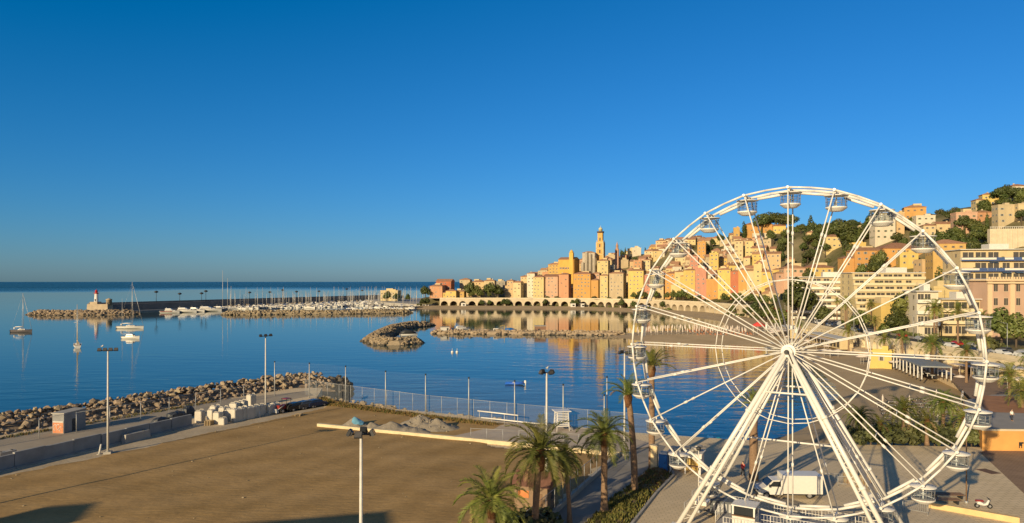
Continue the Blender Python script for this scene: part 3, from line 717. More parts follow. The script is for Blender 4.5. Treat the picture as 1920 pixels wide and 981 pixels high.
def tree_meshes(kind, seed):
    r = random.Random(seed*31+len(kind)); c = MB(); t = MB()
    if kind == 'round':
        lobes = [(0, 0, 5.2, 2.3)]+[(2.1*math.cos(a)*r.uniform(.8, 1.15), 2.1*math.sin(a)*r.uniform(.8, 1.15), r.uniform(3.6, 5.6), r.uniform(1.25, 1.8)) for a in [i*1.05+r.random()*.5 for i in range(6)]]+[(r.uniform(-.9, .9), r.uniform(-.9, .9), 6.8, 1.5)]
        clumps(c, lobes, 1100, .46, r); hgt = 4.6
    elif kind == 'pine':
        lobes = [(2.6*math.cos(a)*r.uniform(.5, 1.1), 2.6*math.sin(a)*r.uniform(.5, 1.1), r.uniform(5.6, 8.2), r.uniform(1.6, 2.3)) for a in [i*.8 for i in range(8)]]+[(0, 0, 8.4, 2.3)]
        clumps(c, lobes, 1200, .42, r, .62); hgt = 7.8
    elif kind == 'cypress':
        lobes = [(r.uniform(-.15, .15), r.uniform(-.15, .15), .9+i*.95, 1.0*math.sin(math.pi*(.24+.72*i/9))**.8+.12) for i in range(10)]
        clumps(c, lobes, 900, .30, r, 1.2); hgt = 6
    elif kind == 'conifer':
        lobes = [(r.uniform(-.3, .3), r.uniform(-.3, .3), 1.8+i*1.0, 2.5*(1-i/9.5)+.15) for i in range(9)]
        clumps(c, lobes, 1100, .40, r, .7); hgt = 7
    elif kind == 'bush':
        lobes = [(r.uniform(-1.2, 1.2), r.uniform(-1.0, 1.0), r.uniform(.5, 1.3), r.uniform(.7, 1.1)) for i in range(6)]
        clumps(c, lobes, 620, .30, r, .8); hgt = .8
    t.path([(0, 0, -1.5), (.05, 0, hgt*.35), (.12, .06, hgt*.7), (.05, .1, hgt)], [.32, .24, .18, .08] if kind != 'bush' else [.12, .1, .08, .04], n=7)
    if kind in ('round', 'pine'):
        for i in range(5):
            a = i*1.3; z = hgt*(.45+.1*i % .4); t.tube((.06, 0, z), (1.5*math.cos(a), 1.5*math.sin(a), hgt*.95), .12, .04, n=5)
    return c, t
KFOL = {'round': (0, 1), 'pine': (3, 0), 'cypress': (0, 0), 'conifer': (3, 0), 'bush': (1, 2)}
KDESC = {'round': ('dark round tree', 'green leafy tree'), 'pine': ('umbrella pine', 'dark pine'), 'cypress': ('slim dark cypress', 'slim dark cypress'), 'conifer': ('pointed dark conifer', 'pointed dark conifer'), 'bush': ('low green bush', 'olive green bush')}
KNAME = {'round': 'leafy_tree', 'pine': 'pine_tree', 'cypress': 'cypress_tree', 'conifer': 'conifer_tree', 'bush': 'bush'}
def tree(kind, x, y, z, s=1.0, sz=None, shade=None, group=None, label=None, v=None):
    v = rng.randrange(3) if v is None else v; sh = rng.randrange(2) if shade is None else shade
    key = (kind, v, sh)
    if key not in TREES:
        c, t = tree_meshes(kind, v); TREES[key] = (c.mesh('crown', [fol[KFOL[kind][sh]]]), t.mesh('trunk', [trunk_m]))
    sz = sz or s*rng.uniform(.88, 1.15)
    o = thing(KNAME[kind], label, 'bush' if kind == 'bush' else 'tree', (x, y, z), rng.uniform(0, 6.28), group, (s, s, sz))
    put('crown', TREES[key][0], o); put('trunk', TREES[key][1], o)
    if not label: auto(o, KDESC[kind][sh], z+4*s)
    return o
# ------------------------------------------------------------------ rocks
import bmesh
rock_tan = mat('rock_tan', (.22, .17, .115), rough=.95, col2=(.38, .30, .21), scale=.9, objvar=.22, bump=.5, bscale=5, spec=.1)
rock_dark = mat('rock_wet', (.05, .045, .038), rough=.6, col2=(.13, .11, .085), scale=1.2, bump=.4, bscale=5)
def rock_pts(r):
    e = (r.uniform(.75, 1.2), r.uniform(.6, 1.0), r.uniform(.5, .8)); P = []
    for i in range(15):
        v = Vector((r.gauss(0, 1), r.gauss(0, 1), r.gauss(0, 1))).normalized()*r.uniform(.86, 1.0); P.append((v.x*e[0], v.y*e[1], v.z*e[2]))
    return P
def hull(P):
    bm = bmesh.new()
    for p in P: bm.verts.new(p)
    res = bmesh.ops.convex_hull(bm, input=bm.verts)
    bmesh.ops.delete(bm, geom=list({g for g in res['geom_interior']+res['geom_unused'] if isinstance(g, bmesh.types.BMVert)}), context='VERTS')
    bm.verts.index_update(); V = [tuple(v.co) for v in bm.verts]; Fc = [tuple(v.index for v in f.verts) for f in bm.faces]; bm.free(); return V, Fc
_r = random.Random(5); HULLS = [hull(rock_pts(_r)) for _ in range(14)]
def add_rock(m, p, s, r, mi=0):
    V, Fc = HULLS[r.randrange(14)]; M = Matrix.Rotation(r.uniform(0, 6.28), 3, 'Z') @ Matrix.Rotation(r.uniform(-.5, .5), 3, 'X'); k = len(m.v)
    for v in V: q = M @ Vector(v)*s; m.v.append((p[0]+q.x, p[1]+q.y, p[2]+q.z))
    for f in Fc: m.f.append(tuple(k+i for i in f)); m.mi.append(mi); m.sm.append(False)
def along(line, t):
    Ls = [math.dist(a, b) for a, b in zip(line[:-1], line[1:])]; s = t*sum(Ls)
    for (a, b), l in zip(zip(line[:-1], line[1:]), Ls):
        if s <= l or (a, b) == (line[-2], line[-1]):
            u = min(1, s/l); d = ((b[0]-a[0])/l, (b[1]-a[1])/l); return (a[0]+(b[0]-a[0])*u, a[1]+(b[1]-a[1])*u), d
        s -= l
def mound_spots(line, hw, crest, n, r, taper=.0, exp=1.7):
    out = []
    for i in range(n):
        t = r.random(); (x, y), d = along(line, t); o = r.uniform(-1, 1); k = 1.0
        if taper: k = min(1, .35+min(t, 1-t)/taper)
        z = SEA+(crest-SEA)*k*(1-abs(o)**exp)
        out.append((x+d[1]*o*hw*k, y-d[0]*o*hw*k, z, t, o))
    return out
def riprap(name, label, line, hw, crest, n, size, seed, mts, taper=.12, core=None):
    r = random.Random(seed); m = MB()
    for (x, y, z, t, o) in mound_spots(line, hw, crest, n, r, taper):
        s = size*r.uniform(.6, 1.25); add_rock(m, (x, y, z-.25*s), s, r, 1 if (len(mts) > 1 and z < SEA+.55) else 0)
    # solid core
    k = len(m.v); cn = 14
    for i in range(cn+1):
        t = i/cn; (x, y), d = along(line, t); q = min(1, .35+min(t, 1-t)/taper) if taper else 1
        for o, z in ((-hw*q, SEA-1.2), (-hw*.5*q, SEA+(crest-SEA)*q*.6), (0, SEA+(crest-SEA)*q*.85), (hw*.5*q, SEA+(crest-SEA)*q*.6), (hw*q, SEA-1.2)): m.v.append((x+d[1]*o, y-d[0]*o, z))
    for i in range(cn):
        for j in range(4): m.f.append((k+5*i+j, k+5*i+5+j, k+5*i+6+j, k+5*i+j+1)); m.mi.append(0); m.sm.append(False)
    o = m.build(name, mts); return tag(o, label, 'breakwater', None, 'stuff')
NB = [(-122, 40), (-103, 70), (-86, 99), (-68, 127), (-52, 152), (-44, 160)]
riprap('near_breakwater_rocks', 'tan boulders of the near breakwater beyond the dirt track', NB, 8.5, 2.0, 3400, .54, 21, [rock_tan, rock_dark], .0)
tip = riprap('dark_rocks', 'dark wet boulders at the tip of the near breakwater', [(-46, 157), (-40, 161), (-37.5, 162)], 5, 1.0, 90, 1.1, 22, [rock_dark], .3)
_r = random.Random(77); ROCK_ME = []
for V, Fc in HULLS:
    me = bpy.data.meshes.new('boulder'); me.from_pydata(V, [], Fc); me.materials.append(rock_tan); me.update(); ROCK_ME.append(me)
spots = sorted(mound_spots(NB, 8.0, 2.3, 1100, _r, .0), key=lambda q: q[1])
spots = [q for q in spots if (CX+F*q[0]/q[1]) > -15 and q[2] > -1.0 and q[4] > -.45][:290]
for (x, y, z, t, o) in spots:
    s = _r.choice((.34, .42, .5, .58, .66, .8, .95))
    b = put('boulder', ROCK_ME[_r.randrange(14)], None, (x, y, z-.05), _r.uniform(0, 6.28), s); tag(b, 'jagged tan boulder heaped on the near breakwater', 'boulder', 'boulders of the near breakwater')
riprap('shore_rocks', 'low tan rocks and rubble along the foot of the sea fence', [(-40, 141), (-33, 136), (-14, 123), (4, 113), (14, 108)], 3.2, -.1, 330, .62, 23, [rock_tan, rock_dark], .05)
riprap('islet_rocks', 'curved hook of tan boulders lying in the middle of the bay', [(-55, 286), (-59, 300), (-61, 325), (-62, 360), (-57, 390), (-46, 405)], 6, .6, 800, 1.05, 24, [rock_tan, rock_dark], .14)
riprap('islet_rocks', 'short arm of boulders closing the near side of the rock hook', [(-58, 287), (-48, 280), (-38, 290)], 4.8, .2, 330, 1.0, 25, [rock_tan, rock_dark], .2)
riprap('jetty_rocks', 'long thin rock jetty running from the hook to the sand spit', [(-40, 342), (10, 336), (54, 330)], 4.2, -.5, 520, 1.0, 26, [rock_tan, rock_dark], .06)
riprap('marina_breakwater_rocks', 'long low tan breakwater in front of the moored yachts', [(-222, 532), (-150, 545), (-96, 560), (-82, 566)], 7, .6, 650, 1.5, 27, [rock_tan, rock_dark], .06)
riprap('lighthouse_rocks', 'tan rocks around the foot of the lighthouse pier', [(-372, 536), (-345, 530), (-318, 534), (-292, 545)], 9, 1.0, 420, 1.7, 28, [rock_tan, rock_dark], .15)
riprap('town_shore_rocks', 'dark rocky shore below the town wall beside the marina', [(-84, 655), (-110, 668), (-140, 690)], 5, -.6, 160, 1.4, 29, [rock_dark, rock_dark], .1)

# ------------------------------------------------------------------ floodlight masts
def floodlight(label, x, y, h, wide=True, rz=0.0, n=4):
    t = thing('floodlight_mast', label, 'floodlight', (x, y, 0), rz, 'floodlight masts round the field')
    m = MB(); m.tube((0, 0, .3), (0, 0, h), .15, .09, n=12); m.build('pole', white_dull, t)
    m = MB(); m.box(0, 0, .15, .9, .9, .3); m.tube((0, 0, .3), (0, 0, .38), .28, n=12); m.build('base', concrete, t)
    w_ = 2.2 if wide else 1.5
    m = MB(); m.tube((-w_/2, 0, h), (w_/2, 0, h), .06, n=8)
    if not wide: m.tube((0, -w_/2, h+.02), (0, w_/2, h+.02), .06, n=8)
    m.build('crossarm', dark, t)
    for i in range(n):
        if wide: px_, py_ = -w_/2+w_*(i+.15)/(n-.7), -.05
        else: a = math.pi/2*i; px_, py_ = w_*.5*math.cos(a), w_*.5*math.sin(a)
        q = put('floodlight', None, t, (px_, py_, h+.12), 0 if wide else math.pi/2*i+1.57)
        q.rotation_euler[0] = R(-28)
        b = MB(); b.box(0, 0, 0, .52, .2, .42, taper=.8); b.box(0, .16, 0, .36, .14, .28); b.build('housing', dark, q)
        b = MB(); b.box(0, -.112, 0, .44, .02, .34); b.build('lens', winglass, q)
    return t
floodlight('white floodlight mast at the left edge of the field with a gull on its lamps', -54, 92.8, 13.8, rz=R(15))
floodlight('white floodlight mast behind the white bulk bags at the far end of the field', AT(498, 119.8), 119.8, 13.6, rz=R(50), n=3)
floodlight('white floodlight mast standing alone in the front of the bare field', AT(677, 45), 45, 13.1, wide=False)
floodlight('white floodlight mast behind the large date palm and brown roofed hut', AT(1025, 74.4), 74.4, 13.2, wide=False, rz=.6)
floodlight('white floodlight mast next to the tall pruned palm left of the wheel', AT(1171, 92), 92, 13.5, wide=False, rz=.3)
floodlight('white floodlight mast outside the frame by the near wall', -57, 66, 13.8)
def gull(label, x, y, z):
    t = thing('gull', label, 'bird', (x, y, z), rng.uniform(0, 6), 'gulls on the masts')
    m = MB(); m.path([(-.26, 0, .02), (-.14, 0, .08), (0, 0, .13), (.13, 0, .17), (.19, 0, .25), (.25, 0, .28)], [.02, .06, .09, .075, .05, .035], n=8); m.tube((.27, 0, .28), (.36, 0, .265), .016, .006, n=5)
    m.tube((0, .03, -.06), (0, .03, .08), .012, n=5); m.tube((0, -.03, -.06), (0, -.03, .08), .012, n=5); m.build('body', white_dull, t)
    m = MB()
    for s in (-1, 1): m.path([(.1, .085*s, .16), (-.12, .09*s, .12), (-.36, .03*s, .07)], [.03, .045, .01], n=6)
    m.build('wing', steel, t)
gull('white gull perched on the floodlights of the left field mast', -54.7, 92.7, 14.25)
gull('white gull perched on the floodlights behind the date palm', AT(1026, 74.4), 74.4, 13.62)

# ------------------------------------------------------------------ sea fence with tall net posts
net = net_mat('chain_link', (.30, .32, .34), .15); netfine = net_mat('ball_net', (.4, .42, .45), .025)
def fence(name, label, pts, h, step, mt=net, zb=0.0, r_=.035, rail=True):
    t = thing(name, label, 'fence', (pts[0][0], pts[0][1], zb)); x0, y0 = pts[0]
    for a, b in zip(pts[:-1], pts[1:]):
        m = MB(); m.quad((a[0]-x0, a[1]-y0, .05), (b[0]-x0, b[1]-y0, .05), (b[0]-x0, b[1]-y0, h), (a[0]-x0, a[1]-y0, h)); m.build('netting', mt, t)
        if rail: MB().tube((a[0]-x0, a[1]-y0, h), (b[0]-x0, b[1]-y0, h), .025, n=5).build('top_rail', steel, t)
        n = max(1, int(math.dist(a, b)/step))
        for i in range(n): u = i/n; MB().tube((a[0]+(b[0]-a[0])*u-x0, a[1]+(b[1]-a[1])*u-y0, 0), (a[0]+(b[0]-a[0])*u-x0, a[1]+(b[1]-a[1])*u-y0, h+.1), r_, n=6).build('post', steel, t)
    return t
SF = [(-42, 141), (-33.5, 134.5), (-15, 121.5), (2, 112.3), (15, 106.3), (21, 103.5)]
fence('chain_link_fence', 'tall grey chain link fence along the sea edge behind the gravel court', SF, 3.1, 3.0)
NP = [(515, 139.5), (580, 137), (648, 132), (723, 124.6), (798, 120.4), (879, 116.2), (965, 112.6), (1056, 108.5), (1133, 104.8), (1138, 105.6)]
OR = ['first', 'second', 'third', 'fourth', 'fifth', 'sixth', 'seventh', 'eighth', 'ninth', 'tenth', 'eleventh', 'twelfth', 'thirteenth', 'fourteenth', 'fifteenth', 'sixteenth', 'seventeenth', 'eighteenth', 'nineteenth', 'twentieth']
for i, (px, d) in enumerate(NP):
    h = {8: 6.0, 9: 8.6}.get(i, 7.0)
    t = thing('net_post', f'tall grey net post of the sea fence, {OR[i]} counted from the breakwater', 'post', (AT(px, d), d, 0), 0, 'net posts along the sea fence')
    MB().tube((0, 0, 0), (0, 0, h), .11, .085, n=8).build('pole', steel, t)
    m = MB(); m.tube((0, 0, h-.25), (0, 0, h+.02), .13, n=8); m.tube((0, 0, h*.78), (.16, -.1, h*.78), .03, n=5); m.build('pulley', dark, t)
m = MB()
for a, b in zip(NP[:-2], NP[1:-1]):
    p, q = (AT(*a), a[1]), (AT(*b), b[1]); m.quad((p[0], p[1]+.16, 3.15), (q[0], q[1]+.16, 3.15), (q[0], q[1]+.16, 6.9), (p[0], p[1]+.16, 6.9))
tag(m.build('ball_net', netfine), 'very fine ball net hanging between the tall posts of the sea fence', 'net')
fence('track_fence', 'thin wire fence with tall posts along the dirt track by the breakwater', [(-80, 84), (-66.5, 106), (-56.5, 124), (-49, 138)], 3.0, 4.4, net_mat('wire_mesh', (.25, .26, .27), .10), r_=.05)
fence('court_fence', 'low wire fence with thin posts across the gravel court', [(-6, 101.2), (1, 99.8), (13.5, 96)], 1.6, 1.9, net_mat('court_mesh', (.3, .3, .3), .06))
fence('path_fence', 'wire fence beside the asphalt path along the field edge', [(14.2, 92), (10.0, 82), (5.2, 71), (1.3, 62)], 2.0, 2.2, net_mat('path_mesh', (.2, .2, .2), .22), zb=.5)
m = MB(); a, b = (14.2, 92), (1.3, 62); ang = math.atan2(b[1]-a[1], b[0]-a[0]); m.box((a[0]+b[0])/2, (a[1]+b[1])/2, .25, math.dist(a, b), .35, .5, rot=ang); tag(m.build('low_wall', concrete), 'low grey concrete wall between the field and the asphalt path', 'wall')
r_ = random.Random(55); m = MB()
for i in range(420):
    x, y = r_.uniform(-66, 10), r_.uniform(60, 128)
    if sd_poly(np.array([[x, y]]), FIELD)[0] > (1.0 if r_.random() < .35 else -9) and sd_poly(np.array([[x, y]]), FIELD)[0] < (60 if r_.random() < .3 else 3) and sd_poly(np.array([[x, y]]), FIELD)[0] > .3: add_rock(m, (x, y, .12), r_.choice((.05, .07, .09, .13, .18)), r_)
tag(m.build('field_stones', rock_tan), 'small loose stones scattered over the bare field', 'stones', None, 'stuff')
# dry weeds under the fence
def tuft_stuff(name, label, spots, hgt, mts, seed, n=7, wd=.05):
    r = random.Random(seed); m = MB()
    for (x, y, z) in spots:
        for k in range(n):
            a = r.uniform(0, 6.28); h = hgt*r.uniform(.5, 1.2); l = r.uniform(.1, .5)*h; px_, py_ = x+r.uniform(-.3, .3), y+r.uniform(-.3, .3)
            m.tri((px_-wd*math.sin(a), py_+wd*math.cos(a), z), (px_+wd*math.sin(a), py_-wd*math.cos(a), z), (px_+l*math.cos(a), py_+l*math.sin(a), z+h), r.randrange(len(mts)))
    return tag(m.build(name, mts), label, 'plants', None, 'stuff')
dry = mat('dry_weed', (.20, .13, .05), rough=.9, var=.3); grn = mat('weed_green', (.09, .10, .025), rough=.8, var=.3); ice = mat('ice_plant', (.13, .125, .025), rough=.7, col2=(.23, .19, .06), scale=1.5)
r_ = random.Random(3); sp = []
for i in range(900):
    t = r_.random(); (x, y), d = along([(-37, 137), (-33, 131.5), (-15, 119), (-2, 111.5)], t); o = r_.uniform(0, 3.2)*(1-.4*t); sp.append((x-.55*o, y-.83*o, 0.02))
tuft_stuff('dry_weeds', 'strip of dry brown weeds along the foot of the sea fence', sp, .45, [dry, dry, grn], 4, wd=.09)
sp = []
for i in range(500):
    t = r_.random(); (x, y), d = along([(-96, 62), (-74, 103.5), (-57, 133)], t); o = r_.uniform(-.6, .9); sp.append((x+d[1]*o, y-d[0]*o, 0.01))
tuft_stuff('verge_weeds', 'thin strip of green weeds between the dirt track and the boulders', sp, .35, [grn, dry], 6, wd=.07)

# ------------------------------------------------------------------ concrete wall, blocks and bags on the left of the field
cw = thing('concrete_wall', 'grey wall of precast concrete panels along the left side of the field', 'wall', (-70, 64, 0)); r_ = random.Random(8)
A_, B_ = (-70.0, 64.0), (-51.2, 110.5); Lw = math.dist(A_, B_); ang = math.atan2(B_[1]-A_[1], B_[0]-A_[0]); npan = 13
for i in range(npan):
    u = (i+.5)/npan; o = r_.uniform(-.12, .12)
    MB().box((B_[0]-A_[0])*u+o, (B_[1]-A_[1])*u, .95+r_.uniform(-.1, .1), Lw/npan-.05, .4, 1.9, rot=ang+r_.uniform(-.02, .02)).box((B_[0]-A_[0])*u+o, (B_[1]-A_[1])*u, .12, Lw/npan-.08, 1.1, .25, rot=ang).build('panel', concrete_grey, cw)
for i, (px, py, L_, h, lb) in enumerate(((255, 826, 4.2, 1.2, 'long grey concrete block lying at the field edge, second from the mast'), (150, 842, 2.6, 1.0, 'grey concrete block with sloping top by the left field mast'), (310, 806, 5.2, 1.3, 'longest grey concrete block at the field edge, nearest the bulk bags'), (12, 862, 2.2, 1.1, 'pale concrete block at the left end of the panel wall'))):
    x, y = G(px, py); o = thing('concrete_block', lb, 'block', (x, y, 0), ang, 'loose concrete blocks')
    MB().box(0, 0, h/2, L_, .9, h, taper=.93).build('block', concrete, o); MB().box(-L_*.3, 0, h+.05, .1, .3, .12).box(L_*.3, 0, h+.05, .1, .3, .12).build('lifting_loop', dark, o)
for i, (px, py, h, tl, lb) in enumerate(((186, 852, 1.35, .25, 'leaning white stake beside the left field mast'), (125, 848, 1.0, -.1, 'short white stake in front of the concrete panels'), (257, 818, 1.1, .1, 'white stake in front of the longest concrete block'), (487, 783, 1.0, 0, 'short tan stake beside the mast by the bulk bags'))):
    x, y = G(px, py); o = thing('marker_stake', lb, 'stake', (x, y, 0), 0, 'marker stakes'); MB().tube((0, 0, 0), (tl, 0, h), .13, .11, n=8).build('stake', white_dull, o); MB().tube((0, 0, 0), (0, 0, .1), .3, n=10).build('foot', concrete, o)
bagm = mat('woven_bag', (.52, .48, .41), rough=.85, var=.1, scale=3, objvar=.08, bump=.3, bscale=8)
def bag_mesh(sx, sy, sz):
    m = MB(); prof = [(.47, 0), (.5, .03), (.505, .5), (.49, .96), (.46, 1.0)]; n = 8; k = len(m.v)
    for r, z in prof:
        for i in range(n):
            c, s = ((1, -.86), (1, .86), (.86, 1), (-.86, 1), (-1, .86), (-1, -.86), (-.86, -1), (.86, -1))[i]; m.v.append((c*r*sx, s*r*sy, z*sz))
    for q in range(len(prof)-1):
        for i in range(n): j = (i+1) % n; m.f.append((k+q*n+i, k+q*n+j, k+q*n+n+j, k+q*n+n+i)); m.mi.append(0); m.sm.append(False)
    m.f.append(tuple(k+(len(prof)-1)*n+i for i in range(n))); m.mi.append(0); m.sm.append(False); return m.mesh('bag', bagm)
BAG = bag_mesh(1, 1, 1); lp = MB()
for s in (-1, 1): lp.path([(s*.38, -.38, .97), (s*.40, -.2, 1.12), (s*.40, .2, 1.12), (s*.38, .38, .97)], .03, n=5)
LOOP = lp.mesh('lifting_loop', bagm); FLAP = MB().box(0, 0, 1.01, .7, .7, .05, rot=.3).mesh('top_flap', bagm)
bags = [(375, 792, 1.5, 1.5, 2.3), (397, 793, 1.3, 1.3, 2.6), (409, 794, 1.5, 1.4, 2.2), (418, 796, 1.3, 1.3, 1.3), (404, 783, 1.7, 1.7, 2.4), (420, 786, 1.6, 1.6, 2.4), (432, 787, 1.7, 1.7, 2.2), (443, 790, 2.0, 1.7, 2.5), (455, 787, 1.8, 1.7, 2.5), (466, 785, 1.8, 1.8, 2.4), (477, 782, 1.8, 1.8, 2.3), (488, 779, 1.7, 1.7, 2.2), (440, 778, 1.7, 1.7, 2.5), (455, 775, 1.7, 1.7, 2.6), (505, 776, 1.8, 1.6, 1.9), (516, 773, 1.6, 1.6, 1.9), (471, 762, 1.6, 1.6, 2.6)]
for i, (px, py, a, b, h) in enumerate(bags):
    x, y = G(px, py); o = thing('bulk_bag', None, 'bag', (x, y, 0), ang+r_.uniform(-.25, .25), 'white bulk bags', (a*.82, b*.82, h*.8)); put('bag', BAG, o); put('lifting_loop', LOOP, o); put('top_flap', FLAP, o)
    auto(o, 'tall white bulk bag' if h > 2.3 else 'squat white bulk bag', 1.0)
for i, (px, py, sx, sy, sz, lb) in enumerate(((330, 788, 3.4, 1.8, 1.5, 'dark tarpaulin covered pile between the concrete panels and the bulk bags'), (300, 795, 2.6, 1.6, 1.1, 'low dark covered pile behind the longest concrete block'), (352, 780, 2.2, 1.6, 1.7, 'tall dark covered pile next to the first bulk bag'))):
    x, y = G(px, py); t = thing('covered_pile', lb, 'pile', (x, y, 0), ang, 'dark covered piles'); rr = random.Random(i); m = MB(); prof = [(.52, 0), (.5, .4), (.42, .8), (.2, 1.0)]; n = 16
    for r0, z0 in prof:
        for k in range(n): a = 2*math.pi*k/n; q = (abs(math.cos(a))**5+abs(math.sin(a))**5)**(-.2)*rr.uniform(.92, 1.06); m.v.append((math.cos(a)*q*r0*sx, math.sin(a)*q*r0*sy, z0*sz*rr.uniform(.9, 1.05)))
    for j in range(len(prof)-1):
        for k in range(n): b = (k+1) % n; m.f.append((j*n+k, j*n+b, j*n+n+b, j*n+n+k)); m.mi.append(0); m.sm.append(False)
    m.f.append(tuple(3*n+k for k in range(n))); m.mi.append(0); m.sm.append(False); m.build('tarpaulin', mat('dark_tarp', (.045, .05, .06), rough=.5, var=.3, scale=2), t); MB().box(0, 0, .06, sx*1.02, sy*1.02, .12).build('pallet', wood, t)
for i, (px, py, n, lb) in enumerate(((392, 797, 5, 'stack of pale pallets in front of the bulk bags'), (560, 781, 3, 'low stack of pallets beside the black car at the end of the field'))):
    x, y = G(px, py); t = thing('pallet_stack', lb, 'pallets', (x, y, 0), ang+.3)
    for k in range(n):
        m = MB()
        for q in range(5): m.box(-.5+.25*q, 0, .13+.15*k, .12, 1.0, .025)
        for q in (-.42, 0, .42): m.box(0, q, .06+.15*k, 1.15, .1, .1)
        m.build('pallet', mat('pallet_wood', (.36, .27, .16), rough=.85, var=.2, scale=4), t)
# little graffiti hut
gx, gy = G(109, 813); hut = thing('graffiti_hut', 'small flat roofed hut with orange graffiti on its white end wall', 'hut', (gx, gy, 0), R(-8))
MB().box(0, 2.6, 1.65, 2.1, 5.2, 3.3).build('wall', concrete_grey, hut); hut.scale = (.92, .85, .9); MB().box(0, 2.6, 3.38, 2.4, 5.5, .16).build('roof', concrete, hut)
MB().box(0, -.03, .95, 1.9, .05, 1.75).build('painted_panel', mat('graffiti_orange', (.50, .16, .06), rough=.7, col2=(.60, .30, .17), scale=1.5), hut); MB().box(0, -.03, 1.95, 1.9, .05, .22).build('white_band', white_dull, hut)
m = MB()
for (cx_, cz_, rr) in ((-.45, 1.0, .38), (.1, 1.1, .34), (.5, .8, .28)): m.path([(cx_+rr*math.cos(a*.6), -.07, cz_+rr*1.3*math.sin(a*.6)) for a in range(1, 9)], .05, n=5)
m.build('graffiti_stroke', white, hut); m = MB(); m.box(1.06, 2.4, 1.1, .05, 1.0, 2.1); m.build('door', dark, hut)
# gravel heaps
heapm = mat('heap_gravel', (.23, .195, .15), rough=1, col2=(.31, .27, .215), scale=1.5, bump=.6, bscale=5)
def heap(label, px, py, rad, h, seed, mt=heapm, sx=1.3, stones=0):
    x, y = G(px, py); r = random.Random(seed)
    def zf(P):
        q = np.hypot(P[:, 0]/sx, P[:, 1])/rad; z = h*np.clip(1-q, -.2, 1)**1.0
        return z+vnoise(P[:, 0], P[:, 1], rad*.35, seed)*h*.22*np.clip(1.1-q, 0, 1)+vnoise(P[:, 0], P[:, 1], .35, seed+1)*.06
    with np.errstate(invalid='ignore'):
        zf2 = lambda P: np.nan_to_num(zf(P), nan=-.15)
        g = grid_mesh(-rad*sx*1.1, rad*sx*1.1, -rad*1.1, rad*1.1, .22, zf2, lambda P: np.hypot(P[:, 0]/sx, P[:, 1]) < rad*1.05)
    for i in range(stones): a = r.uniform(0, 6.28); q = r.random()*rad*.8; add_rock(g, (q*sx*math.cos(a), q*math.sin(a), h*(1-q/rad)), r.uniform(.12, .3), r)
    o = g.build('gravel_heap', mt, None, (x, y, .02)); return tag(o, label, 'heap', 'gravel and rubble heaps')
heap('small pale gravel heap next to the heap under the blue sheet', 700, 803, 1.5, .95, 2)
heap('low gravel heap at the corner of the field kerb, partly under a blue sheet', 665, 799, 1.8, 1.3, 3)
heap('broad flat gravel heap in the middle of the row', 733, 806, 2.6, 1.1, 4, sx=1.6)
heap('stony rubble heap with pale stones, highest of the heaps', 788, 797, 2.7, 1.6, 5, stones=60)
heap('long gravel heap between the rubble heap and the court', 818, 804, 2.8, 1.45, 6, sx=1.4, stones=20)
heap('low tan gravel heap in front of the stony rubble heap', 770, 811, 2.3, .9, 7, sx=1.5)
x, y = G(665, 799); 
def shf(P): return 1.3*np.clip(1-np.hypot(P[:, 0]/1.3, P[:, 1])/1.8, 0, 1)+.12+vnoise(P[:, 0], P[:, 1], .4, 4)*.08
tag(grid_mesh(-.3, 1.5, -1.2, .6, .15, shf, lambda P: np.hypot(P[:, 0]-.6, P[:, 1]+.3) < .95).build('tarpaulin', mat('blue_tarp', (.16, .36, .48), rough=.4, var=.2, scale=2), None, (x, y, .04)), 'pale blue sheet thrown over the corner gravel heap', 'tarpaulin')
# field kerb beam and the white barrier rails of the court
kerbm = mat('kerb_cream', (.60, .50, .32), rough=.85, var=.12, scale=1)
K0, K1 = (-30.7, 110), (14.2, 91.5); m = MB(); m.box((K0[0]+K1[0])/2, (K0[1]+K1[1])/2, .26, math.dist(K0, K1), .62, .56, rot=math.atan2(K1[1]-K0[1], K1[0]-K0[0])); tag(m.build('field_kerb', kerbm), 'long cream kerb beam along the far side of the bare field', 'kerb')
t = thing('rail_barrier', 'white two pipe barrier standing at the back of the gravel court', 'barrier', (-4, 112, 0))
for (a, b, z) in (((-1.6, 1.3), (5.0, -2.6), 1.9), ((-1.0, .8), (8.3, -4.2), .9)): MB().tube((a[0], a[1], z), (b[0], b[1], z), .11, n=8).build('pipe', white, t)
for u in (0, .33, .66, 1): MB().tube((-1.3+6.2*u, 1.1-3.6*u, 0), (-1.3+6.2*u, 1.1-3.6*u, 1.9), .05, n=6).build('post', steel, t)
# lifeguard tower
lx, ly = AT(1053, 107), 107; t = thing('lifeguard_tower', 'white slatted lifeguard tower standing by the sea fence', 'tower', (lx, ly, 0), R(12))
for sx in (-1, 1):
    for sy in (-1, 1): MB().tube((sx*1.0, sy*.9, 0), (sx*.85, sy*.75, 3.0), .07, n=6).build('leg', white, t)
m = MB()
for i in range(9): m.box(0, -.85, .9+i*.24, 1.8, .05, .11); m.box(-.92, 0, .9+i*.24, .05, 1.6, .11); m.box(.92, 0, .9+i*.24, .05, 1.6, .11)
m.build('slatted_cabin', white, t); MB().box(0, 0, 3.12, 2.5, 2.2, .12).build('roof', white, t); MB().box(0, 0, .82, 1.9, 1.7, .08).build('floor', white_dull, t)
m = MB()
for i in range(5): m.box(1.25+.08*(4-i), -.2, .15+.17*i, .3, .6, .04)
m.build('ladder', white_dull, t)

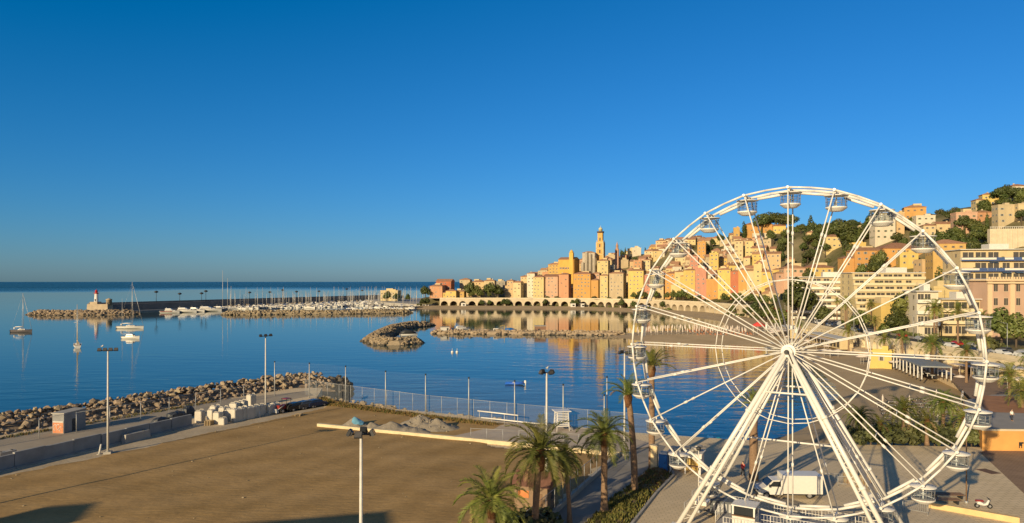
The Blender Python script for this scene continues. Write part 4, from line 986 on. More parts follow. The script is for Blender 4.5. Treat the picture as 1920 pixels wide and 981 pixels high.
# ------------------------------------------------------------------ hut, hedge, planted strip
bh = thing('brown_roof_hut', 'small hut with brown pitched roof under the date palms', 'hut', (AT(1004, 70), 70, 0), R(-20))
MB().box(0, 0, 1.45, 3.4, 3.0, 2.9).build('wall', mat('hut_plaster', (.24, .165, .11), rough=.9, var=.15), bh)
m = MB(); e = 2.0; f = 1.9
m.quad((-e, -f, 2.8), (e, -f, 2.8), (e, 0, 3.9), (-e, 0, 3.9)); m.quad((e, f, 2.8), (-e, f, 2.8), (-e, 0, 3.9), (e, 0, 3.9)); m.tri((-e, f, 2.8), (-e, -f, 2.8), (-e, 0, 3.9)); m.tri((e, -f, 2.8), (e, f, 2.8), (e, 0, 3.9)); m.quad((-e, f, 2.8), (e, f, 2.8), (e, -f, 2.8), (-e, -f, 2.8)); m.build('roof', mat('hut_roof', (.17, .085, .06), rough=.9, var=.2, scale=3), bh)
MB().box(.7, -1.53, 1.05, .95, .06, 2.1).build('door', wood, bh); MB().box(1.72, .2, 1.6, .05, .9, .8).build('window', glass_dark, bh); MB().box(-.75, -1.53, 1.95, 1.1, .06, .7).build('sign_panel', mat('orange_panel', (.55, .20, .07), rough=.6, var=.15), bh)
for i, (px, d, s, k, lb) in enumerate(((1000, 63.5, 1.25, 'bush', 'green bush in front of the brown roofed hut'), (966, 62.5, 1.1, 'bush', 'green bush beside the large date palm at the field corner'), (1022, 65.3, .9, 'bush', 'small green bush at the corner of the brown roofed hut'), (985, 61, 1.0, 'bush', 'low green bush under the fronds of the date palm'), (905, 57, .8, 'bush', 'small dark bush at the foot of the cut off date palm'))):
    tree(k, AT(px, d), d, 0, s, shade=0 if i % 2 else 1, label=lb, v=i % 3)
t = thing('garden_box', 'orange painted planter box under the cut off date palm', 'planter', (AT(938, 57.5), 57.5, 0), .1)
m = MB(); m.box(0, 0, 1.0, 2.0, 1.2, 2.0, taper=1.06); m.build('box', MATS['orange_panel'], t); m = MB(); m.box(0, 0, 2.02, 1.9, 1.1, .06); m.build('soil', trunk_m, t)
STRIP = [(5.6, 63), (7.7, 67.3), (11.2, 74.7), (17.1, 85.6), (19.4, 86.3), (18.9, 82.3), (15.4, 75.4), (11.5, 66.7), (9.3, 62)]
tag(grid_mesh(4, 21, 58, 90, .5, lambda P: np.clip(sd_poly(P, STRIP)*.35, -.1, .32)+vnoise(P[:, 0], P[:, 1], .9, 2)*.08, lambda P: sd_poly(P, STRIP) > -.3).build('planted_bank', mat('bank_soil', (.16, .11, .06), rough=1, col2=(.22, .16, .08), scale=.8)), kind='structure')
r_ = random.Random(12); sp1, sp2 = [], []
for i in range(4300):
    x, y = r_.uniform(5, 20), r_.uniform(61, 87); s = float(sd_poly(np.array([[x, y]]), STRIP)[0])
    if s > .15: (sp1 if (y < 75.5 or r_.random() < .22) else sp2 if r_.random() < .5 else []).append((x, y, min(s*.35, .32)-.05))
tuft_stuff('ground_cover', 'green ice plant covering the planted bank beside the path', sp1, .32, [ice, grn], 13, n=7, wd=.11)
tuft_stuff('dry_ground_cover', 'dry brown ground cover on the far end of the planted bank', sp2, .3, [dry, mat('dry_weed_red', (.17, .09, .04), rough=.9, var=.3)], 14, n=6, wd=.10)
kb = MB()
for a, b in zip([(19.7, 86.3), (19.2, 82.3), (15.7, 75.4), (11.8, 66.7)], [(19.2, 82.3), (15.7, 75.4), (11.8, 66.7), (9.5, 61.5)]): kb.box((a[0]+b[0])/2, (a[1]+b[1])/2, .1, math.dist(a, b)+.1, .25, .2, rot=math.atan2(b[1]-a[1], b[0]-a[0]))
tag(kb.build('bank_kerb', concrete), 'low grey kerb along the plaza side of the planted bank', 'kerb')
sheet('wheel_apron', [(21, 95), (20, 87), (19.4, 82.3), (15.9, 75.4), (12, 66.7), (9.6, 61), (6, 50), (40, 45), (44, 62), (46, 80), (47, 92)], .006, mat('apron_paving', (.58, .465, .31), rough=.9, col2=(.70, .565, .385), scale=.3, detail=9, joint=1.6))

# ------------------------------------------------------------------ stall, pillar, blue cabin, van
x, y = G(1227, 880); t = thing('cream_pillar', 'square cream pillar standing left of the blue cabin', 'pillar', (x, y, 0), R(-20)); MB().box(0, 0, 1.45, .8, .8, 2.9).build('shaft', mat('pillar_cream', (.66, .52, .31), var=.08), t); MB().box(0, 0, 2.95, .95, .95, .12).build('cap', beige, t)
x, y = G(1245, 882); t = thing('blue_cabin', 'blue plastic toilet cabin with white roof between the pillar and the stall', 'cabin', (x, y, 0), R(-25))
blue = mat('blue_plastic', (.02, .12, .35), rough=.45, var=.1); MB().box(0, 0, 1.05, 1.05, 1.1, 2.1).build('body', blue, t); MB().box(0, -.57, 1.0, .8, .04, 1.85).build('door', mat('blue_plastic_door', (.03, .16, .42), rough=.4, var=.1), t); m = MB(); m.box(0, 0, 2.18, 1.15, 1.2, .18, taper=.75); m.build('roof', white_dull, t); MB().box(.25, -.6, 1.05, .06, .05, .22).build('handle', dark, t)
x, y = G(1288, 884); t = thing('market_stall', 'white framed stall with open front beside the blue cabin', 'stall', (x, y, 0), R(-26))
for sx in (-1.75, 0, 1.75):
    for sy in (-1, 1): MB().box(sx, sy, 1.2, .16, .16, 2.4).build('post', white, t)
MB().box(0, -1.05, 2.2, 3.9, .1, .5).build('fascia', white, t); m = MB(); m.box(0, 0, 2.5, 4.1, 2.5, .1); m.build('roof', white_dull, t); MB().box(0, -.9, .95, 3.6, .5, .08).build('counter', wood, t); MB().box(0, .95, 1.1, 3.5, .06, 2.2).build('back_panel', mat('stall_yellow', (.62, .45, .16), var=.2), t); MB().box(1.72, 0, 1.05, .08, 2.0, 2.1).build('side_panel', white, t)
r_ = random.Random(4)
for i in range(9):
    ox, oy = r_.uniform(-1.6, 1.5), r_.uniform(-.7, .9); c, s = math.cos(R(-26)), math.sin(R(-26)); wx, wy = x+c*ox-s*oy, y+s*ox+c*oy; L_ = r_.uniform(.7, 1.1)
    o = thing('folded_cushion', None, 'cushion', (wx, wy, 2.58+(.25 if i > 5 else 0)), r_.uniform(0, 3), 'folded cushions on the stall roof')
    tag(o, 'pale folded lounger cushion stacked on the stall roof'); q = BAG; put('cushion', bag_mesh(1, 1, 1) if i == 0 else CUSH, o, None, 0, (L_, .6, .3)); CUSH = o.children[0].data
tyre = mat('tyre', (.02, .02, .02), rough=.85, var=.1); rim = mat('wheel_rim', (.4, .4, .41), rough=.4, metal=.6, var=.05)
def wheel_part(parent, x, y, r, wdt=.22):
    wv = put('wheel', None, parent, (x, y, r)); s = 1 if y > 0 else -1
    m = MB(); m.tube((0, -wdt/2, 0), (0, wdt/2, 0), r, n=18); m.build('tyre', tyre, wv); m = MB(); m.tube((0, s*wdt/2, 0), (0, s*(wdt/2+.02), 0), r*.6, n=14); m.build('rim', rim, wv)
vx, vy = G(1484, 935); t = thing('box_van', 'white box van parked behind the wheel platform', 'van', (vx, vy+1.0, 0), R(-3)); 
MB().box(1.3, 0, 1.78, 4.2, 2.15, 2.35).build('cargo_box', white, t)
m = MB()                                           # cab: side profile swept across the width
prof = [(-3.45, .45), (-3.5, .95), (-3.25, 1.2), (-2.55, 1.42), (-1.85, 2.25), (-.85, 2.3), (-.85, .45)]
k = len(m.v)
for yy, sh in ((-1.0, 0), (1.0, 0)):
    for (a, b) in prof: m.v.append((a, yy*(1 if b < 1.4 else .9), b))
n = len(prof)
for i in range(n): j = (i+1) % n; m.f.append((i, j, n+j, n+i)); m.mi.append(0); m.sm.append(False)
m.f.append(tuple(reversed(range(n)))); m.f.append(tuple(range(n, 2*n))); m.mi += [0, 0]; m.sm += [False, False]; m.build('cab', white, t)
m = MB(); m.quad((-2.52, -.88, 1.50), (-2.52, .88, 1.50), (-1.93, .83, 2.19), (-1.93, -.83, 2.19)); 
for v_ in range(4): m.v[v_] = (m.v[v_][0]-.03, m.v[v_][1], m.v[v_][2]+.03)
m.build('windscreen', glass_dark, t)
for s in (-1, 1): m = MB(); y_ = s*1.0; m.quad((-2.35, y_, 1.48), (-1.05, y_, 1.48), (-1.05, s*.93, 2.12), (-1.83, s*.93, 2.12)); m.build('side_window', glass_dark, t); MB().box(-2.3, s*1.15, 1.6, .12, .22, .34).build('mirror', dark, t)
MB().box(.9, 0, .5, 5.2, 1.7, .2).build('chassis', dark, t); MB().box(-3.46, 0, .52, .16, 1.95, .26).build('bumper', dark, t)
for s in (-1, 1): MB().box(-3.46, s*.72, .95, .1, .35, .22).build('headlight', winglass, t)
for xx in (-2.6, 2.0):
    for s in (-1, 1): wheel_part(t, xx, s*.92, .38)
t.scale = (.97, .95, .82)
# right foreground: cream kerb, wooden benches, scooter, orange terrace
for (p, q, lb) in (((1742, 951), (1912, 981), 'cream kerb beam on the plaza by the wheel, at the lower edge'),):
    a, b = G(*p), G(*q); m = MB(); m.box((a[0]+b[0])/2, (a[1]+b[1])/2, .28, math.dist(a, b), .55, .56, rot=math.atan2(b[1]-a[1], b[0]-a[0])); tag(m.build('plaza_kerb', mat('kerb_ochre', (.62, .45, .22), var=.12, scale=1)), lb, 'kerb')
for i, (px, py, lb) in enumerate(((1776, 934, 'brown slatted bench, upper of two on the plaza by the wheel'), (1768, 944, 'brown slatted bench, lower of two next to the cream kerb'))):
    x, y = G(px, py); t = thing('slatted_bench', lb, 'bench', (x, y, 0), R(-4), 'wooden plaza benches'); m = MB()
    for j in range(5): m.box(0, -.4+.2*j, .45, 3.2, .17, .06)
    m.build('seat', wood, t)
    for s in (-1.3, 1.3): MB().box(s, 0, .21, .14, .8, .42).build('leg', dark, t)
x, y = G(1843, 953); t = thing('motor_scooter', 'white motor scooter with red seat parked on the plaza', 'scooter', (x, y, 0), R(-12)); red = mat('red_paint', (.22, .025, .02), rough=.4, var=.05)
m = MB(); m.path([(-.55, 0, .55), (-.3, 0, .5), (.05, 0, .35), (.35, 0, .42), (.55, 0, .85)], [.16, .2, .13, .14, .1], n=10); m.build('body', white, t)
m = MB(); m.box(-.32, 0, .76, .75, .3, .14, taper=.85); m.build('seat', red, t)
for xx in (-.55, .62): q = put('wheel', None, t, (xx, 0, .24)); MB().tube((0, -.07, 0), (0, .07, 0), .24, n=14).build('tyre', tyre, q); MB().tube((0, -.08, 0), (0, .08, 0), .12, n=10).build('rim', rim, q)
m = MB(); m.tube((.62, 0, .3), (.48, 0, 1.05), .035, n=6); m.tube((.48, -.32, 1.05), (.48, .32, 1.05), .025, n=6); m.build('handlebar', dark, t); MB().sphere((.58, 0, .88), .1).build('headlight', winglass, t)
om = mat('orange_render', (.62, .32, .10), rough=.9, var=.1, scale=.5)
ter = thing('terrace', 'raised terrace with orange front wall behind the plaza palms', 'terrace', (64, 94.5, 0)); P_ = [(0, 0), (12, -.6), (40, 6), (48, 34), (22, 30), (13, 24)]
m = MB(); m.prism(P_, 0, 2.7, 0, 1); m.build('wall', [om, mat('terrace_paving', (.30, .28, .26), rough=.9, var=.12, scale=.4)], ter)
m = MB()
for a, b in zip(P_[:2], P_[1:3]): m.box((a[0]+b[0])/2, (a[1]+b[1])/2+.12, 2.82, math.dist(a, b), .3, .24, rot=math.atan2(b[1]-a[1], b[0]-a[0]))
m.build('coping', beige, ter)
m = MB(); m.box(5.0, -.29, .95, .42, .05, .5); m.box(5.3, -.3, 1.1, .2, .05, .2); m.box(4.85, -.28, .6, .1, .05, .4); m.box(5.15, -.29, .6, .1, .05, .4); m.build('stencil_mark', dark, ter)
m = MB(); m.box(75, 112, 2.76, 8, 3, .1); 
sheet('terrace_planting', [(74, 108), (84, 106), (92, 122), (82, 124)], 2.72, mat('planting_soil', (.34, .17, .09), rough=1, var=.2, scale=.6))
# manhole plates on the plaza
x, y = G(1853, 884); tag(MB().box(x, y, .008, 1.5, 2.2, .016, rot=.25).build('drain_cover', mat('rusty_plate', (.15, .09, .06), rough=.8, var=.3, scale=4)), 'rusty rectangular drain cover in the plaza paving', 'drain cover')
t = thing('turquoise_pedalo', 'turquoise pedal boat pulled up at the water edge', 'boat', (*G(1336, 829, -2.3), -2.2), R(10)); tq = mat('turquoise', (.02, .33, .42), rough=.4, var=.08)
for s in (-.6, .6): MB().path([(-1.5, s, .2), (-1.2, s, .2), (1.2, s, .2), (1.7, s, .38)], [.12, .28, .28, .08], n=10).build('float', tq, t)
MB().box(0, 0, .42, 1.9, 1.3, .12).build('deck', tq, t); MB().box(-.4, 0, .72, .5, 1.1, .5).build('seat', blue, t)
# ------------------------------------------------------------------ boats
hull_w = mat('hull_white', (.74, .72, .68), rough=.3, var=.04, spec=.5); hull_n = mat('hull_navy', (.03, .045, .09), rough=.3, var=.05, spec=.5); hull_g = mat('hull_grey', (.13, .12, .13), rough=.5, var=.1)
mast_m = mat('mast_aluminium', (.48, .46, .43), rough=.4, metal=.2, var=.05); sailc = [mat('sail_cover_blue', (.05, .10, .26), rough=.8, var=.1), mat('sail_cover_tan', (.42, .34, .24), rough=.8, var=.1), mat('sail_cover_white', (.66, .63, .58), rough=.8, var=.05)]
antif = mat('antifouling', (.16, .03, .03), rough=.7, var=.1); teak = mat('teak_deck', (.34, .23, .14), rough=.7, var=.15)
def hull_mesh(L, B, fb, mt, sheer=.25, name='hull'):
    m = MB(); K = 14; sec = 7
    for i in range(K+1):
        u = i/K; x = -L/2+L*u; bw = B/2*(min(1, .72+.6*u) if u < .5 else max(.02, 1-((u-.5)/.5)**2.3)); zt = fb+sheer*max(0, (u-.4)/.6)**2
        for j in range(sec):
            a = j/(sec-1); yv = bw*(1-(1-a)**2.2) if j else 0; zv = -.35+(zt+.35)*a**1.3; m.v.append((x+.35*a*u*u*.6, yv, zv))
    for s in (1, -1):
        if s == -1:
            k0 = len(m.v); m.v += [(p[0], -p[1], p[2]) for p in m.v[:k0]]
        off = 0 if s == 1 else (K+1)*sec
        for i in range(K):
            for j in range(sec-1):
                a, b, c, d = off+i*sec+j, off+(i+1)*sec+j, off+(i+1)*sec+j+1, off+i*sec+j+1; m.f.append((a, b, c, d) if s == -1 else (d, c, b, a)); m.mi.append(0); m.sm.append(True)
    o2 = (K+1)*sec
    for i in range(K):
        t0, t1 = i*sec+sec-1, (i+1)*sec+sec-1; m.f.append((t0, t1, o2+t1, o2+t0)); m.mi.append(1); m.sm.append(False)
    m.f.append(tuple([j for j in range(sec)]+[o2+j for j in reversed(range(sec))])); m.mi.append(0); m.sm.append(False)
    return m.mesh(name, [mt, teak])
SAIL = {}
def sailing_yacht(label, x, y, L=11, rz=0.0, mast=14, hm=0, cover=0, two=False, group=None, low=False, leanz=None):
    t = thing('sailing_yacht', label, 'yacht', (x, y, SEA), rz, group)
    key = (round(L), hm)
    if key not in SAIL: SAIL[key] = hull_mesh(round(L), round(L)*.29, 1.0+L*.02, [hull_w, hull_n, hull_g][hm])
    put('hull', SAIL[key], t)
    h = 1.0+L*.02
    kc = ('cab', round(L))
    if kc not in SAIL:
        m = MB(); m.box(.04*L, 0, h+.2, L*.36, L*.16, .5, taper=.82); m.box(-.02*L, 0, h+.55, L*.1, L*.14, .3, taper=.8); SAIL[kc] = m.mesh('cabin', hull_w)
        m = MB()
        for s in (-1, 1): m.box(.05*L, s*L*.077, h+.25, L*.26, .06, .18)
        SAIL[('win', round(L))] = m.mesh('window', glass_dark)
    put('cabin', SAIL[kc], t); put('window', SAIL[('win', round(L))], t)
    km = ('mast', round(mast))
    if km not in SAIL:
        m = MB(); m.tube((0, 0, 0), (0, 0, mast), .13 if not low else .18, .10 if not low else .14, n=8); m.tube((0, -1.1, mast*.55), (0, 1.1, mast*.55), .05, n=5); m.tube((0, -.8, mast*.78), (0, .8, mast*.78), .04, n=5); SAIL[km] = m.mesh('mast', mast_m)
    put('mast', SAIL[km], t, (L*.08, 0, h))
    m = MB(); m.path([(L*.07, 0, h+1.5), (-L*.12, 0, h+1.55), (-L*.3, 0, h+1.45)], [.22, .24, .12], n=8); m.build('sail_cover', sailc[cover], t)
    if not low:
        m = MB(); top = (L*.08, 0, h+mast*.97)
        for q in ((L*.5, 0, h+.3), (-L*.48, 0, h), (L*.06, L*.13, h), (L*.06, -L*.13, h)): m.tube(top, q, .022, n=4)
        m.tube((L*.5, 0, h+.35), (L*.12, 0, h+mast*.9), .07, n=6); m.build('rigging', mast_m, t)
        m = MB()
        for s in (-1, 1):
            for i in range(7): xx = -L*.45+i*L*.13; m.tube((xx, s*L*.13*(1 if i < 5 else .7), h), (xx, s*L*.13*(1 if i < 5 else .7), h+.65), .02, n=4)
            m.tube((-L*.45, s*L*.13, h+.62), (L*.12, s*L*.13, h+.62), .02, n=4)
        m.build('guard_rail', mast_m, t)
        m = MB(); m.box(-L*.33, 0, h+.9, .5, .8, .9, taper=.8); m.build('spray_hood', sailc[cover], t)
    if two: m = MB(); m.tube((-L*.3, 0, h), (-L*.3, 0, h+mast*.62), .1, .06, n=7); m.build('mizzen_mast', mast_m, t)
    return t
def anch(px, py): return G(px, py, SEA)
x, y = anch(40, 623); sailing_yacht('dark hulled sailing yacht anchored alone far out to the left', x, y, 10, R(5), 18.5, 2, 2)
x, y = anch(145, 652); sailing_yacht('white two masted sailing yacht anchored nearest the breakwater', x, y, 9, R(125), 15.5, 0, 1, two=True)
x, y = anch(244, 616); sailing_yacht('white two masted ketch anchored behind the small motor boat', x, y, 14, R(3), 24, 0, 2, two=True)
MOT = {}
def motor_boat(label, x, y, L=7, rz=0.0, hm=0, group=None, fly=False):
    t = thing('motor_boat', label, 'motor boat', (x, y, SEA), rz, group); key = (round(L), hm, fly)
    if key not in MOT:
        a = hull_mesh(round(L), round(L)*.33, .6+L*.05, [hull_w, hull_n, hull_g][hm], .45); h = .6+L*.05; m = MB(); m.box(-.02*L, 0, h+.5, L*.42, L*.22, 1.0, taper=.8); m.box(.22*L, 0, h+.2, L*.2, L*.18, .4, taper=.7)
        if fly: m.box(-.06*L, 0, h+1.3, L*.3, L*.2, .5, taper=.9); m.tube((-.15*L, 0, h+1.5), (-.18*L, 0, h+2.6), .08, n=6)
        g = MB()
        for s in (-1, 1): g.box(-.02*L, s*L*.106, h+.55, L*.34, .06, .4)
        g.box(L*.185, 0, h+.6, .12, L*.17, .42); MOT[key] = (a, m.mesh('cabin', hull_w), g.mesh('window', glass_dark))
    a, b, c = MOT[key]; put('hull', a, t); put('cabin', b, t); put('window', c, t); return t
x, y = anch(245, 635); motor_boat('small white cabin boat anchored in front of the two masted ketch', x, y, 8, R(-4), 0)
# marina: rows of boats between the outer mole and the low tan breakwater
r_ = random.Random(31); NBOAT = 0
def mole_pt(t, o): return (-340+163*t+o*.895, 560+325*t-o*.45)
for row, (o, n, t0, t1) in enumerate(((9, 52, .24, 1.06), (26, 50, .28, 1.08), (44, 48, .30, 1.1), (64, 46, .36, 1.12), (86, 40, .42, 1.14), (110, 26, .7, 1.16))):
    for i in range(n):
        t = t0+(t1-t0)*(i+r_.uniform(.2, .8))/n; x, y = mole_pt(t, o+r_.uniform(-2, 2))
        if y < 572 or (CX+F*x/y) < 428 or y > 905: continue
        if r_.random() < .62:
            ob = sailing_yacht(None, x, y, r_.choice((8, 9, 10, 12)), R(-26)+r_.choice((0, math.pi))+r_.uniform(-.1, .1), r_.choice((11, 12, 13, 14, 16, 18)), r_.choice((0, 0, 0, 1)), r_.randrange(3), group='yachts moored in the marina', low=True)
            auto(ob, 'moored sailing yacht with '+('navy' if ob.children[0].data.name.startswith('hull') and ob.children[0].data.materials[0].name == 'hull_navy' else 'white')+' hull', 2)
        else:
            ob = motor_boat(None, x, y, r_.choice((6, 7, 9, 11)), R(-26)+r_.uniform(-.15, .15)+r_.choice((0, math.pi)), r_.choice((0, 0, 0, 1)), 'motor boats moored in the marina', r_.random() < .4); auto(ob, 'moored white motor cruiser' if ob.children[0].data.materials[0].name == 'hull_white' else 'moored navy hulled cruiser', 1)
for i, (px, py, L, rz, hm, lb) in enumerate(((318, 587, 15, 8, 0, 'red striped motor yacht at the quay left of the big white yachts'), (345, 586, 20, 4, 0, 'large white motor yacht moored at the outer quay, second from the lighthouse'), (366, 585, 16, -4, 0, 'cream motor yacht between the two largest white yachts'), (388, 584, 24, 6, 0, 'largest white motor yacht with long sleek deck at the outer quay'), (412, 582, 14, 3, 1, 'navy motor yacht at the end of the big yacht quay'))):
    x, y = anch(px, py); o = motor_boat(lb, x, y, L, R(rz), hm, 'large yachts at the outer quay', True); o.scale = (1, 1, 1.25)
    if i == 0: m = MB(); m.box(-2, -2.42, 1.0, 9, .12, .5); m.build('red_stripe', antif, o)
for px, py, mast, L, lb in ((414, 581, 34, 20, 'tall masted sailing ship at the outer quay, highest mast of the harbour'), (424, 581, 27, 16, 'large sailing yacht beside the tallest mast of the harbour'), (431, 580, 20, 13, 'sailing yacht with medium mast at the end of the outer quay')):
    x, y = anch(px, py); sailing_yacht(lb, x, y, L, R(10), mast, 0, 2, low=True)
for i in range(46):
    x, y = r_.uniform(-150, -88), r_.uniform(600, 715)
    if y > 668+(-x-84)*.9 or y < 572+(x+150)*.15: continue
    if i % 2: auto(sailing_yacht(None, x, y, r_.choice((8, 9, 10)), R(r_.uniform(-40, 10)), r_.choice((11, 13, 15)), r_.choice((0, 0, 1)), r_.randrange(3), group='yachts moored in the marina', low=True), 'sailing yacht by the shore', 2)
    else: auto(motor_boat(None, x, y, r_.choice((6, 7, 9)), R(r_.uniform(-40, 20)), r_.choice((0, 0, 1)), 'motor boats moored in the marina'), 'small motor boat by the shore', 1)
# outer mole, its light and hut
mo = thing('harbour_mole', 'long dark grey harbour mole running from the lighthouse behind the yachts', 'mole', (-340, 560, 0)); ang = math.atan2(325, 163)
m = MB(); ln = math.hypot(163, 325)*1.17; c, s = math.cos(ang), math.sin(ang)
for i in range(14): u = ln*(i+.5)/14; m.box(u*c, u*s, .4, ln/14+.02, 7, 7.6, rot=ang)
m.build('wall', mat('mole_stone', (.20, .19, .185), rough=.9, var=.25, scale=.15), mo)
m = MB(); u = ln*.5; m.box(u*c-2.6*s, u*s+2.6*c, 4.9, ln, 1.0, 1.5, rot=ang); m.build('parapet', MATS['mole_stone'], mo)
m = MB(); u = ln*.45; m.box(u*c+7*s, u*s-7*c, -2.2, ln*.9, 7, 1.6, rot=ang); m.build('quay', concrete, mo)
x, y = anch(163, 589); lh = thing('lighthouse', 'white lighthouse with red lantern on the harbour pier head', 'lighthouse', (x-1, y+14, -1), 0)
MB().box(3, 0, 2.6, 17, 8, 6.6, taper=.95).build('base_building', mat('pier_stone', (.42, .34, .24), rough=.9, var=.15, scale=.3), lh); MB().box(-.6, 0, 6.6, 6, 6, 2.2).build('plinth', MATS['pier_stone'], lh)
m = MB(); m.lathe([(1.75, 7.5), (1.6, 7.7), (1.25, 14.2)], 20); m.build('tower', white, lh); redm = mat('lighthouse_red', (.42, .03, .03), rough=.5, var=.06)
m = MB(); m.lathe([(1.3, 14.2), (1.9, 14.4), (1.9, 14.7), (1.0, 14.7), (1.0, 16.2), (1.25, 16.3), (.7, 17.0), (.12, 17.3), (.05, 18.2)], 18); m.build('lantern', redm, lh); MB().box(0, -1.5, 9.0, .8, .3, 1.9).build('door', dark, lh)
m = MB()
for i in range(12): a = 2*math.pi*i/12; m.tube((1.85*math.cos(a), 1.85*math.sin(a), 14.7), (1.85*math.cos(a), 1.85*math.sin(a), 15.7), .04, n=4)
m.build('gallery_rail', redm, lh)
x, y = anch(185, 589); t = thing('pier_hut', 'small tan round hut on the mole next to the lighthouse', 'hut', (x, y+14, 4.0)); m = MB(); m.lathe([(2.1, 0), (2.1, 4.2), (2.4, 4.3), (2.4, 4.7), (.2, 5.6)], 14); m.build('wall', MATS['pier_stone'], t); MB().box(0, -2.1, 1.1, 1, .2, 2.2).build('door', dark, t)
# lamps along the mole
for i, px in enumerate((293, 337, 378, 386, 468, 506, 530, 556, 598, 650, 679)):
    t_ = min(1.1, max(0.0, (px-170)/640.0)); 
    lo, hi = 0.0, 1.15
    for _ in range(30):
        mid = (lo+hi)/2; q = mole_pt(mid, 0)
        if CX+F*q[0]/q[1] < px: lo = mid
        else: hi = mid
    q = mole_pt(lo, 0); hh = 9 if i % 3 == 0 else 7
    o = thing('mole_lamp', f'dark lamp standard on the harbour mole, {OR[i]} counted from the lighthouse', 'street lamp', (q[0], q[1], 4.2), 0, 'lamp standards along the mole')
    MB().tube((0, 0, 0), (0, 0, hh), .22, .16, n=7).build('post', dark, o); m = MB(); m.lathe([(.3, 0), (1.6, .5), (1.8, 1.1), (1.0, 1.7), (.2, 2.0)], 10, (0, 0, hh-.3)); m.build('lamp_head', dark, o)
# jetty odds and ends, swimmers' raft, buoys
x, y = anch(862, 625); motor_boat('small white dinghy lying on the rock jetty', x, y+4, 9, R(20)).location.z = SEA+1.3
x, y = anch(766, 632); t = thing('covered_boat', 'dark covered boat with white hull lying inside the rock hook', 'boat', (x, y, SEA+.6), R(15)); put('hull', hull_mesh(8, 2.6, .9, hull_w), t); m = MB(); m.path([(-3.6, 0, .95), (-1.5, 0, 1.7), (1.2, 0, 1.5), (3.4, 0, 1.1)], [.9, 1.25, 1.1, .3], n=10); m.build('cover', dark, t)
x, y = anch(832, 627); t = thing('jetty_hut', 'small white cabin at the outer end of the rock jetty', 'cabin', (x, y+6, SEA+.9), .2); MB().box(0, 0, 1.1, 4.2, 2.5, 2.2).build('wall', white_dull, t); MB().box(0, 0, 2.3, 4.6, 2.9, .2).build('roof', concrete, t); MB().box(1.2, -1.27, .9, .8, .06, 1.8).build('door', dark, t)
x, y = anch(936, 626); t = thing('work_raft', 'yellow work raft with deck cabin moored along the rock jetty', 'raft', (x, y+1, SEA), .0); ym = mat('raft_yellow', (.55, .38, .06), rough=.5, var=.1)
MB().box(0, 0, .3, 8, 3.2, 1.0).build('pontoon', ym, t); MB().box(-1.6, 0, 1.7, 2.6, 2.2, 1.8).build('cabin', white_dull, t); MB().box(-1.6, -1.12, 1.9, 1.8, .06, .7).build('window', glass_dark, t); MB().tube((2.5, 0, .8), (2.5, 0, 4.2), .12, n=8).tube((2.5, 0, 4.2), (.4, 0, 3.6), .08, n=6).build('crane', ym, t)
x, y = anch(958, 624); t = thing('boat_tarp', 'blue covered boat moored beside the yellow work raft', 'boat', (x, y+2, SEA), .1); put('hull', hull_mesh(8, 2.6, .9, hull_w), t); m = MB(); m.path([(-3.4, 0, .9), (0, 0, 1.3), (3, 0, 1.0)], [1.0, 1.15, .3], n=8); m.build('cover', MATS['blue_plastic'], t)
x, y = anch(1014, 628); t = thing('jetty_shed', 'square brown stone shed standing where the jetty meets the spit', 'shed', (x, y+7, SEA+.6), .1); MB().box(0, 0, 1.6, 5, 4.5, 3.2).build('wall', mat('brown_stone', (.22, .13, .09), rough=.9, var=.2), t); MB().box(0, 0, 3.3, 5.5, 5, .25).build('roof', concrete, t); MB().box(-.8, -2.27, 1.0, 1.1, .06, 2.0).build('door', dark, t)
x, y = anch(965, 721); t = thing('inflatable_boat', 'bright blue inflatable boat with white outboard floating in the bay', 'boat', (x, y, SEA), R(-6)); bi = mat('inflatable_blue', (.01, .10, .50), rough=.4, var=.06)
m = MB()
for s in (-1, 1): m.path([(-2.3, s*.72, .28), (.9, s*.72, .3), (2.0, s*.42, .42), (2.35, 0, .5)], [.24, .27, .25, .2], n=10)
m.build('tube', bi, t); MB().box(-.2, 0, .22, 3.8, 1.2, .12).build('floor', MATS['blue_plastic'], t); MB().box(-.3, 0, .55, .35, 1.25, .1).build('seat', white, t)
m = MB(); m.box(2.6, 0, .75, .5, .5, .6, taper=.8); m.box(2.7, 0, .2, .2, .2, .8); m.build('outboard', white, t); m = MB(); m.box(2.0, 0, .5, .12, 1.1, .5); m.build('transom', dark, t)
for px, lb in ((848, 'small white buoy, left of two floating in the bay'), (857, 'small white buoy, right of two floating in the bay')):
    x, y = anch(px, 661); t = thing('buoy', lb, 'buoy', (x, y, SEA), 0, 'white buoys'); MB().sphere((0, 0, .15), .5, 12, 8).build('float', white, t); MB().tube((0, 0, .5), (0, 0, 1.5), .07, n=6).build('staff', white_dull, t)

# ------------------------------------------------------------------ beach furniture
par_m = [mat('parasol_white', (.60, .52, .46), rough=.85, var=.05), mat('parasol_red', (.55, .06, .05), rough=.8, var=.08)]
m = MB(); m.lathe([(.09, .9), (.2, 1.0), (.17, 1.9), (.05, 2.35)], 8); PCL = m.mesh('closed_canopy', par_m[0]); m = MB(); m.tube((0, 0, -.3), (0, 0, 2.45), .04, n=6); PPO = m.mesh('pole', white_dull)
lw = [mat('lounger_dark', (.10, .085, .08), rough=.8, var=.15), mat('lounger_orange', (.45, .17, .07), rough=.8, var=.15)]
LN = []
for q in lw: m = MB(); m.box(-.25, 0, .36, 1.3, .62, .1); m.path([(.38, 0, .38), (.7, 0, .62), (.95, 0, .85)], [.08, .07, .07], n=6); m.quad((.38, -.31, .42), (.95, -.31, .92), (.95, .31, .92), (.38, .31, .42)); LN.append(m.mesh('mattress', q))
m = MB()
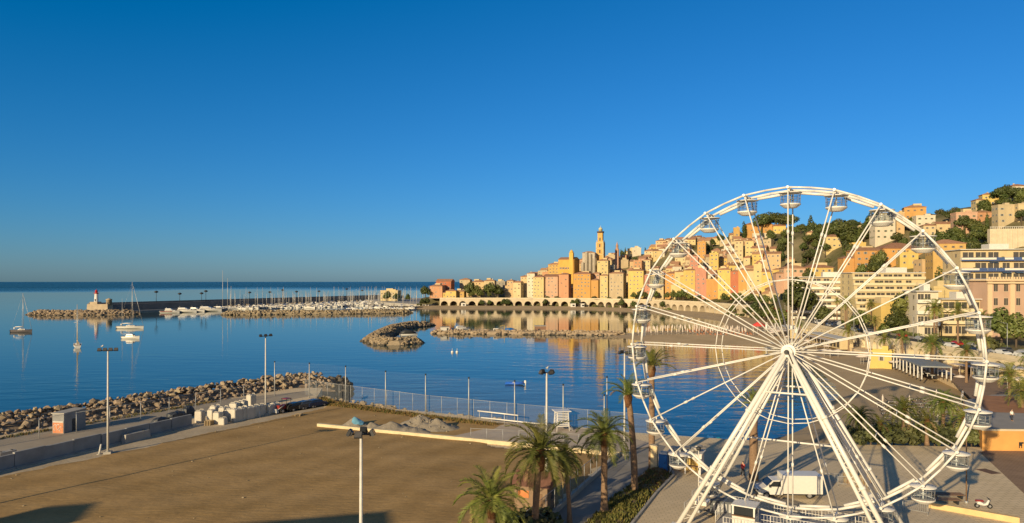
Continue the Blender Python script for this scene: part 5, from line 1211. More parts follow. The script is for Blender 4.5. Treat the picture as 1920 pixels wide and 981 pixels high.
for sx in (-.8, .35):
    for sy in (-.27, .27): m.tube((sx, sy, -.1), (sx, sy, .33), .03, n=5)
m.box(-.25, 0, .29, 1.4, .66, .04); LFR = m.mesh('frame', white_dull)
def parasol(x, y, z, label, group, s=1.0): t = thing('parasol', label, 'parasol', (x, y, z), 0, group, s); put('closed_canopy', PCL, t); put('pole', PPO, t); return t
def lounger(x, y, z, rz, k, label, group): t = thing('sun_lounger', label, 'sun lounger', (x, y, z), rz, group); put('mattress', LN[k], t); put('frame', LFR, t); return t
deps = None
def beach_z(x, y): 
    s = float(sd_poly(np.array([[x, y]]), BEACH)[0]); return SEA-.12+(-.2-SEA+.12)*max(0, min(1, s/26))
BEACH = [(33, 101), (40, 112), (50, 122), (62, 141), (74, 160), (86, 196), (94, 225), (101, 270), (88, 278), (72, 286), (52, 300), (44, 322), (60, 350), (90, 365), (108, 372), (122, 395), (132, 445), (124, 520), (100, 582), (62, 626), (0, 636), (-84, 644), (-110, 660), (-110, 700), (20, 690), (90, 668), (140, 610), (170, 540), (176, 440), (164, 370), (140, 300), (128, 210), (118, 180), (106, 152), (88, 120), (72, 98)]
r_ = random.Random(41)
for i in range(9):                                     # near beach: rows of dark loungers with closed parasols
    for j in range(9):
        x = 60+j*2.5+i*1.7+r_.uniform(-.3, .3); y = 107+i*4.1+j*.4+r_.uniform(-.3, .3)
        if sd_poly(np.array([[x, y]]), BEACH)[0] < 5: continue
        z = beach_z(x, y); lounger(x, y, z, R(150+r_.uniform(-8, 8)), 0, 'dark padded sun lounger in the rows behind the bushy palms', 'dark loungers on the near beach')
        if (i*2+j) % 7 == 0: parasol(x+.9, y+.6, z, 'closed white parasol among the dark loungers behind the bushy palms', 'closed parasols on the near beach')
for i in range(30):                                    # spit: rows of closed white parasols
    for j in range(4):
        u = i/29; x = 54+u*50+r_.uniform(-.6, .6); y = 330-20*u+(12-5*u)*(j-1.2)+r_.uniform(-1, 1)
        if sd_poly(np.array([[x, y]]), BEACH)[0] < 3: continue
        parasol(x, y, beach_z(x, y), 'closed white parasol in the long rows on the sand spit', 'closed parasols on the sand spit', 1.25)
        if u > .5 and j < 3: lounger(x+1.5, y-3, beach_z(x, y-3), R(100), 1, 'orange sun lounger on the sand spit beside the closed parasols', 'orange loungers on the sand spit')
x, y = 113, 318; t = thing('red_canopy', 'bright red open canopy tent among the parasols on the spit', 'tent', (x, y, -.4)); m = MB(); m.lathe([(3.2, 3.0), (3.3, 3.3), (.1, 5.2)], 12); m.build('canopy', par_m[1], t); m = MB()
for a in range(6): m.tube((3*math.cos(a*1.047), 3*math.sin(a*1.047), -.3), (3*math.cos(a*1.047), 3*math.sin(a*1.047), 3.0), .08, n=6)
m.build('poles', white_dull, t)
r_ = random.Random(5)
for i in range(10):
    x, y = 116+r_.uniform(-2, 3), 285+i*3.2; t = thing('banner_flag', None, 'flag', (x, y, -.5), r_.uniform(0, 3), 'white beach flags'); MB().tube((0, 0, 0), (0, 0, 5.2), .06, n=6).build('pole', white_dull, t); m = MB(); m.box(.42, 0, 3.6, .75, .04, 2.8); m.build('cloth', white, t); auto(t, 'tall white beach flag', 3)
# pavilion on the beach with grey roof on white posts
t = thing('beach_pavilion', 'open beach pavilion with long grey roof on white posts', 'pavilion', (96, 163, 0)); ang = math.atan2(24, 6.5); ux, uy = math.cos(ang), math.sin(ang); nx, ny = uy, -ux
PV = lambda u, o, z: (ux*u+nx*o, uy*u+ny*o, z)
m = MB(); c = [PV(0, 0, 2.9), PV(0, 6.5, 2.9), PV(25, 6.5, 3.1), PV(25, 0, 3.1)]; d_ = [(p[0], p[1], p[2]+.3) for p in c]; m.quad(*d_); m.quad(*reversed(c))
for i in range(4): j = (i+1) % 4; m.quad(c[i], c[j], d_[j], d_[i])
m.build('roof', mat('pavilion_roof', (.24, .26, .27), rough=.6, var=.12, scale=.8), t)
for i in range(9):
    for o in (0.2, 6.3): p = PV(.2+i*3.07, o, 0); MB().box(p[0], p[1], 1.45, .22, .22, 2.9).build('post', white, t)
for i in range(6): p = PV(3+i*3.5, 3.2, .4); MB().box(p[0], p[1], .75, 1.2, .8, .08, rot=ang).box(p[0], p[1], .38, .12, .12, .75).build('table', white_dull, t)

# ------------------------------------------------------------------ cars
carm = [('white', (.62, .62, .61)), ('black', (.015, .015, .018)), ('silver grey', (.33, .34, .36)), ('dark blue', (.02, .035, .09)), ('red', (.36, .02, .02)), ('dark grey', (.07, .072, .08)), ('beige', (.42, .36, .28))]
CARP = {}
def car(colour, x, y, z, rz, label=None, group='cars parked along the coast road', van=False):
    name, cc = carm[colour]; key = (colour, van)
    if key not in CARP:
        mt = mat('car_'+name.replace(' ', '_'), cc, rough=.25, var=0, spec=.6); m = MB()
        prof = [(-2.1, .35), (-2.15, .75), (-2.0, .95), (-1.0, 1.02), (.95, 1.02), (1.95, .82), (2.12, .6), (2.1, .35)] if not van else [(-2.4, .4), (-2.45, 1.0), (-2.4, 1.3), (1.0, 1.3), (2.2, 1.05), (2.4, .7), (2.4, .4)]
        top = [(-1.75, .98), (-1.35, 1.42), (-.2, 1.50), (.45, 1.42), (1.15, 1.0)] if not van else [(-2.38, 1.28), (-2.3, 2.1), (.6, 2.15), (1.0, 2.0), (1.75, 1.2)]
        def sweep(pr, w0, w1, zb, zt):
            k = len(m.v); n = len(pr)
            for s in (-1, 1):
                for (a, b) in pr: f = (b-zb)/(zt-zb) if zt > zb else 0; m.v.append((a, s*(w0+(w1-w0)*max(0, min(1, f))), b))
            for i in range(n): j = (i+1) % n; m.f.append((k+i, k+j, k+n+j, k+n+i)); m.mi.append(0); m.sm.append(False)
            m.f.append(tuple(k+i for i in reversed(range(n)))); m.f.append(tuple(k+n+i for i in range(n))); m.mi += [0, 0]; m.sm += [False, False]
        sweep(prof, .88, .84, .35, 1.0); body = m.mesh('body', mt)
        m = MB(); sweep(top, .84, .66, 1.0, 1.5) if not van else sweep(top, .88, .82, 1.2, 2.1); roof = m.mesh('roof', mt)
        m = MB()
        if not van:
            for s in (-1, 1): m.quad((-1.45, s*.80, 1.06), (.95, s*.80, 1.06), (.38, s*.71, 1.38), (-1.2, s*.71, 1.38))
            m.quad((1.14, -.74, 1.05), (1.14, .74, 1.05), (.54, .66, 1.42), (.54, -.66, 1.42)); m.quad((-1.76, -.74, 1.05), (-1.76, .74, 1.05), (-1.42, .66, 1.38), (-1.42, -.66, 1.38))
        else:
            for s in (-1, 1): m.quad((.1, s*.88, 1.35), (1.5, s*.88, 1.35), (.98, s*.85, 1.95), (.1, s*.85, 1.95))
            m.quad((1.78, -.78, 1.25), (1.78, .78, 1.25), (1.06, .74, 2.0), (1.06, -.74, 2.0))
        CARP[key] = (body, roof, m.mesh('window', glass_dark))
    t = thing('parked_car' if not van else 'parked_van', label, 'car' if not van else 'van', (x, y, z), rz, group)
    for nm, me in zip(('body', 'roof', 'window'), CARP[key]): put(nm, me, t)
    if 'w' not in CARP:
        m = MB(); m.tube((0, -.1, 0), (0, .1, 0), .32, n=14); a = m.mesh('tyre', tyre); m = MB(); m.tube((0, -.115, 0), (0, .115, 0), .19, n=10); CARP['w'] = (a, m.mesh('rim', rim))
    for xx in (-1.3, 1.3):
        for s in (-1, 1): wv = put('wheel', None, t, (xx, s*.80, .32)); put('tyre', CARP['w'][0], wv); put('rim', CARP['w'][1], wv)
    if not label: auto(t, f'{name} parked '+('van' if van else 'car'), z+1)
    return t
r_ = random.Random(17); a = 95.0
while a < 420:
    for off, pr in ((4.4, .62), (9.9, .72)):
        if r_.random() < pr:
            x, y, an = coast_at(a+r_.uniform(0, 1.2), off); car(r_.choice((0, 1, 1, 2, 2, 3, 4, 5, 5)), x, y, float(road_z(a))+.02, an+(0 if off > 6 else math.pi), van=r_.random() < .12)
    a += 6.4
for px, py, cc, lb in ((556, 769, 1, 'black car behind the red tractor at the end of the field'), (574, 766, 5, 'dark grey car second behind the red tractor'), (592, 763, 3, 'dark blue car nearest the sea fence at the end of the field')):
    x, y = G(px, py); car(cc, x, y, 0, R(55), lb, 'cars at the far end of the field')
x, y = G(532, 773); t = thing('red_tractor', 'small red tractor with front loader parked beside the bulk bags', 'tractor', (x, y, 0), R(-120)); redp = MATS['red_paint']
MB().box(.5, 0, 1.0, 1.7, .8, .7, taper=.9).build('bonnet', redp, t); m = MB(); m.box(-.6, 0, 2.35, 1.2, 1.25, .1); m.build('roof', redp, t); m = MB()
for sx in (-1.1, -.1):
    for sy in (-.55, .55): m.tube((sx, sy, 1.0), (sx, sy, 2.3), .05, n=6)
m.build('cab_frame', dark, t); MB().box(-.7, 0, 1.15, .5, .5, .5).build('seat', dark, t)
for xx, rr in ((-.8, .65), (1.0, .42)):
    for s in (-1, 1): wheel_part(t, xx, s*.75, rr, .35)
MB().box(2.0, 0, .55, .5, 1.5, .6, taper=.8).tube((1.9, .4, .6), (.3, .45, 1.3), .07, n=6).tube((1.9, -.4, .6), (.3, -.45, 1.3), .07, n=6).build('loader', white_dull, t)

# ------------------------------------------------------------------ people
skin = mat('skin', (.45, .28, .2), rough=.6, var=.05)
def person(label, x, y, z, rz, top, legs, h=1.74):
    t = thing('person', label, 'person', (x, y, z), rz); m = MB(); k = h/1.74
    P3 = lambda *p: tuple(v*k for v in p)
    # one continuous surface: stacked rings from the feet up, legs merging into the trunk, arms as swept branches
    import bmesh as _b
    verts = [P3(0, 0, .95), P3(.09, 0, .9), P3(.11, .02, .5), P3(.11, .14, .08), P3(.11, .0, .04), P3(-.09, 0, .9), P3(-.11, -.04, .5), P3(-.12, -.2, .1), P3(-.12, -.32, .05), P3(0, 0, 1.2), P3(0, 0, 1.42), P3(.19, 0, 1.40), P3(.25, -.06, 1.12), P3(.24, -.22, .9), P3(-.19, 0, 1.40), P3(-.25, .05, 1.12), P3(-.25, -.04, .86), P3(0, -.01, 1.53), P3(0, -.03, 1.64), P3(0, -.02, 1.74)]
    edges = [(0, 1), (1, 2), (2, 3), (3, 4), (0, 5), (5, 6), (6, 7), (7, 8), (0, 9), (9, 10), (10, 11), (11, 12), (12, 13), (10, 14), (14, 15), (15, 16), (10, 17), (17, 18), (18, 19)]
    rad = [.14, .095, .065, .045, .05, .095, .065, .045, .05, .15, .13, .065, .045, .038, .065, .045, .038, .055, .10, .07]
    me = bpy.data.meshes.new('body'); me.from_pydata(verts, edges, []); o = put('body', me, t)
    md = o.modifiers.new('skin', 'SKIN')
    for i, v in enumerate(me.skin_vertices[0].data if me.skin_vertices else []): v.radius = (rad[i]*k, rad[i]*k)
    if me.skin_vertices: me.skin_vertices[0].data[0].use_root = True
    o.modifiers.new('sub', 'SUBSURF').levels = 1
    me.materials.append(skin)
    m = MB(); m.path([P3(0, 0, .93), P3(0, 0, 1.1), P3(0, 0, 1.3), P3(0, 0, 1.46)], [.165*k, .17*k, .185*k, .10*k], n=12)
    for s, e1, e2 in ((1, (.26, -.06, 1.12), (.245, -.14, 1.02)), (-1, (-.26, .05, 1.12), (-.255, .0, 1.0))): m.path([P3(s*.15, 0, 1.42), P3(s*.2, 0, 1.36), P3(*e1)], [.085*k, .08*k, .065*k], n=8)
    m.build('shirt', top, t)
    m = MB(); m.path([P3(.08, 0, .98), P3(.1, .01, .7), P3(.11, .02, .5), P3(.11, .12, .12)], [.12*k, .1*k, .085*k, .07*k], n=10); m.path([P3(-.08, 0, .98), P3(-.1, -.02, .7), P3(-.11, -.05, .5), P3(-.12, -.19, .13)], [.12*k, .1*k, .085*k, .07*k], n=10); m.build('trousers', legs, t)
    m = MB(); m.sphere(P3(0, .015, 1.69), .105*k, 10, 7, sz=1.0); m.build('hair', dark, t)
    return t
cl_w = mat('shirt_white', (.7, .69, .66), rough=.85, var=.05); cl_d = mat('cloth_dark', (.04, .04, .05), rough=.9, var=.1); cl_r = mat('cloth_red', (.4, .05, .06), rough=.9, var=.1)
x, y = G(1897, 838, 0); person('person in white shirt and dark trousers walking on the terrace above the orange wall', AT(1897, 101), 101, 2.7, .4, cl_w, cl_d)
x, y = G(1805, 747); person('person in white top strolling on the brown promenade by the beach', x, y, 0, 1.0, cl_w, cl_w)
x, y = G(1393, 893); person('person in red top standing by the thick trunked palm behind the wheel', x, y, 0, -.8, cl_r, cl_d)
# ------------------------------------------------------------------ houses
PAL0 = {'cream': (.60, .48, .27), 'pale yellow': (.62, .49, .23), 'yellow': (.63, .46, .14), 'ochre': (.56, .37, .12), 'orange': (.59, .32, .10), 'peach': (.60, .43, .23), 'pink': (.57, .36, .24), 'salmon': (.55, .29, .155), 'red': (.48, .17, .09), 'rose': (.52, .24, .17), 'beige': (.50, .40, .25), 'white': (.64, .56, .43), 'grey': (.36, .32, .26)}
PAL = {k: tuple(.88*(.95*c+.05*(.35*v[0]+.5*v[1]+.15*v[2])) for c in v) for k, v in PAL0.items()}
WINS = []
def win_mesh(sm, shutters=True):
    m = MB(); m.box(0, -.03, 0, 1.0, .06, 1.5, 1); m.box(0, -.05, .79, 1.16, .10, .08, 2); m.box(0, -.07, -.79, 1.2, .14, .08, 2); m.box(0, -.065, 0, .05, .02, 1.5, 2)
    if shutters:
        for s in (-1, 1): m.box(s*.78, -.05, 0, .5, .05, 1.5, 0)
    return m.mesh('window', [sm, winglass, beige])
for sm in shut: WINS.append(win_mesh(sm))
WINP = win_mesh(shut[1], False)
DOOR = MB().box(0, -.04, 1.1, 1.2, .08, 2.2).mesh('door', wood); CHIM = MB().box(0, 0, .3, .7, .6, 1.8).box(0, 0, 1.25, .9, .8, .12).mesh('chimney', beige)
SKY = [(700, 545), (940, 521), (1000, 508), (1040, 498), (1100, 480), (1140, 478), (1165, 464), (1200, 461), (1240, 449), (1300, 437), (1360, 431), (1400, 426), (1450, 428), (1500, 420), (1560, 413), (1600, 408), (1640, 402), (1700, 396), (1760, 402), (1790, 393), (1830, 386), (1850, 366), (1875, 349), (1930, 344)]
def below_sky(x, y, ztop): px, py = PX(x, y, ztop); return py > float(np.interp(px, [q[0] for q in SKY], [q[1] for q in SKY]))
OCC = []
def roof_mesh(w, d, kind, e=.45, pitch=.36):
    m = MB(); W_, D_ = w/2+e, d/2+e
    if kind == 'flat':
        for (cx_, cy_, sx, sy) in ((0, -d/2+.15, w+.3, .3), (0, d/2-.15, w+.3, .3), (-w/2+.15, 0, .3, d-.31), (w/2-.15, 0, .3, d-.31)): m.box(cx_, cy_, .4, sx, sy, .9, 1)
        m.box(0, 0, .12, w-.6, d-.6, .2, 1); m.box(w*.18, 0, 1.1, w*.28, d*.4, 1.8, 1)
        return m
    h = min(W_, D_)*pitch; t = .22
    if kind == 'hip':
        r = max(0.01, W_-D_) if W_ > D_ else 0.01; q = max(0.01, D_-W_) if D_ > W_ else 0.01; a, b = ((r, 0), (-r, 0)) if W_ >= D_ else ((0, q), (0, -q)); e4 = [(-W_, -D_), (W_, -D_), (W_, D_), (-W_, D_)]
        top = [(a[0], a[1], h+t), (b[0], b[1], h+t)]
        E = [(p[0], p[1], t) for p in e4]
        if W_ >= D_: m.quad(E[0], E[1], top[0], top[1]); m.tri(E[1], E[2], top[0]); m.quad(E[2], E[3], top[1], top[0]); m.tri(E[3], E[0], top[1])
        else: m.tri(E[0], E[1], top[1]); m.quad(E[1], E[2], top[0], top[1]); m.tri(E[2], E[3], top[0]); m.quad(E[3], E[0], top[1], top[0])
    elif kind == 'gable':
        E = [(-W_, -D_, t), (W_, -D_, t), (W_, D_, t), (-W_, D_, t)]; a, b = (-W_, 0, h+t), (W_, 0, h+t)
        m.quad(E[0], E[1], b, a); m.quad(E[2], E[3], a, b); m.tri(E[3], E[0], a, 1); m.tri(E[1], E[2], b, 1)
    elif kind == 'shed':
        E = [(-W_, -D_, t), (W_, -D_, t), (W_, D_, t+D_*.5), (-W_, D_, t+D_*.5)]; m.quad(*E); m.tri(E[3], E[0], (-W_, D_, t), 1); m.tri(E[1], E[2], (W_, D_, t), 1); m.quad(E[2], E[3], (-W_, D_, t), (W_, D_, t), 1)
    e4 = [(-W_, -D_), (W_, -D_), (W_, D_), (-W_, D_)]
    for i in range(4): p, q2 = e4[i], e4[(i+1) % 4]; m.quad((*p, 0), (*q2, 0), (*q2, t), (*p, t))
    m.quad(*[(p[0], p[1], 0) for p in reversed(e4)])
    return m
def house(x, y, z, w, d, h, rz, col, roof='hip', label=None, cols=None, rows=None, sides='FL', seed=0, group=None, name='house', foot=7, wscale=1.0, cat='house', skip=.12, chim=True, shutters=True, pitch=.36):
    r = random.Random(int(x*7+y*13)+seed); t = thing(name, label, cat, (x, y, z), rz, group)
    MB().box(0, 0, (h-foot)/2, w, d, h+foot).build('wall', wall_mat(col, PAL[col]), t)
    rf = roof_mesh(w, d, roof, pitch=pitch).build('roof', [tile, wall_mat(col, PAL[col])], t, (0, 0, h))
    if chim and roof != 'flat' and r.random() < .75: put('chimney', CHIM, rf, (w*r.uniform(-.3, .3), d*r.uniform(-.15, .25), min(w, d)*.12), 0)
    if roof != 'flat' and w > 7 and r.random() < .55:          # lower wing beside the house, with its own roof
        sg = r.choice((-1, 1)); wh = h*r.uniform(.45, .8); ww = w*r.uniform(.3, .45); wd = d*.7; wg = MB().box(sg*(w/2+ww/2-.05), -d*.08, (wh-foot)/2, ww, wd, wh+foot).build('wing', wall_mat(col, PAL[col]), t)
        roof_mesh(ww, wd, 'hip', .3, .4).build('roof', [tile, tile], wg, (sg*(w/2+ww/2-.05), -d*.08, wh)); put('window', WINP, wg, (sg*(w/2+ww/2), -d*.08-wd/2, wh*.6), 0, (.8, 1, .75))
    if roof in ('hip', 'flat') and w > 9 and r.random() < .5:  # small roof room
        rw = MB().box(w*r.uniform(-.2, .2), d*.1, h+1.5, w*.38, d*.45, 3.0).build('roof_room', wall_mat('cream', PAL['cream']), t)
    rows = rows or max(1, int(h/3.3)); sm = r.choice(WINS) if shutters else WINP
    for sd in sides:
        span, off = (w, d/2) if sd in 'FB' else (d, w/2); n = cols if (cols and sd in 'FB') else max(1, int(span/3.4))
        for j in range(rows):
            for i in range(n):
                if r.random() < skip: continue
                u = (-.5+(i+.5)/n)*span*.94+r.uniform(-.3, .3); zz = h*(j+.55)/rows+r.uniform(-.15, .15)
                p = {'F': (u, -off, zz), 'L': (-off, -u, zz), 'R': (off, u, zz)}[sd]; put('window', sm, t, p, {'F': 0, 'L': -math.pi/2, 'R': math.pi/2}[sd], (.82*wscale*r.uniform(.8, 1.15), 1, .8*wscale*r.uniform(.75, 1.15)))
    OCC.append((x, y, max(w, d)/2))
    if not label: auto(t, f'{col} house'+(' with flat roof' if roof == 'flat' else ''), z+h*.7); t['storeys'] = rows
    return t
def hb(px0, px1, ytop, d, col, roof='hip', deg=-25, label=None, dp=None, zb=None, **k):
    """house whose eaves reach image row ytop at distance d; stands on the terrain there"""
    w = (px1-px0)/F*d/(math.cos(R(deg))+.12); dp = dp or max(7, w*.8); x = AT((px0+px1)/2, d); y = d+dp/2
    zb = tz(x, y) if zb is None else zb; zt = ZAT(ytop, d)
    return house(x, y, zb, w, dp, max(3.2, zt-zb), R(deg), col, roof, label, **k)
# --- first row above the quay (photo columns, eaves row, distance)
FRONT = [(806, 833, 537, 690, 'salmon', 'hip'), (818, 850, 528, 704, 'red', 'gable'), (836, 858, 546, 684, 'yellow', 'hip'), (852, 873, 547, 688, 'ochre', 'hip'), (862, 884, 525, 720, 'beige', 'hip'), (884, 912, 529, 712, 'peach', 'hip'), (908, 930, 527, 705, 'cream', 'hip'), (928, 950, 529, 735, 'grey', 'flat'),
         (952, 966, 527, 700, 'peach', 'hip'), (964, 980, 530, 696, 'cream', 'gable'), (978, 992, 519, 705, 'peach', 'hip'), (990, 1006, 513, 700, 'white', 'hip'), (1002, 1024, 520, 692, 'pale yellow', 'hip'), (1022, 1052, 519, 690, 'pink', 'gable'), (1050, 1070, 515, 680, 'salmon', 'hip'), (1079, 1114, 514, 676, 'orange', 'hip'),
         (1113, 1127, 513, 682, 'pink', 'hip'), (1127, 1143, 517, 668, 'pale yellow', 'hip'), (1146, 1174, 513, 660, 'beige', 'hip'), (1182, 1212, 508, 650, 'yellow', 'hip'), (1211, 1224, 516, 645, 'rose', 'hip'), (1222, 1249, 518, 632, 'cream', 'flat'), (1250, 1270, 513, 626, 'orange', 'hip'), (1268, 1286, 510, 618, 'pale yellow', 'hip'),
         (1285, 1307, 507, 608, 'yellow', 'hip'), (1307, 1328, 504, 592, 'rose', 'flat'), (1328, 1350, 525, 580, 'orange', 'flat'), (1350, 1374, 506, 572, 'yellow', 'hip'), (1373, 1389, 509, 560, 'red', 'hip'), (1388, 1404, 506, 553, 'orange', 'hip'), (1404, 1419, 508, 545, 'cream', 'gable'), (1417, 1432, 497, 535, 'pale yellow', 'flat'), (1432, 1452, 510, 520, 'yellow', 'hip'), (1453, 1469, 506, 505, 'yellow', 'hip')]
for i, (a, b, yt, d, c, rf) in enumerate(FRONT):
    hb(a, b, yt, d, c, rf, -24 if a > 940 else -12, seed=i, group='first row of old town houses', sides='FLR', wscale=.92, skip=.42)
MID = [(1030, 1052, 496, 742, 'ochre', 'hip'), (1122, 1144, 489, 715, 'pale yellow', 'hip'), (1190, 1206, 490, 700, 'salmon', 'flat'), (1208, 1222, 488, 705, 'cream', 'hip'), (1232, 1252, 452, 760, 'peach', 'hip'), (1296, 1312, 480, 640, 'rose', 'hip'), (1310, 1326, 455, 690, 'orange', 'flat'), (1333, 1350, 476, 640, 'yellow', 'flat'), (1440, 1468, 476, 545, 'peach', 'gable'), (1380, 1396, 452, 640, 'cream', 'hip'), (1400, 1416, 452, 640, 'pale yellow', 'hip')]
for i, (a, b, yt, d, c, rf) in enumerate(MID): hb(a, b, yt, d, c, rf, -22, seed=50+i, group='old town houses on the slope')
# --- landmarks of the town
def church():
    d = 730; x = AT(1068, d); zb = tz(x, d); zt = ZAT(487, d); mt = wall_mat('basilica ochre', (.60, .36, .09))
    t = thing('basilica', 'large ochre church with small turret left of the bell tower', 'church', (x, d+8, zb), R(-20)); MB().box(0, 0, (zt-zb)/2-4, 17, 22, zt-zb+8).build('nave_wall', mt, t); roof_mesh(17, 22, 'gable', .5, .3).build('roof', [tile, mt], t, (0, 0, zt-zb))
    m = MB(); m.box(5.5, -10, (zt-zb)/2+3, 4.2, 4.2, zt-zb+8); m.lathe([(2.2, 0), (2.0, 1.4), (.9, 2.6), (.1, 3.4)], 12, (5.5, -10, zt-zb+7)); m.build('turret', mt, t)
    for i in range(4): put('window', WINS[2], t, (-6+3*i, -11.0, (zt-zb)*.72), 0, (1.3, 1, 1.4))
    landmark('the ochre church', x, d, zt-4)
    d = 722; x = AT(1105, d); zb = tz(x, d); zt = ZAT(474, d); mw = mat('apse_stone', (.42, .37, .30), rough=.9, var=.12, scale=.3)
    t = thing('church_apse', 'tall pale church apse with round buttress towers under the bell tower', 'church', (x, d+5, zb), R(-15)); m = MB(); m.box(0, 2, (zt-zb)/2-4, 13, 8, zt-zb+8); m.build('wall', mw, t)
    for i, hh in enumerate((.72, 1.0, .95, .86)): m = MB(); m.lathe([(1.75, -8), (1.75, (zt-zb)*hh), (1.9, (zt-zb)*hh+.2), (.1, (zt-zb)*hh+1.2)], 14, (-6+4*i, -2.4, 0)); m.build('buttress', mw, t)
    roof_mesh(13, 8, 'hip').build('roof', [tile, mw], t, (0, 2, zt-zb))
    d = 735; x = AT(1126, d); zb = tz(x, d)-4; bt = mat('tower_ochre', (.56, .33, .11), rough=.9, var=.12, scale=.3); tr = mat('tower_trim', (.60, .45, .25), rough=.9, var=.1)
    t = thing('bell_tower', 'tall ochre bell tower with balcony and pale cupola, highest point of the old town', 'tower', (x, d, zb), R(-20)); H = lambda py: ZAT(py, d)-zb
    m = MB(); m.box(0, 0, H(455)/2, 7.6, 7.6, H(455)); m.build('lower_shaft', bt, t); m = MB(); m.box(0, 0, (H(455)+H(437))/2, 5.2, 5.2, H(437)-H(455)); m.build('belfry', bt, t)
    m = MB()
    for z in (H(478), H(466), H(455)): m.box(0, 0, z, 8.1, 8.1, .6)
    for sx in (-1, 1):
        for sy in (-1, 1): m.box(sx*3.6, sy*3.6, H(470), .9, .9, H(456)-H(484)); m.lathe([(.5, 0), (.35, 1.2), (.1, 2.2)], 8, (sx*3.3, sy*3.3, H(454.5)))
    m.build('trim', tr, t); m = MB(); m.lathe([(3.5, 0), (3.9, .5), (3.9, 1.6), (3.6, 1.6)], 14, (0, 0, H(437))); m.build('balcony', mat('tower_iron', (.09, .06, .05), var=.2), t)
    m = MB(); m.lathe([(2.1, 0), (2.0, 3.0), (2.3, 3.1), (1.9, 4.2), (1.0, 5.2), (.25, 5.8), (.18, 7.0), (.03, 7.6)], 14, (0, 0, H(436))); m.build('cupola', mat('cupola_tile', (.50, .47, .30), rough=.6, var=.2, scale=.8), t)
    m = MB()
    for (px_, py_, rz_) in ((0, -3.83, 0), (-3.83, 0, 1)):
        for z in (H(449), H(472), H(461)): m.box(px_ if z != H(449) else px_*.685, py_ if z != H(449) else py_*.685, z, 1.5 if not rz_ else .1, .1 if not rz_ else 1.5, 3.4)
    m.build('belfry_opening', dark, t); landmark('the bell tower', x, d, zb+H(470))
    d = 758; x = AT(1157, d); zb = tz(x, d)-3; pk = mat('chapel_plaster', (.42, .25, .18), rough=.9, var=.15)
    t = thing('chapel_tower', 'small pinkish chapel tower with pointed lantern right of the bell tower', 'tower', (x, d, zb), R(-20)); H2 = lambda py: ZAT(py, d)-zb
    MB().box(0, 0, H2(467)/2, 3.8, 3.8, H2(467)).build('shaft', pk, t); m = MB(); m.lathe([(2.0, 0), (1.5, .4), (1.4, 3.0), (1.7, 3.2), (1.1, 4.8), (.5, 6.2), (.1, 8.4)], 10, (0, 0, H2(467))); m.build('lantern', pk, t); MB().box(0, -1.95, H2(472), 1.1, .1, 2.6).build('opening', dark, t); landmark('the chapel tower', x, d, zb+H2(465))
church()
def lm_house(phrase, *a, **k):
    o = hb(*a, **k); landmark(phrase, o.location.x, o.location.y, o.location.z+5); return o
# hilltop cemetery / castle walls
lm_house('the orange hilltop building', 1398, 1452, 421, 690, 'orange', 'hip', -12, label='long orange building with tiled roof on top of the old town hill', dp=12, rows=1)
hb(1452, 1476, 424, 680, 'yellow', 'gable', -15, label='small yellow gabled building right of the long orange hilltop building', rows=1); hb(1377, 1389, 428, 700, 'ochre', 'flat', -15, label='small square ochre building left of the long orange hilltop building', rows=1)
t = thing('retaining_wall', 'long pale retaining wall below the orange hilltop building', 'wall', (AT(1433, 672), 672, ZAT(448, 672)), R(-10)); MB().box(0, 0, 0, 22, 2.5, 11).build('wall', beige, t)
# right hand slope: villas, convent, flats
V = [('the yellow hillside villa', 1550, 1582, 444, 520, 'pale yellow', 'hip', -10, 'pale yellow villa with rows of windows among the trees above the low yellow row'), ('the orange convent', 1603, 1662, 470, 418, 'orange', 'hip', -6, 'wide orange convent wing with small windows, left half of the convent'), (None, 1655, 1742, 466, 430, 'orange', 'hip', -4, 'long orange convent wing with red tiled roof and arched windows'), ('the big orange block', 1756, 1816, 457, 372, 'ochre', 'hip', -14, 'big plain orange block with red roof above the white balcony flats'),
     ('the grey terrace villa', 1642, 1682, 406, 470, 'white', 'flat', -8, 'pale villa with terraces and columns under the wheel rim'), (None, 1682, 1699, 400, 472, 'peach', 'flat', -20, 'tall peach house end right of the pale terrace villa'), ('the square orange villa', 1703, 1741, 389, 480, 'orange', 'hip', -22, 'square orange villa with wide eaves standing on the skyline'), (None, 1722, 1757, 406, 455, 'white', 'flat', -15, 'plain white house end just below the square orange villa'), (None, 1734, 1757, 423, 430, 'cream', 'hip', -12, 'small cream villa below the plain white house end'), (None, 1757, 1790, 420, 438, 'cream', 'gable', -8, 'cream villa with gable among trees left of the pink flats'),
     ('the pink hillside flats', 1797, 1836, 400, 420, 'pink', 'flat', -14, 'pink hillside flats with stacked balconies and white roof terrace'), (None, 1834, 1861, 398, 425, 'salmon', 'hip', -6, 'salmon house with hipped roof joined to the pink hillside flats'), ('the top yellow villa', 1846, 1870, 365, 455, 'yellow', 'hip', -16, 'yellow villa with low tiled roof high on the right skyline'), (None, 1832, 1848, 375, 452, 'cream', 'hip', -10, 'small cream annex left of the top yellow villa'), (None, 1898, 1930, 349, 445, 'white', 'hip', -8, 'white villa with dark roof at the top right of the hill'), (None, 1873, 1904, 386, 400, 'beige', 'flat', -8, 'plain beige house on the hill above the long retaining wall'), (None, 1911, 1940, 384, 395, 'cream', 'flat', -8, 'cream house cut by the frame above the long retaining wall'),
     (None, 1600, 1626, 457, 470, 'yellow', 'flat', -12, 'small yellow house above the left convent wing'), (None, 1515, 1533, 436, 600, 'peach', 'hip', -12, 'little peach house among dark trees below the skyline conifer'), (None, 1570, 1585, 432, 560, 'beige', 'hip', -12, 'little beige house behind the yellow hillside villa'), (None, 1604, 1622, 427, 520, 'beige', 'flat', -12, 'little beige house right of the skyline cypress trees')]
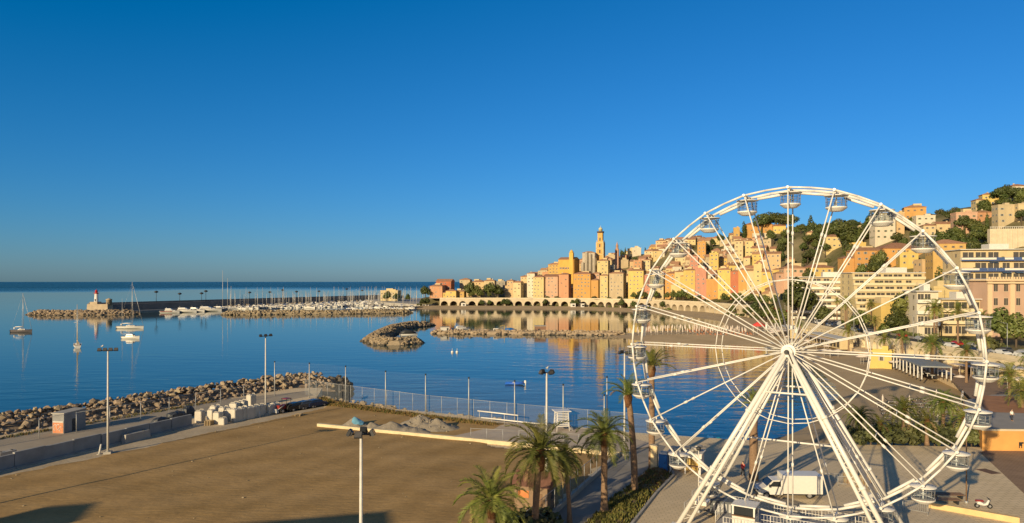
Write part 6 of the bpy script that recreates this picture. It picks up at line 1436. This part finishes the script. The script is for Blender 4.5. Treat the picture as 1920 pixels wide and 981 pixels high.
for ph, a, b, yt, d, c, rf, dg, lb in V:
    o = hb(a, b, yt, d, c, rf, dg, label=lb, rows=None, group='villas on the hill')
    if ph: landmark(ph, o.location.x, o.location.y, o.location.z+5)
d = 372; t = thing('hillside_wall', 'long beige buttressed retaining wall high on the right slope', 'wall', (AT(1902, d), d, ZAT(452, d)), R(-10)); m = MB(); m.box(0, 0, -1, 25, 3, 15); m.build('wall', beige, t); m = MB()
for i in range(10): m.box(-11.5+2.5*i, -1.6, 0, .5, .5, 12)
m.build('buttress', beige, t); m = MB()
for i in range(24): m.box(-12+1.04*i, -1.2, 7.0, .2, .2, 1.1)
m.box(0, -1.2, 7.6, 25, .25, .2); m.build('balustrade', white_dull, t); landmark('the long retaining wall', AT(1895, d), d, ZAT(450, d))
# long low yellow and pink row
hb(1470, 1514, 503, 400, 'pink', 'hip', -6, label='long low pink house with tiled roof behind the wheel spokes', dp=10, rows=2); lm_house('the low yellow row', 1512, 1566, 502, 400, 'yellow', 'hip', -6, label='long low yellow row with two lines of windows below the dark trees', dp=10, rows=2)
# apartment blocks with balcony bands
def apartments(label, px0, px1, ytop, d, deg, floors, col, band, zb=None, dp=14, setback=0.0, phrase=None, awn=None, dark_base=False):
    w = (px1-px0)/F*d/(math.cos(R(deg))+.05); x = AT((px0+px1)/2, d); y = d+dp/2+2; zb = tz(x, y) if zb is None else zb; H_ = ZAT(ytop, d)-zb; fh = H_/floors
    t = thing('apartment_block', label, 'apartment block', (x, y, zb), R(deg), 'apartment blocks by the coast road'); mt = wall_mat(col, PAL[col]); m = MB(); m.box(0, 0, (H_-6)/2, w, dp, H_+6)
    for f in range(floors):
        if setback: m.box(0, -dp/2-setback*(floors-f)*.5, fh*(f+.5)-.01*f, w-.01*f, setback*(floors-f), fh-.02)
    m.build('wall', mt, t); r = random.Random(int(px0))
    for f in range(floors):
        yf = -dp/2-setback*(floors-f)
        if f or setback:
            m = MB(); z = fh*f; m.box(0, yf-.75, z+.02, w+.3, 1.5, .25); m.box(0, yf-1.45, z+.62, w+.3, .12, .95); 
            for s in (-1, 1): m.box(s*(w/2+.1), yf-.75, z+.62, .12, 1.38, .95)
            if isinstance(band, list):                 # coloured slab edge and rail under white panels
                m.mi = [0]*len(m.mi); k0 = len(m.f); m.box(0, yf-1.5, z+.05, w+.5, .2, .5, 1); m.box(0, yf-1.5, z+1.12, w+.4, .08, .12, 1)
                for q in range(int(w/3)): 
                    if r.random() < .35: m.box(-w/2+1.5+3*q, yf-1.53, z+.62, 2.9, .05, .85, 1)
            bo = m.build('balcony', band, t)
            if r.random() < .8:
                q = MB()
                for _ in range(3): q.box(r.uniform(-w*.45, w*.45), yf-1.2, z+1.25, r.uniform(.5, 1.2), .35, .4)
                q.build('balcony_plants', fol[1], bo)
        n = max(3, int(w/4.2))
        for i in range(n):
            u = (-.5+(i+.5)/n)*w*.96
            if r.random() < .18: continue
            put('window', WINP, t, (u, yf, fh*(f+.48)), 0, (w*.96/n*r.choice((.55, .8, .86, .86)), 1, fh*.40))  # windows widened; their dark panes also stand in for balcony recess shade
            if awn and r.random() < .22: a = MB(); a.box(u, yf-.7, fh*(f+.84), 3.0, 1.3, .12); a.build('awning', awn, t)
        for i in range(2):
            put('window', WINP, t, (-w/2, (-.25+.5*i)*dp, fh*(f+.5)), -math.pi/2, (1.1, 1, .95))
    m = MB(); m.box(0, 0, H_+.15, w+1.2, dp+2.6, .3); m.box(w*.2, 1, H_+1.4, w*.3, dp*.4, 2.4); m.build('roof', white_dull, t)
    m = MB(); m.tube((-w*.2, 0, H_+.3), (-w*.2, 0, H_+3.2), .05, n=5)
    for q in range(4): m.tube((-w*.2-.6, 0, H_+1.6+.4*q), (-w*.2+.6, 0, H_+1.6+.4*q), .03, n=4)
    m.build('aerial', dark, t); OCC.append((x, y, max(w, dp)/2))
    if phrase: landmark(phrase, x, y, zb+H_*.5)
    return t
bandc = mat('balcony_cream', (.64, .54, .36), rough=.9, var=.08); bandw = mat('balcony_white', (.66, .62, .54), rough=.8, var=.08); bandb = mat('balcony_blue', (.05, .09, .22), rough=.6, var=.15); blu = mat('awning_blue', (.03, .14, .36), rough=.7, var=.1)
apartments('wide terraced cream apartment block with stepped balconies behind the wheel', 1604, 1738, 512, 312, -6, 8, 'cream', bandc, setback=.9, phrase='the terraced apartment block')
apartments('curved pale apartment block left of the wide terraced block, behind the wheel', 1497, 1606, 520, 335, -16, 7, 'beige', bandw, setback=.3)
apartments('apartment block with blue railed balconies and white roof at the right edge', 1818, 1935, 468, 268, -10, 7, 'cream', [bandw, bandb], phrase='the blue balcony flats', awn=blu, dp=16)
apartments('small white apartment block behind the two tall roadside palms', 1734, 1772, 547, 238, -12, 4, 'white', bandw, dp=12)
apartments('low cream block with wide balconies between the palms and the pink hotel', 1776, 1850, 562, 240, -6, 3, 'cream', bandc, dp=12)
hb(1652, 1702, 573, 268, 'yellow', 'flat', -4, label='plain yellow windowless block beside the round dark tree', dp=12, cols=1, rows=1, skip=.6, sides='F')
hb(1752, 1818, 541, 262, 'pale yellow', 'flat', -5, label='plain pale yellow wall of the block behind the tall palms', dp=12, cols=2, rows=2, skip=.5, sides='F')
d = 236; w = 24.0; x = AT(1858, d)+w/2; zb = 4.3; zt = ZAT(527, d)-zb
ph = thing('pink_hotel', 'large pink hotel with cream pilasters at the right edge of the coast road', 'hotel', (x, d+9, zb), R(-2)); pm = wall_mat('hotel pink', (.50, .34, .25)); MB().box(0, 0, zt/2-2, w, 16, zt+4).build('wall', pm, ph); m = MB()
for i in range(4): m.box(-w/2+.8+i*(w-1.6)/3, -8.1, zt/2, 1.5, .5, zt-.4)
m.build('pilaster', mat('hotel_cream', (.62, .47, .30), var=.08), ph); m = MB(); m.box(0, 0, zt+.3, w+1.6, 17.6, .6); m.box(0, -8.5, zt-.6, w+.6, .9, .6); m.build('cornice', MATS['hotel_cream'], ph); m = MB()
for i in range(26): m.box(-w/2+.5+i*w/26, -8.3, zt+1.0, .45, .4, .8)
m.build('parapet', MATS['hotel_cream'], ph)
for c_ in range(3):
    for j in range(4):
        for s in (-1, 1): put('window', WINP, ph, (-w/2+.8+(c_+.5)*(w-1.6)/3+s*1.7, -8.0, zt*(j+.5)/4), 0, (1.25, 1, 1.6))
landmark('the pink hotel', x-4, d, zb+zt*.6); OCC.append((x, d+9, 13))
# small yellow building and beach cabins by the wall
o = house(AT(1660, 192), 194, -.3, 5.5, 4, 3.4, R(-35), 'yellow', 'flat', 'small yellow flat roofed kiosk beside the beach pavilion', cols=1, rows=1, foot=1, name='beach_kiosk', cat='kiosk')
# small building at the root of the mole and the white sea wall below the left houses
hb(712, 750, 546, 800, 'cream', 'flat', -8, label='long low cream building at the marina end of the old town', zb=.5, foot=3, dp=14, rows=2)
# --- rest of the old town: houses row above row on the slope
r_ = random.Random(99)
PN = ['cream']*6+['pale yellow']*2+['peach']*4+['beige']*6+['ochre']+['pink']*3+['white']*6+['yellow']+['salmon']*2+['grey']
def free(x, y, rad): return all((x-a)**2+(y-b)**2 > ((rad+q)*.60)**2 for a, b, q in OCC)
cnt = 0
tries = 0
while cnt < 236 and tries < 14000:
    tries += 1; x, y = r_.uniform(-15, 250), r_.uniform(455, 850); w = r_.uniform(5.8, 10.5); z, dc, arc_ = terrain_z([(x, y)]); z = float(z[0]); dc = float(dc[0])
    if not 33 < dc < 175: continue
    px, py = PX(x, y, z+7)
    if not 930 < px < 1498 or (px < 1000 and dc > 70) or (px > 1455 and dc > 95) or (1395 < px < 1475 and py < 446): continue
    h = r_.choice((4, 4.8, 5.5, 6.5, 7.5))
    if not below_sky(x, y, z+h+2): h = 3.6
    if not below_sky(x, y, z+h+2) or not free(x, y, w*.5): continue
    house(x, y, z, w, r_.uniform(6.5, 9), h, R(-24+r_.uniform(-18, 18)), r_.choice(PN), r_.choice(('hip', 'gable', 'gable', 'hip', 'shed', 'flat')), seed=cnt, group='old town houses on the slope', sides='FL', wscale=r_.uniform(.8, 1.05), skip=.25, pitch=.6); cnt += 1
# scattered houses on the wooded slope
for i in range(500):
    x, y = r_.uniform(150, 420), r_.uniform(280, 640); z, dc, _ = terrain_z([(x, y)]); z = float(z[0]); px, py = PX(x, y, z)
    if not (1480 < px < 1915) or dc[0] < 75 or not free(x, y, 12) or r_.random() < .75 or not below_sky(x, y, z+12): continue
    if 1445 < px < 1565 and 425 < py < 500: continue
    house(x, y, z, r_.uniform(9, 15), r_.uniform(8, 11), r_.choice((6, 7.5, 9)), R(-12+r_.uniform(-14, 14)), r_.choice(PN), r_.choice(('hip', 'hip', 'gable', 'flat')), seed=i, group='villas on the hill', wscale=1.1, skip=.2); cnt += 1
    OCC[-1] = (OCC[-1][0], OCC[-1][1], 15)
    if cnt > 254: break
# --- trees
def tfree(x, y, m_=1.5): return all((x-a)**2+(y-b)**2 > (q+m_)**2 for a, b, q in OCC)
GB = [(1440, 1566, 428, 506, 120, ('round', 'round', 'round', 'bush', 'pine')), (1566, 1640, 425, 515, 50, ('round', 'bush', 'cypress')), (1650, 1870, 395, 478, 130, ('round', 'round', 'pine', 'cypress', 'bush')), (1760, 1850, 438, 500, 16, ('round', 'pine')), (1840, 1925, 345, 440, 60, ('round', 'round', 'pine')), (1590, 1760, 490, 522, 40, ('round', 'bush')), (1040, 1440, 420, 500, 46, ('round', 'cypress', 'bush', 'round')), (1560, 1700, 398, 470, 60, ('round', 'pine', 'cypress'))]
for (a, b, c, d, n, kinds) in GB:
    k = 0; tries = 0; n = int(n*1.25)
    while k < n and tries < 6000:
        tries += 1; x, y = r_.uniform(60, 470), r_.uniform(250, 840); px = CX+F*x/y
        if not a < px < b: continue
        z, dc, _ = terrain_z([(x, y)]); z = float(z[0]); py = HY+F*(CAMZ-z)/y
        if dc[0] < 30 or not c < py < d or not tfree(x, y, 1.0): continue
        kd = r_.choice(kinds); s_ = r_.uniform(.85, 1.45) if kd != 'bush' else r_.uniform(1.2, 2.2)
        if kd != 'bush' and not below_sky(x, y, z+9*s_): s_ = .8
        if kd != 'bush' and not below_sky(x, y, z+9*s_): continue
        tree(kd, x, y, z-.3, s_, group='trees on the hillside'); k += 1
HT = [('pine', 1428, 688, 400, 'umbrella pine at the left end of the hilltop clump'), ('pine', 1442, 694, 397, 'second umbrella pine of the hilltop clump above the orange building'), ('pine', 1456, 690, 398, 'third umbrella pine of the hilltop clump above the orange building'), ('pine', 1470, 684, 399, 'fourth umbrella pine of the hilltop clump behind the top gondola'), ('pine', 1482, 676, 402, 'umbrella pine at the right end of the hilltop clump'), ('cypress', 1395, 692, 412, 'dark cypress beside the small square ochre building'), ('conifer', 1520, 610, 402, 'tall pointed conifer standing on the skyline below the top gondola'), ('round', 1540, 600, 420, 'dark round tree right of the tall pointed skyline conifer'), ('round', 1566, 560, 414, 'broad dark tree on the skyline behind the yellow villa'), ('round', 1592, 500, 414, 'very large dark tree behind the wheel rim right of the yellow villa'), ('cypress', 1603, 505, 409, 'tall cypress beside the very large dark tree'), ('cypress', 1586, 498, 415, 'tall cypress left of the very large dark tree'), ('round', 1645, 490, 394, 'broad dark tree above the pale terrace villa'), ('pine', 1780, 452, 393, 'broad pine left of the pink hillside flats on the skyline'), ('round', 1800, 455, 390, 'round tree on the skyline behind the pink hillside flats'), ('round', 1884, 450, 346, 'largest round tree on the right skyline beside the top yellow villa'), ('round', 1902, 440, 362, 'dark round tree below the white villa at top right'), ('cypress', 1837, 408, 408, 'slim cypress in front of the salmon hillside house')]
HK = {'round': 8.2, 'pine': 9.9, 'cypress': 10.3, 'conifer': 10.4}
for kd, px, d, yt, lb in HT: x = AT(px, d); zg = tz(x, d)-.5; tree(kd, x, d, zg, max(.8, min(3.0, (ZAT(yt, d)-zg)/HK[kd])), sz=max(.8, min(3.0, (ZAT(yt, d)-zg)/HK[kd])), label=lb, group='trees on the hillside', shade=0)
# trees along the coast road and round the flats
for (px, d, kd, s, lb) in ((1498, 322, 'round', 2.2, 'big dark round tree at the left end of the curved apartment block'), (1717, 252, 'round', 2.3, 'very dense round dark tree beside the plain yellow block'), (1683, 250, 'round', 1.1, 'low round tree in front of the plain yellow block'), (1670, 255, 'bush', 2.2, 'dark hedge bush in front of the plain yellow block'), (1878, 205, 'round', 1.3, 'green tree in front of the pink hotel, left one'), (1905, 200, 'round', 1.2, 'green tree in front of the pink hotel, right one'), (1545, 285, 'round', 1.2, 'light green tree at the foot of the curved apartment block'), (1612, 262, 'round', 1.1, 'light green tree at the roadside under the terraced block'), (1855, 190, 'bush', 2.0, 'roadside bush left of the pink hotel trees'), (1764, 300, 'round', 1.9, 'dark tree behind the small white apartment block'), (1760, 345, 'cypress', 2.2, 'tall dark cypress between the convent and the big orange block'), (1800, 300, 'round', 1.6, 'dark tree above the plain pale yellow wall')):
    x = AT(px, d); tree(kd, x, d, tz(x, d), s, label=lb)
a = 330.0
while a < 640:
    x, y, _ = coast_at(a, r_.uniform(14.5, 21)); kd = r_.choice(('round', 'round', 'bush', 'round'))
    if tfree(x, y, .5): tree(kd, x, y, tz(x, y), r_.uniform(.75, 1.2), group='trees along the quay road')
    x, y, _ = coast_at(a+3, -3.5)
    if a < 470: tree(r_.choice(('round', 'bush')), x, y, -.4, r_.uniform(.8, 1.25), group='trees along the quay road')
    a += 7.5
a = 640.0
while a < AEND-30:
    x, y, _ = coast_at(a, r_.uniform(13.8, 19))
    if tfree(x, y, .2) and r_.random() < .6: tree('round' if PX(x, y)[0] < 955 else 'bush', x, y, tz(x, y), r_.uniform(.7, 1.3), group='trees along the quay road')
    a += 9
for i, (x, y) in enumerate(((-86, 664), (-88, 672), (-84, 680), (-90, 668), (-82, 668))): auto(tree('bush' if i % 2 else 'round', x, y, .2, .8, label='bush', shade=0, group='bushes at the end of the quay wall', v=i % 3), 'dark bush', 3)
for px, d, s, lb in ((798, 690, 1.7, 'dark tree at the left end of the old town by the red house'), (880, 690, 1.9, 'big dark tree between the yellow and the peach waterfront houses'), (896, 688, 1.5, 'dark tree in front of the peach waterfront house'), (918, 690, 1.9, 'big dark tree in front of the cream waterfront house'), (934, 692, 1.7, 'dark tree in front of the grey waterfront block'), (726, 780, 1.4, 'pale green tree in front of the low marina building'), (742, 775, 1.2, 'green tree right of the low marina building'), (765, 760, 1.0, 'small tree on the marina quay')):
    x = AT(px, d); tree('round', x, d, max(4, tz(x, d)) if px > 780 else .5, s, label=lb, shade=0)
a = 560.0
while a < AEND-40:
    x, y, _ = coast_at(a, r_.uniform(-4.5, -2.5)); tree(r_.choice(('round', 'bush', 'bush')), x, y, -.8, r_.uniform(.6, .95), group='bushes in front of the quay arches', shade=0); a += r_.uniform(3.5, 8)
for px, lb in ((1075, 'white beach kiosk in front of the quay arches below the orange block'), (1092, 'small white beach kiosk right of the larger kiosk by the quay arches'), (868, 'white beach hut by the sea wall below the yellow houses')):
    x, y, _ = min((coast_at(q, -7.5) for q in np.arange(560, AEND-20, 1.0)), key=lambda c: abs(PX(c[0], c[1])[0]-px)); t = thing('beach_kiosk', lb, 'kiosk', (x, y, -.9), .1); MB().box(0, 0, 1.5, 4.5 if px != 1092 else 3, 3, 3.6).build('wall', white, t); MB().box(0, 0, 3.4, 5, 3.6, .2).build('roof', white_dull, t); MB().box(.3, -1.55, 1.6, 2, .1, 1.4).build('hatch', dark, t)
for i, (px, d, s, v) in enumerate(((1600, 99, 1.1, 0), (1632, 98, 1.2, 1), (1668, 98.5, 1.3, 2), (1676, 101, 1.0, 0), (1716, 99.5, 1.2, 1), (1752, 98.6, 1.2, 2), (1784, 99.5, 1.1, 0), (1822, 99, 1.0, 1))):
    x = AT(px, d); auto(tree('bush', x, d, 0, s, shade=1, group='bushes in the planted bed', label='green bush', v=v), 'green bush in the planted bed', 1)
landmark('the tallest bushy palm', AT(1768, 101), 101, 3)
for i, (a0, ln, lb) in enumerate(((232, 34, 'long low beach club with pale awning under the arcaded wall, behind the wheel hub'), (276, 30, 'low white roofed beach club at the far end of the near beach'), (142, 18, 'low beach cafe with awning beside the pavilion under the road'))):
    x, y, an = coast_at(a0, -6.5); t = thing('beach_club', lb, 'beach club', (x, y, -.5), an, 'beach clubs under the road'); MB().box(0, 0, 1.6, ln, 4.5, 3.6).build('wall', wall_mat('cream', PAL['cream']), t); MB().box(0, .2, 3.5, ln+.8, 5.6, .22).build('roof', white_dull, t)
    for k in range(int(ln/3.2)): MB().box(-ln/2+1.6+k*3.2, 2.27, 1.5, 1.9, .08, 2.2).build('opening', glass_dark, t)
    m = MB(); m.box(0, 3.9, 2.75, ln*.9, 3.0, .1)
    for k in range(int(ln/4)): m.tube((-ln*.43+k*4, 5.2, -.6), (-ln*.43+k*4, 5.2, 2.72), .06, n=6)
    m.build('awning', par_m[0], t)
om_ = MB(); om_.lathe([(.05, 2.75), (1.5, 2.25), (1.5, 2.2), (.1, 2.6)], 10); OPC = om_.mesh('open_canopy', par_m[0])
for i in range(46):
    a = 118+r_.uniform(0, 190); x, y, _ = coast_at(a, -r_.uniform(13, 19)); z = 0 if sd_poly(np.array([[x, y]]), BEACH)[0] < 0 else beach_z(x, y)
    t = thing('parasol', 'open pale parasol over the terraces between the beach clubs and the sand', 'parasol', (x, y, z), 0, 'open parasols by the beach clubs'); put('open_canopy', OPC, t); put('pole', PPO, t)
for i in range(15):
    a = 70+i*23; x, y, an = coast_at(a, 2.2 if i % 2 else 12.4); zz = float(road_z(a)); sg = 1 if i % 2 else -1; t = thing('street_lamp', None, 'street lamp', (x, y, zz+.1), an, 'street lamps along the coast road'); MB().tube((0, 0, 0), (0, 0, 7.5), .09, .06, n=7).tube((0, 0, 7.5), (0, -1.6*sg, 7.8), .05, n=6).build('pole', steel, t); MB().box(0, -1.7*sg, 7.8, .28, .7, .14).build('lamp_head', dark, t); auto(t, 'grey street lamp on the coast road', zz+6)
for i, (a, off, hh, kd) in enumerate(((60, 15.5, 7, 'date'), (86, 16, 8.5, 'date'), (112, 15.2, 8, 'date'), (176, 15.8, 9, 'date'), (200, 16, 9.5, 'date'), (226, 15.6, 8.5, 'date'), (250, 16, 10, 'date'), (278, 16, 9, 'date'), (300, 15.8, 9.5, 'date'), (128, -9, 6.5, 'date'), (160, -10, 7.2, 'date'), (182, -10, 6, 'date'), (204, -10, 7, 'date'), (250, -11, 6.4, 'date'), (96, -8, 6.2, 'date'))):
    x, y, _ = coast_at(a, off); zz = float(road_z(a)) if off > 0 else -.1; t = palm(None, x, y, zz+hh, zz, r_.uniform(2.5, 3.2), kd, .26, near=False, seed=i, group='palms along the coast road'); auto(t, 'palm by the coast road' if off > 0 else 'palm on the beach promenade', zz+hh)
for i, (a0, a1) in enumerate(((40, 66), (72, 104), (118, 150), (166, 196), (210, 240), (254, 286))):
    h_ = MB(); rr_ = random.Random(i); lob = [(coast_at(q, 15.4)[0], coast_at(q, 15.4)[1], float(road_z(q))+.75, .75) for q in np.arange(a0, a1, 1.1)]; clumps(h_, lob, 60*len(lob), .22, rr_, .9); o = h_.build('hedge', fol[1]); tag(o, None, 'hedge', 'hedges along the coast road'); o.location = (0, 0, 0)
    o['label'] = f'clipped green hedge along the inland pavement of the coast road, {OR[i]} from the near end'
# marina quay land at the foot of the town
tag(MB().prism([(-130, 735), (-80, 668), (-70, 690), (-70, 900), (-150, 960), (-190, 880)], -6, .6).build('marina_quay', concrete), kind='structure')
# unseen blocks behind the camera, sized to throw the long shadows over the field
for i, (x, y, w, h, lb) in enumerate(((-54, 13, 20, 15.5, 'cream apartment house standing behind the viewpoint, nearer the wall'), (-83, 13, 12, 15.5, 'cream apartment house standing behind the viewpoint, by the track'))):
    house(x, y, 0, w, 12, h, R(15), 'cream', 'flat', lb, sides='F', name='apartment_house')

# ------------------------------------------------------------------ labels that point to one thing only
landmark('the lighthouse', -317, 549, 6); landmark('the low tan breakwater', -150, 545, 0); landmark('the low marina building', -130, 800, 8); landmark('the red waterfront house', -70, 700, 12); landmark('the orange waterfront block', AT(1096, 676), 676, 14); landmark('the rose tower house', AT(1317, 592), 592, 20)
landmark('the beach pavilion', 99, 172, 2); landmark('the terraced flats road', 125, 260, 5); landmark('the field mast by the bags', AT(498, 119.8), 119.8, 2); landmark('the market stall', *G(1288, 884), 1.5); landmark('the skyline conifer', AT(1520, 610), 610, 70)
def ordinal(n):
    if n <= 20: return OR[n-1]
    tens = {2: 'twenty', 3: 'thirty', 4: 'forty', 5: 'fifty', 6: 'sixty', 7: 'seventy', 8: 'eighty', 9: 'ninety'}
    return (tens[n//10]+'-'+OR[n % 10-1]) if n % 10 else tens[n//10][:-1]+'ieth'
GR = {}
for o, desc, z in AUTO:
    p = PX(o.location.x, o.location.y, z); ph, lx_, ly_ = min(LAND, key=lambda q: (q[1]-p[0])**2+1.5*(q[2]-p[1])**2); dx, dy = p[0]-lx_, p[1]-ly_
    rel = ('right of' if dx > 0 else 'left of') if abs(dx) > abs(dy)*1.1 else ('below' if dy > 0 else 'above')
    GR.setdefault(f'{desc} {rel} {ph}', []).append((p[0], o))
for base, L_ in GR.items():
    L_.sort(key=lambda q: q[0])
    for i, (px, o) in enumerate(L_): o['label'] = base if len(L_) == 1 else f'{base}, {ordinal(i+1)} from left'
for o in list(bpy.data.objects):
    if 'storeys' in o: del o['storeys']
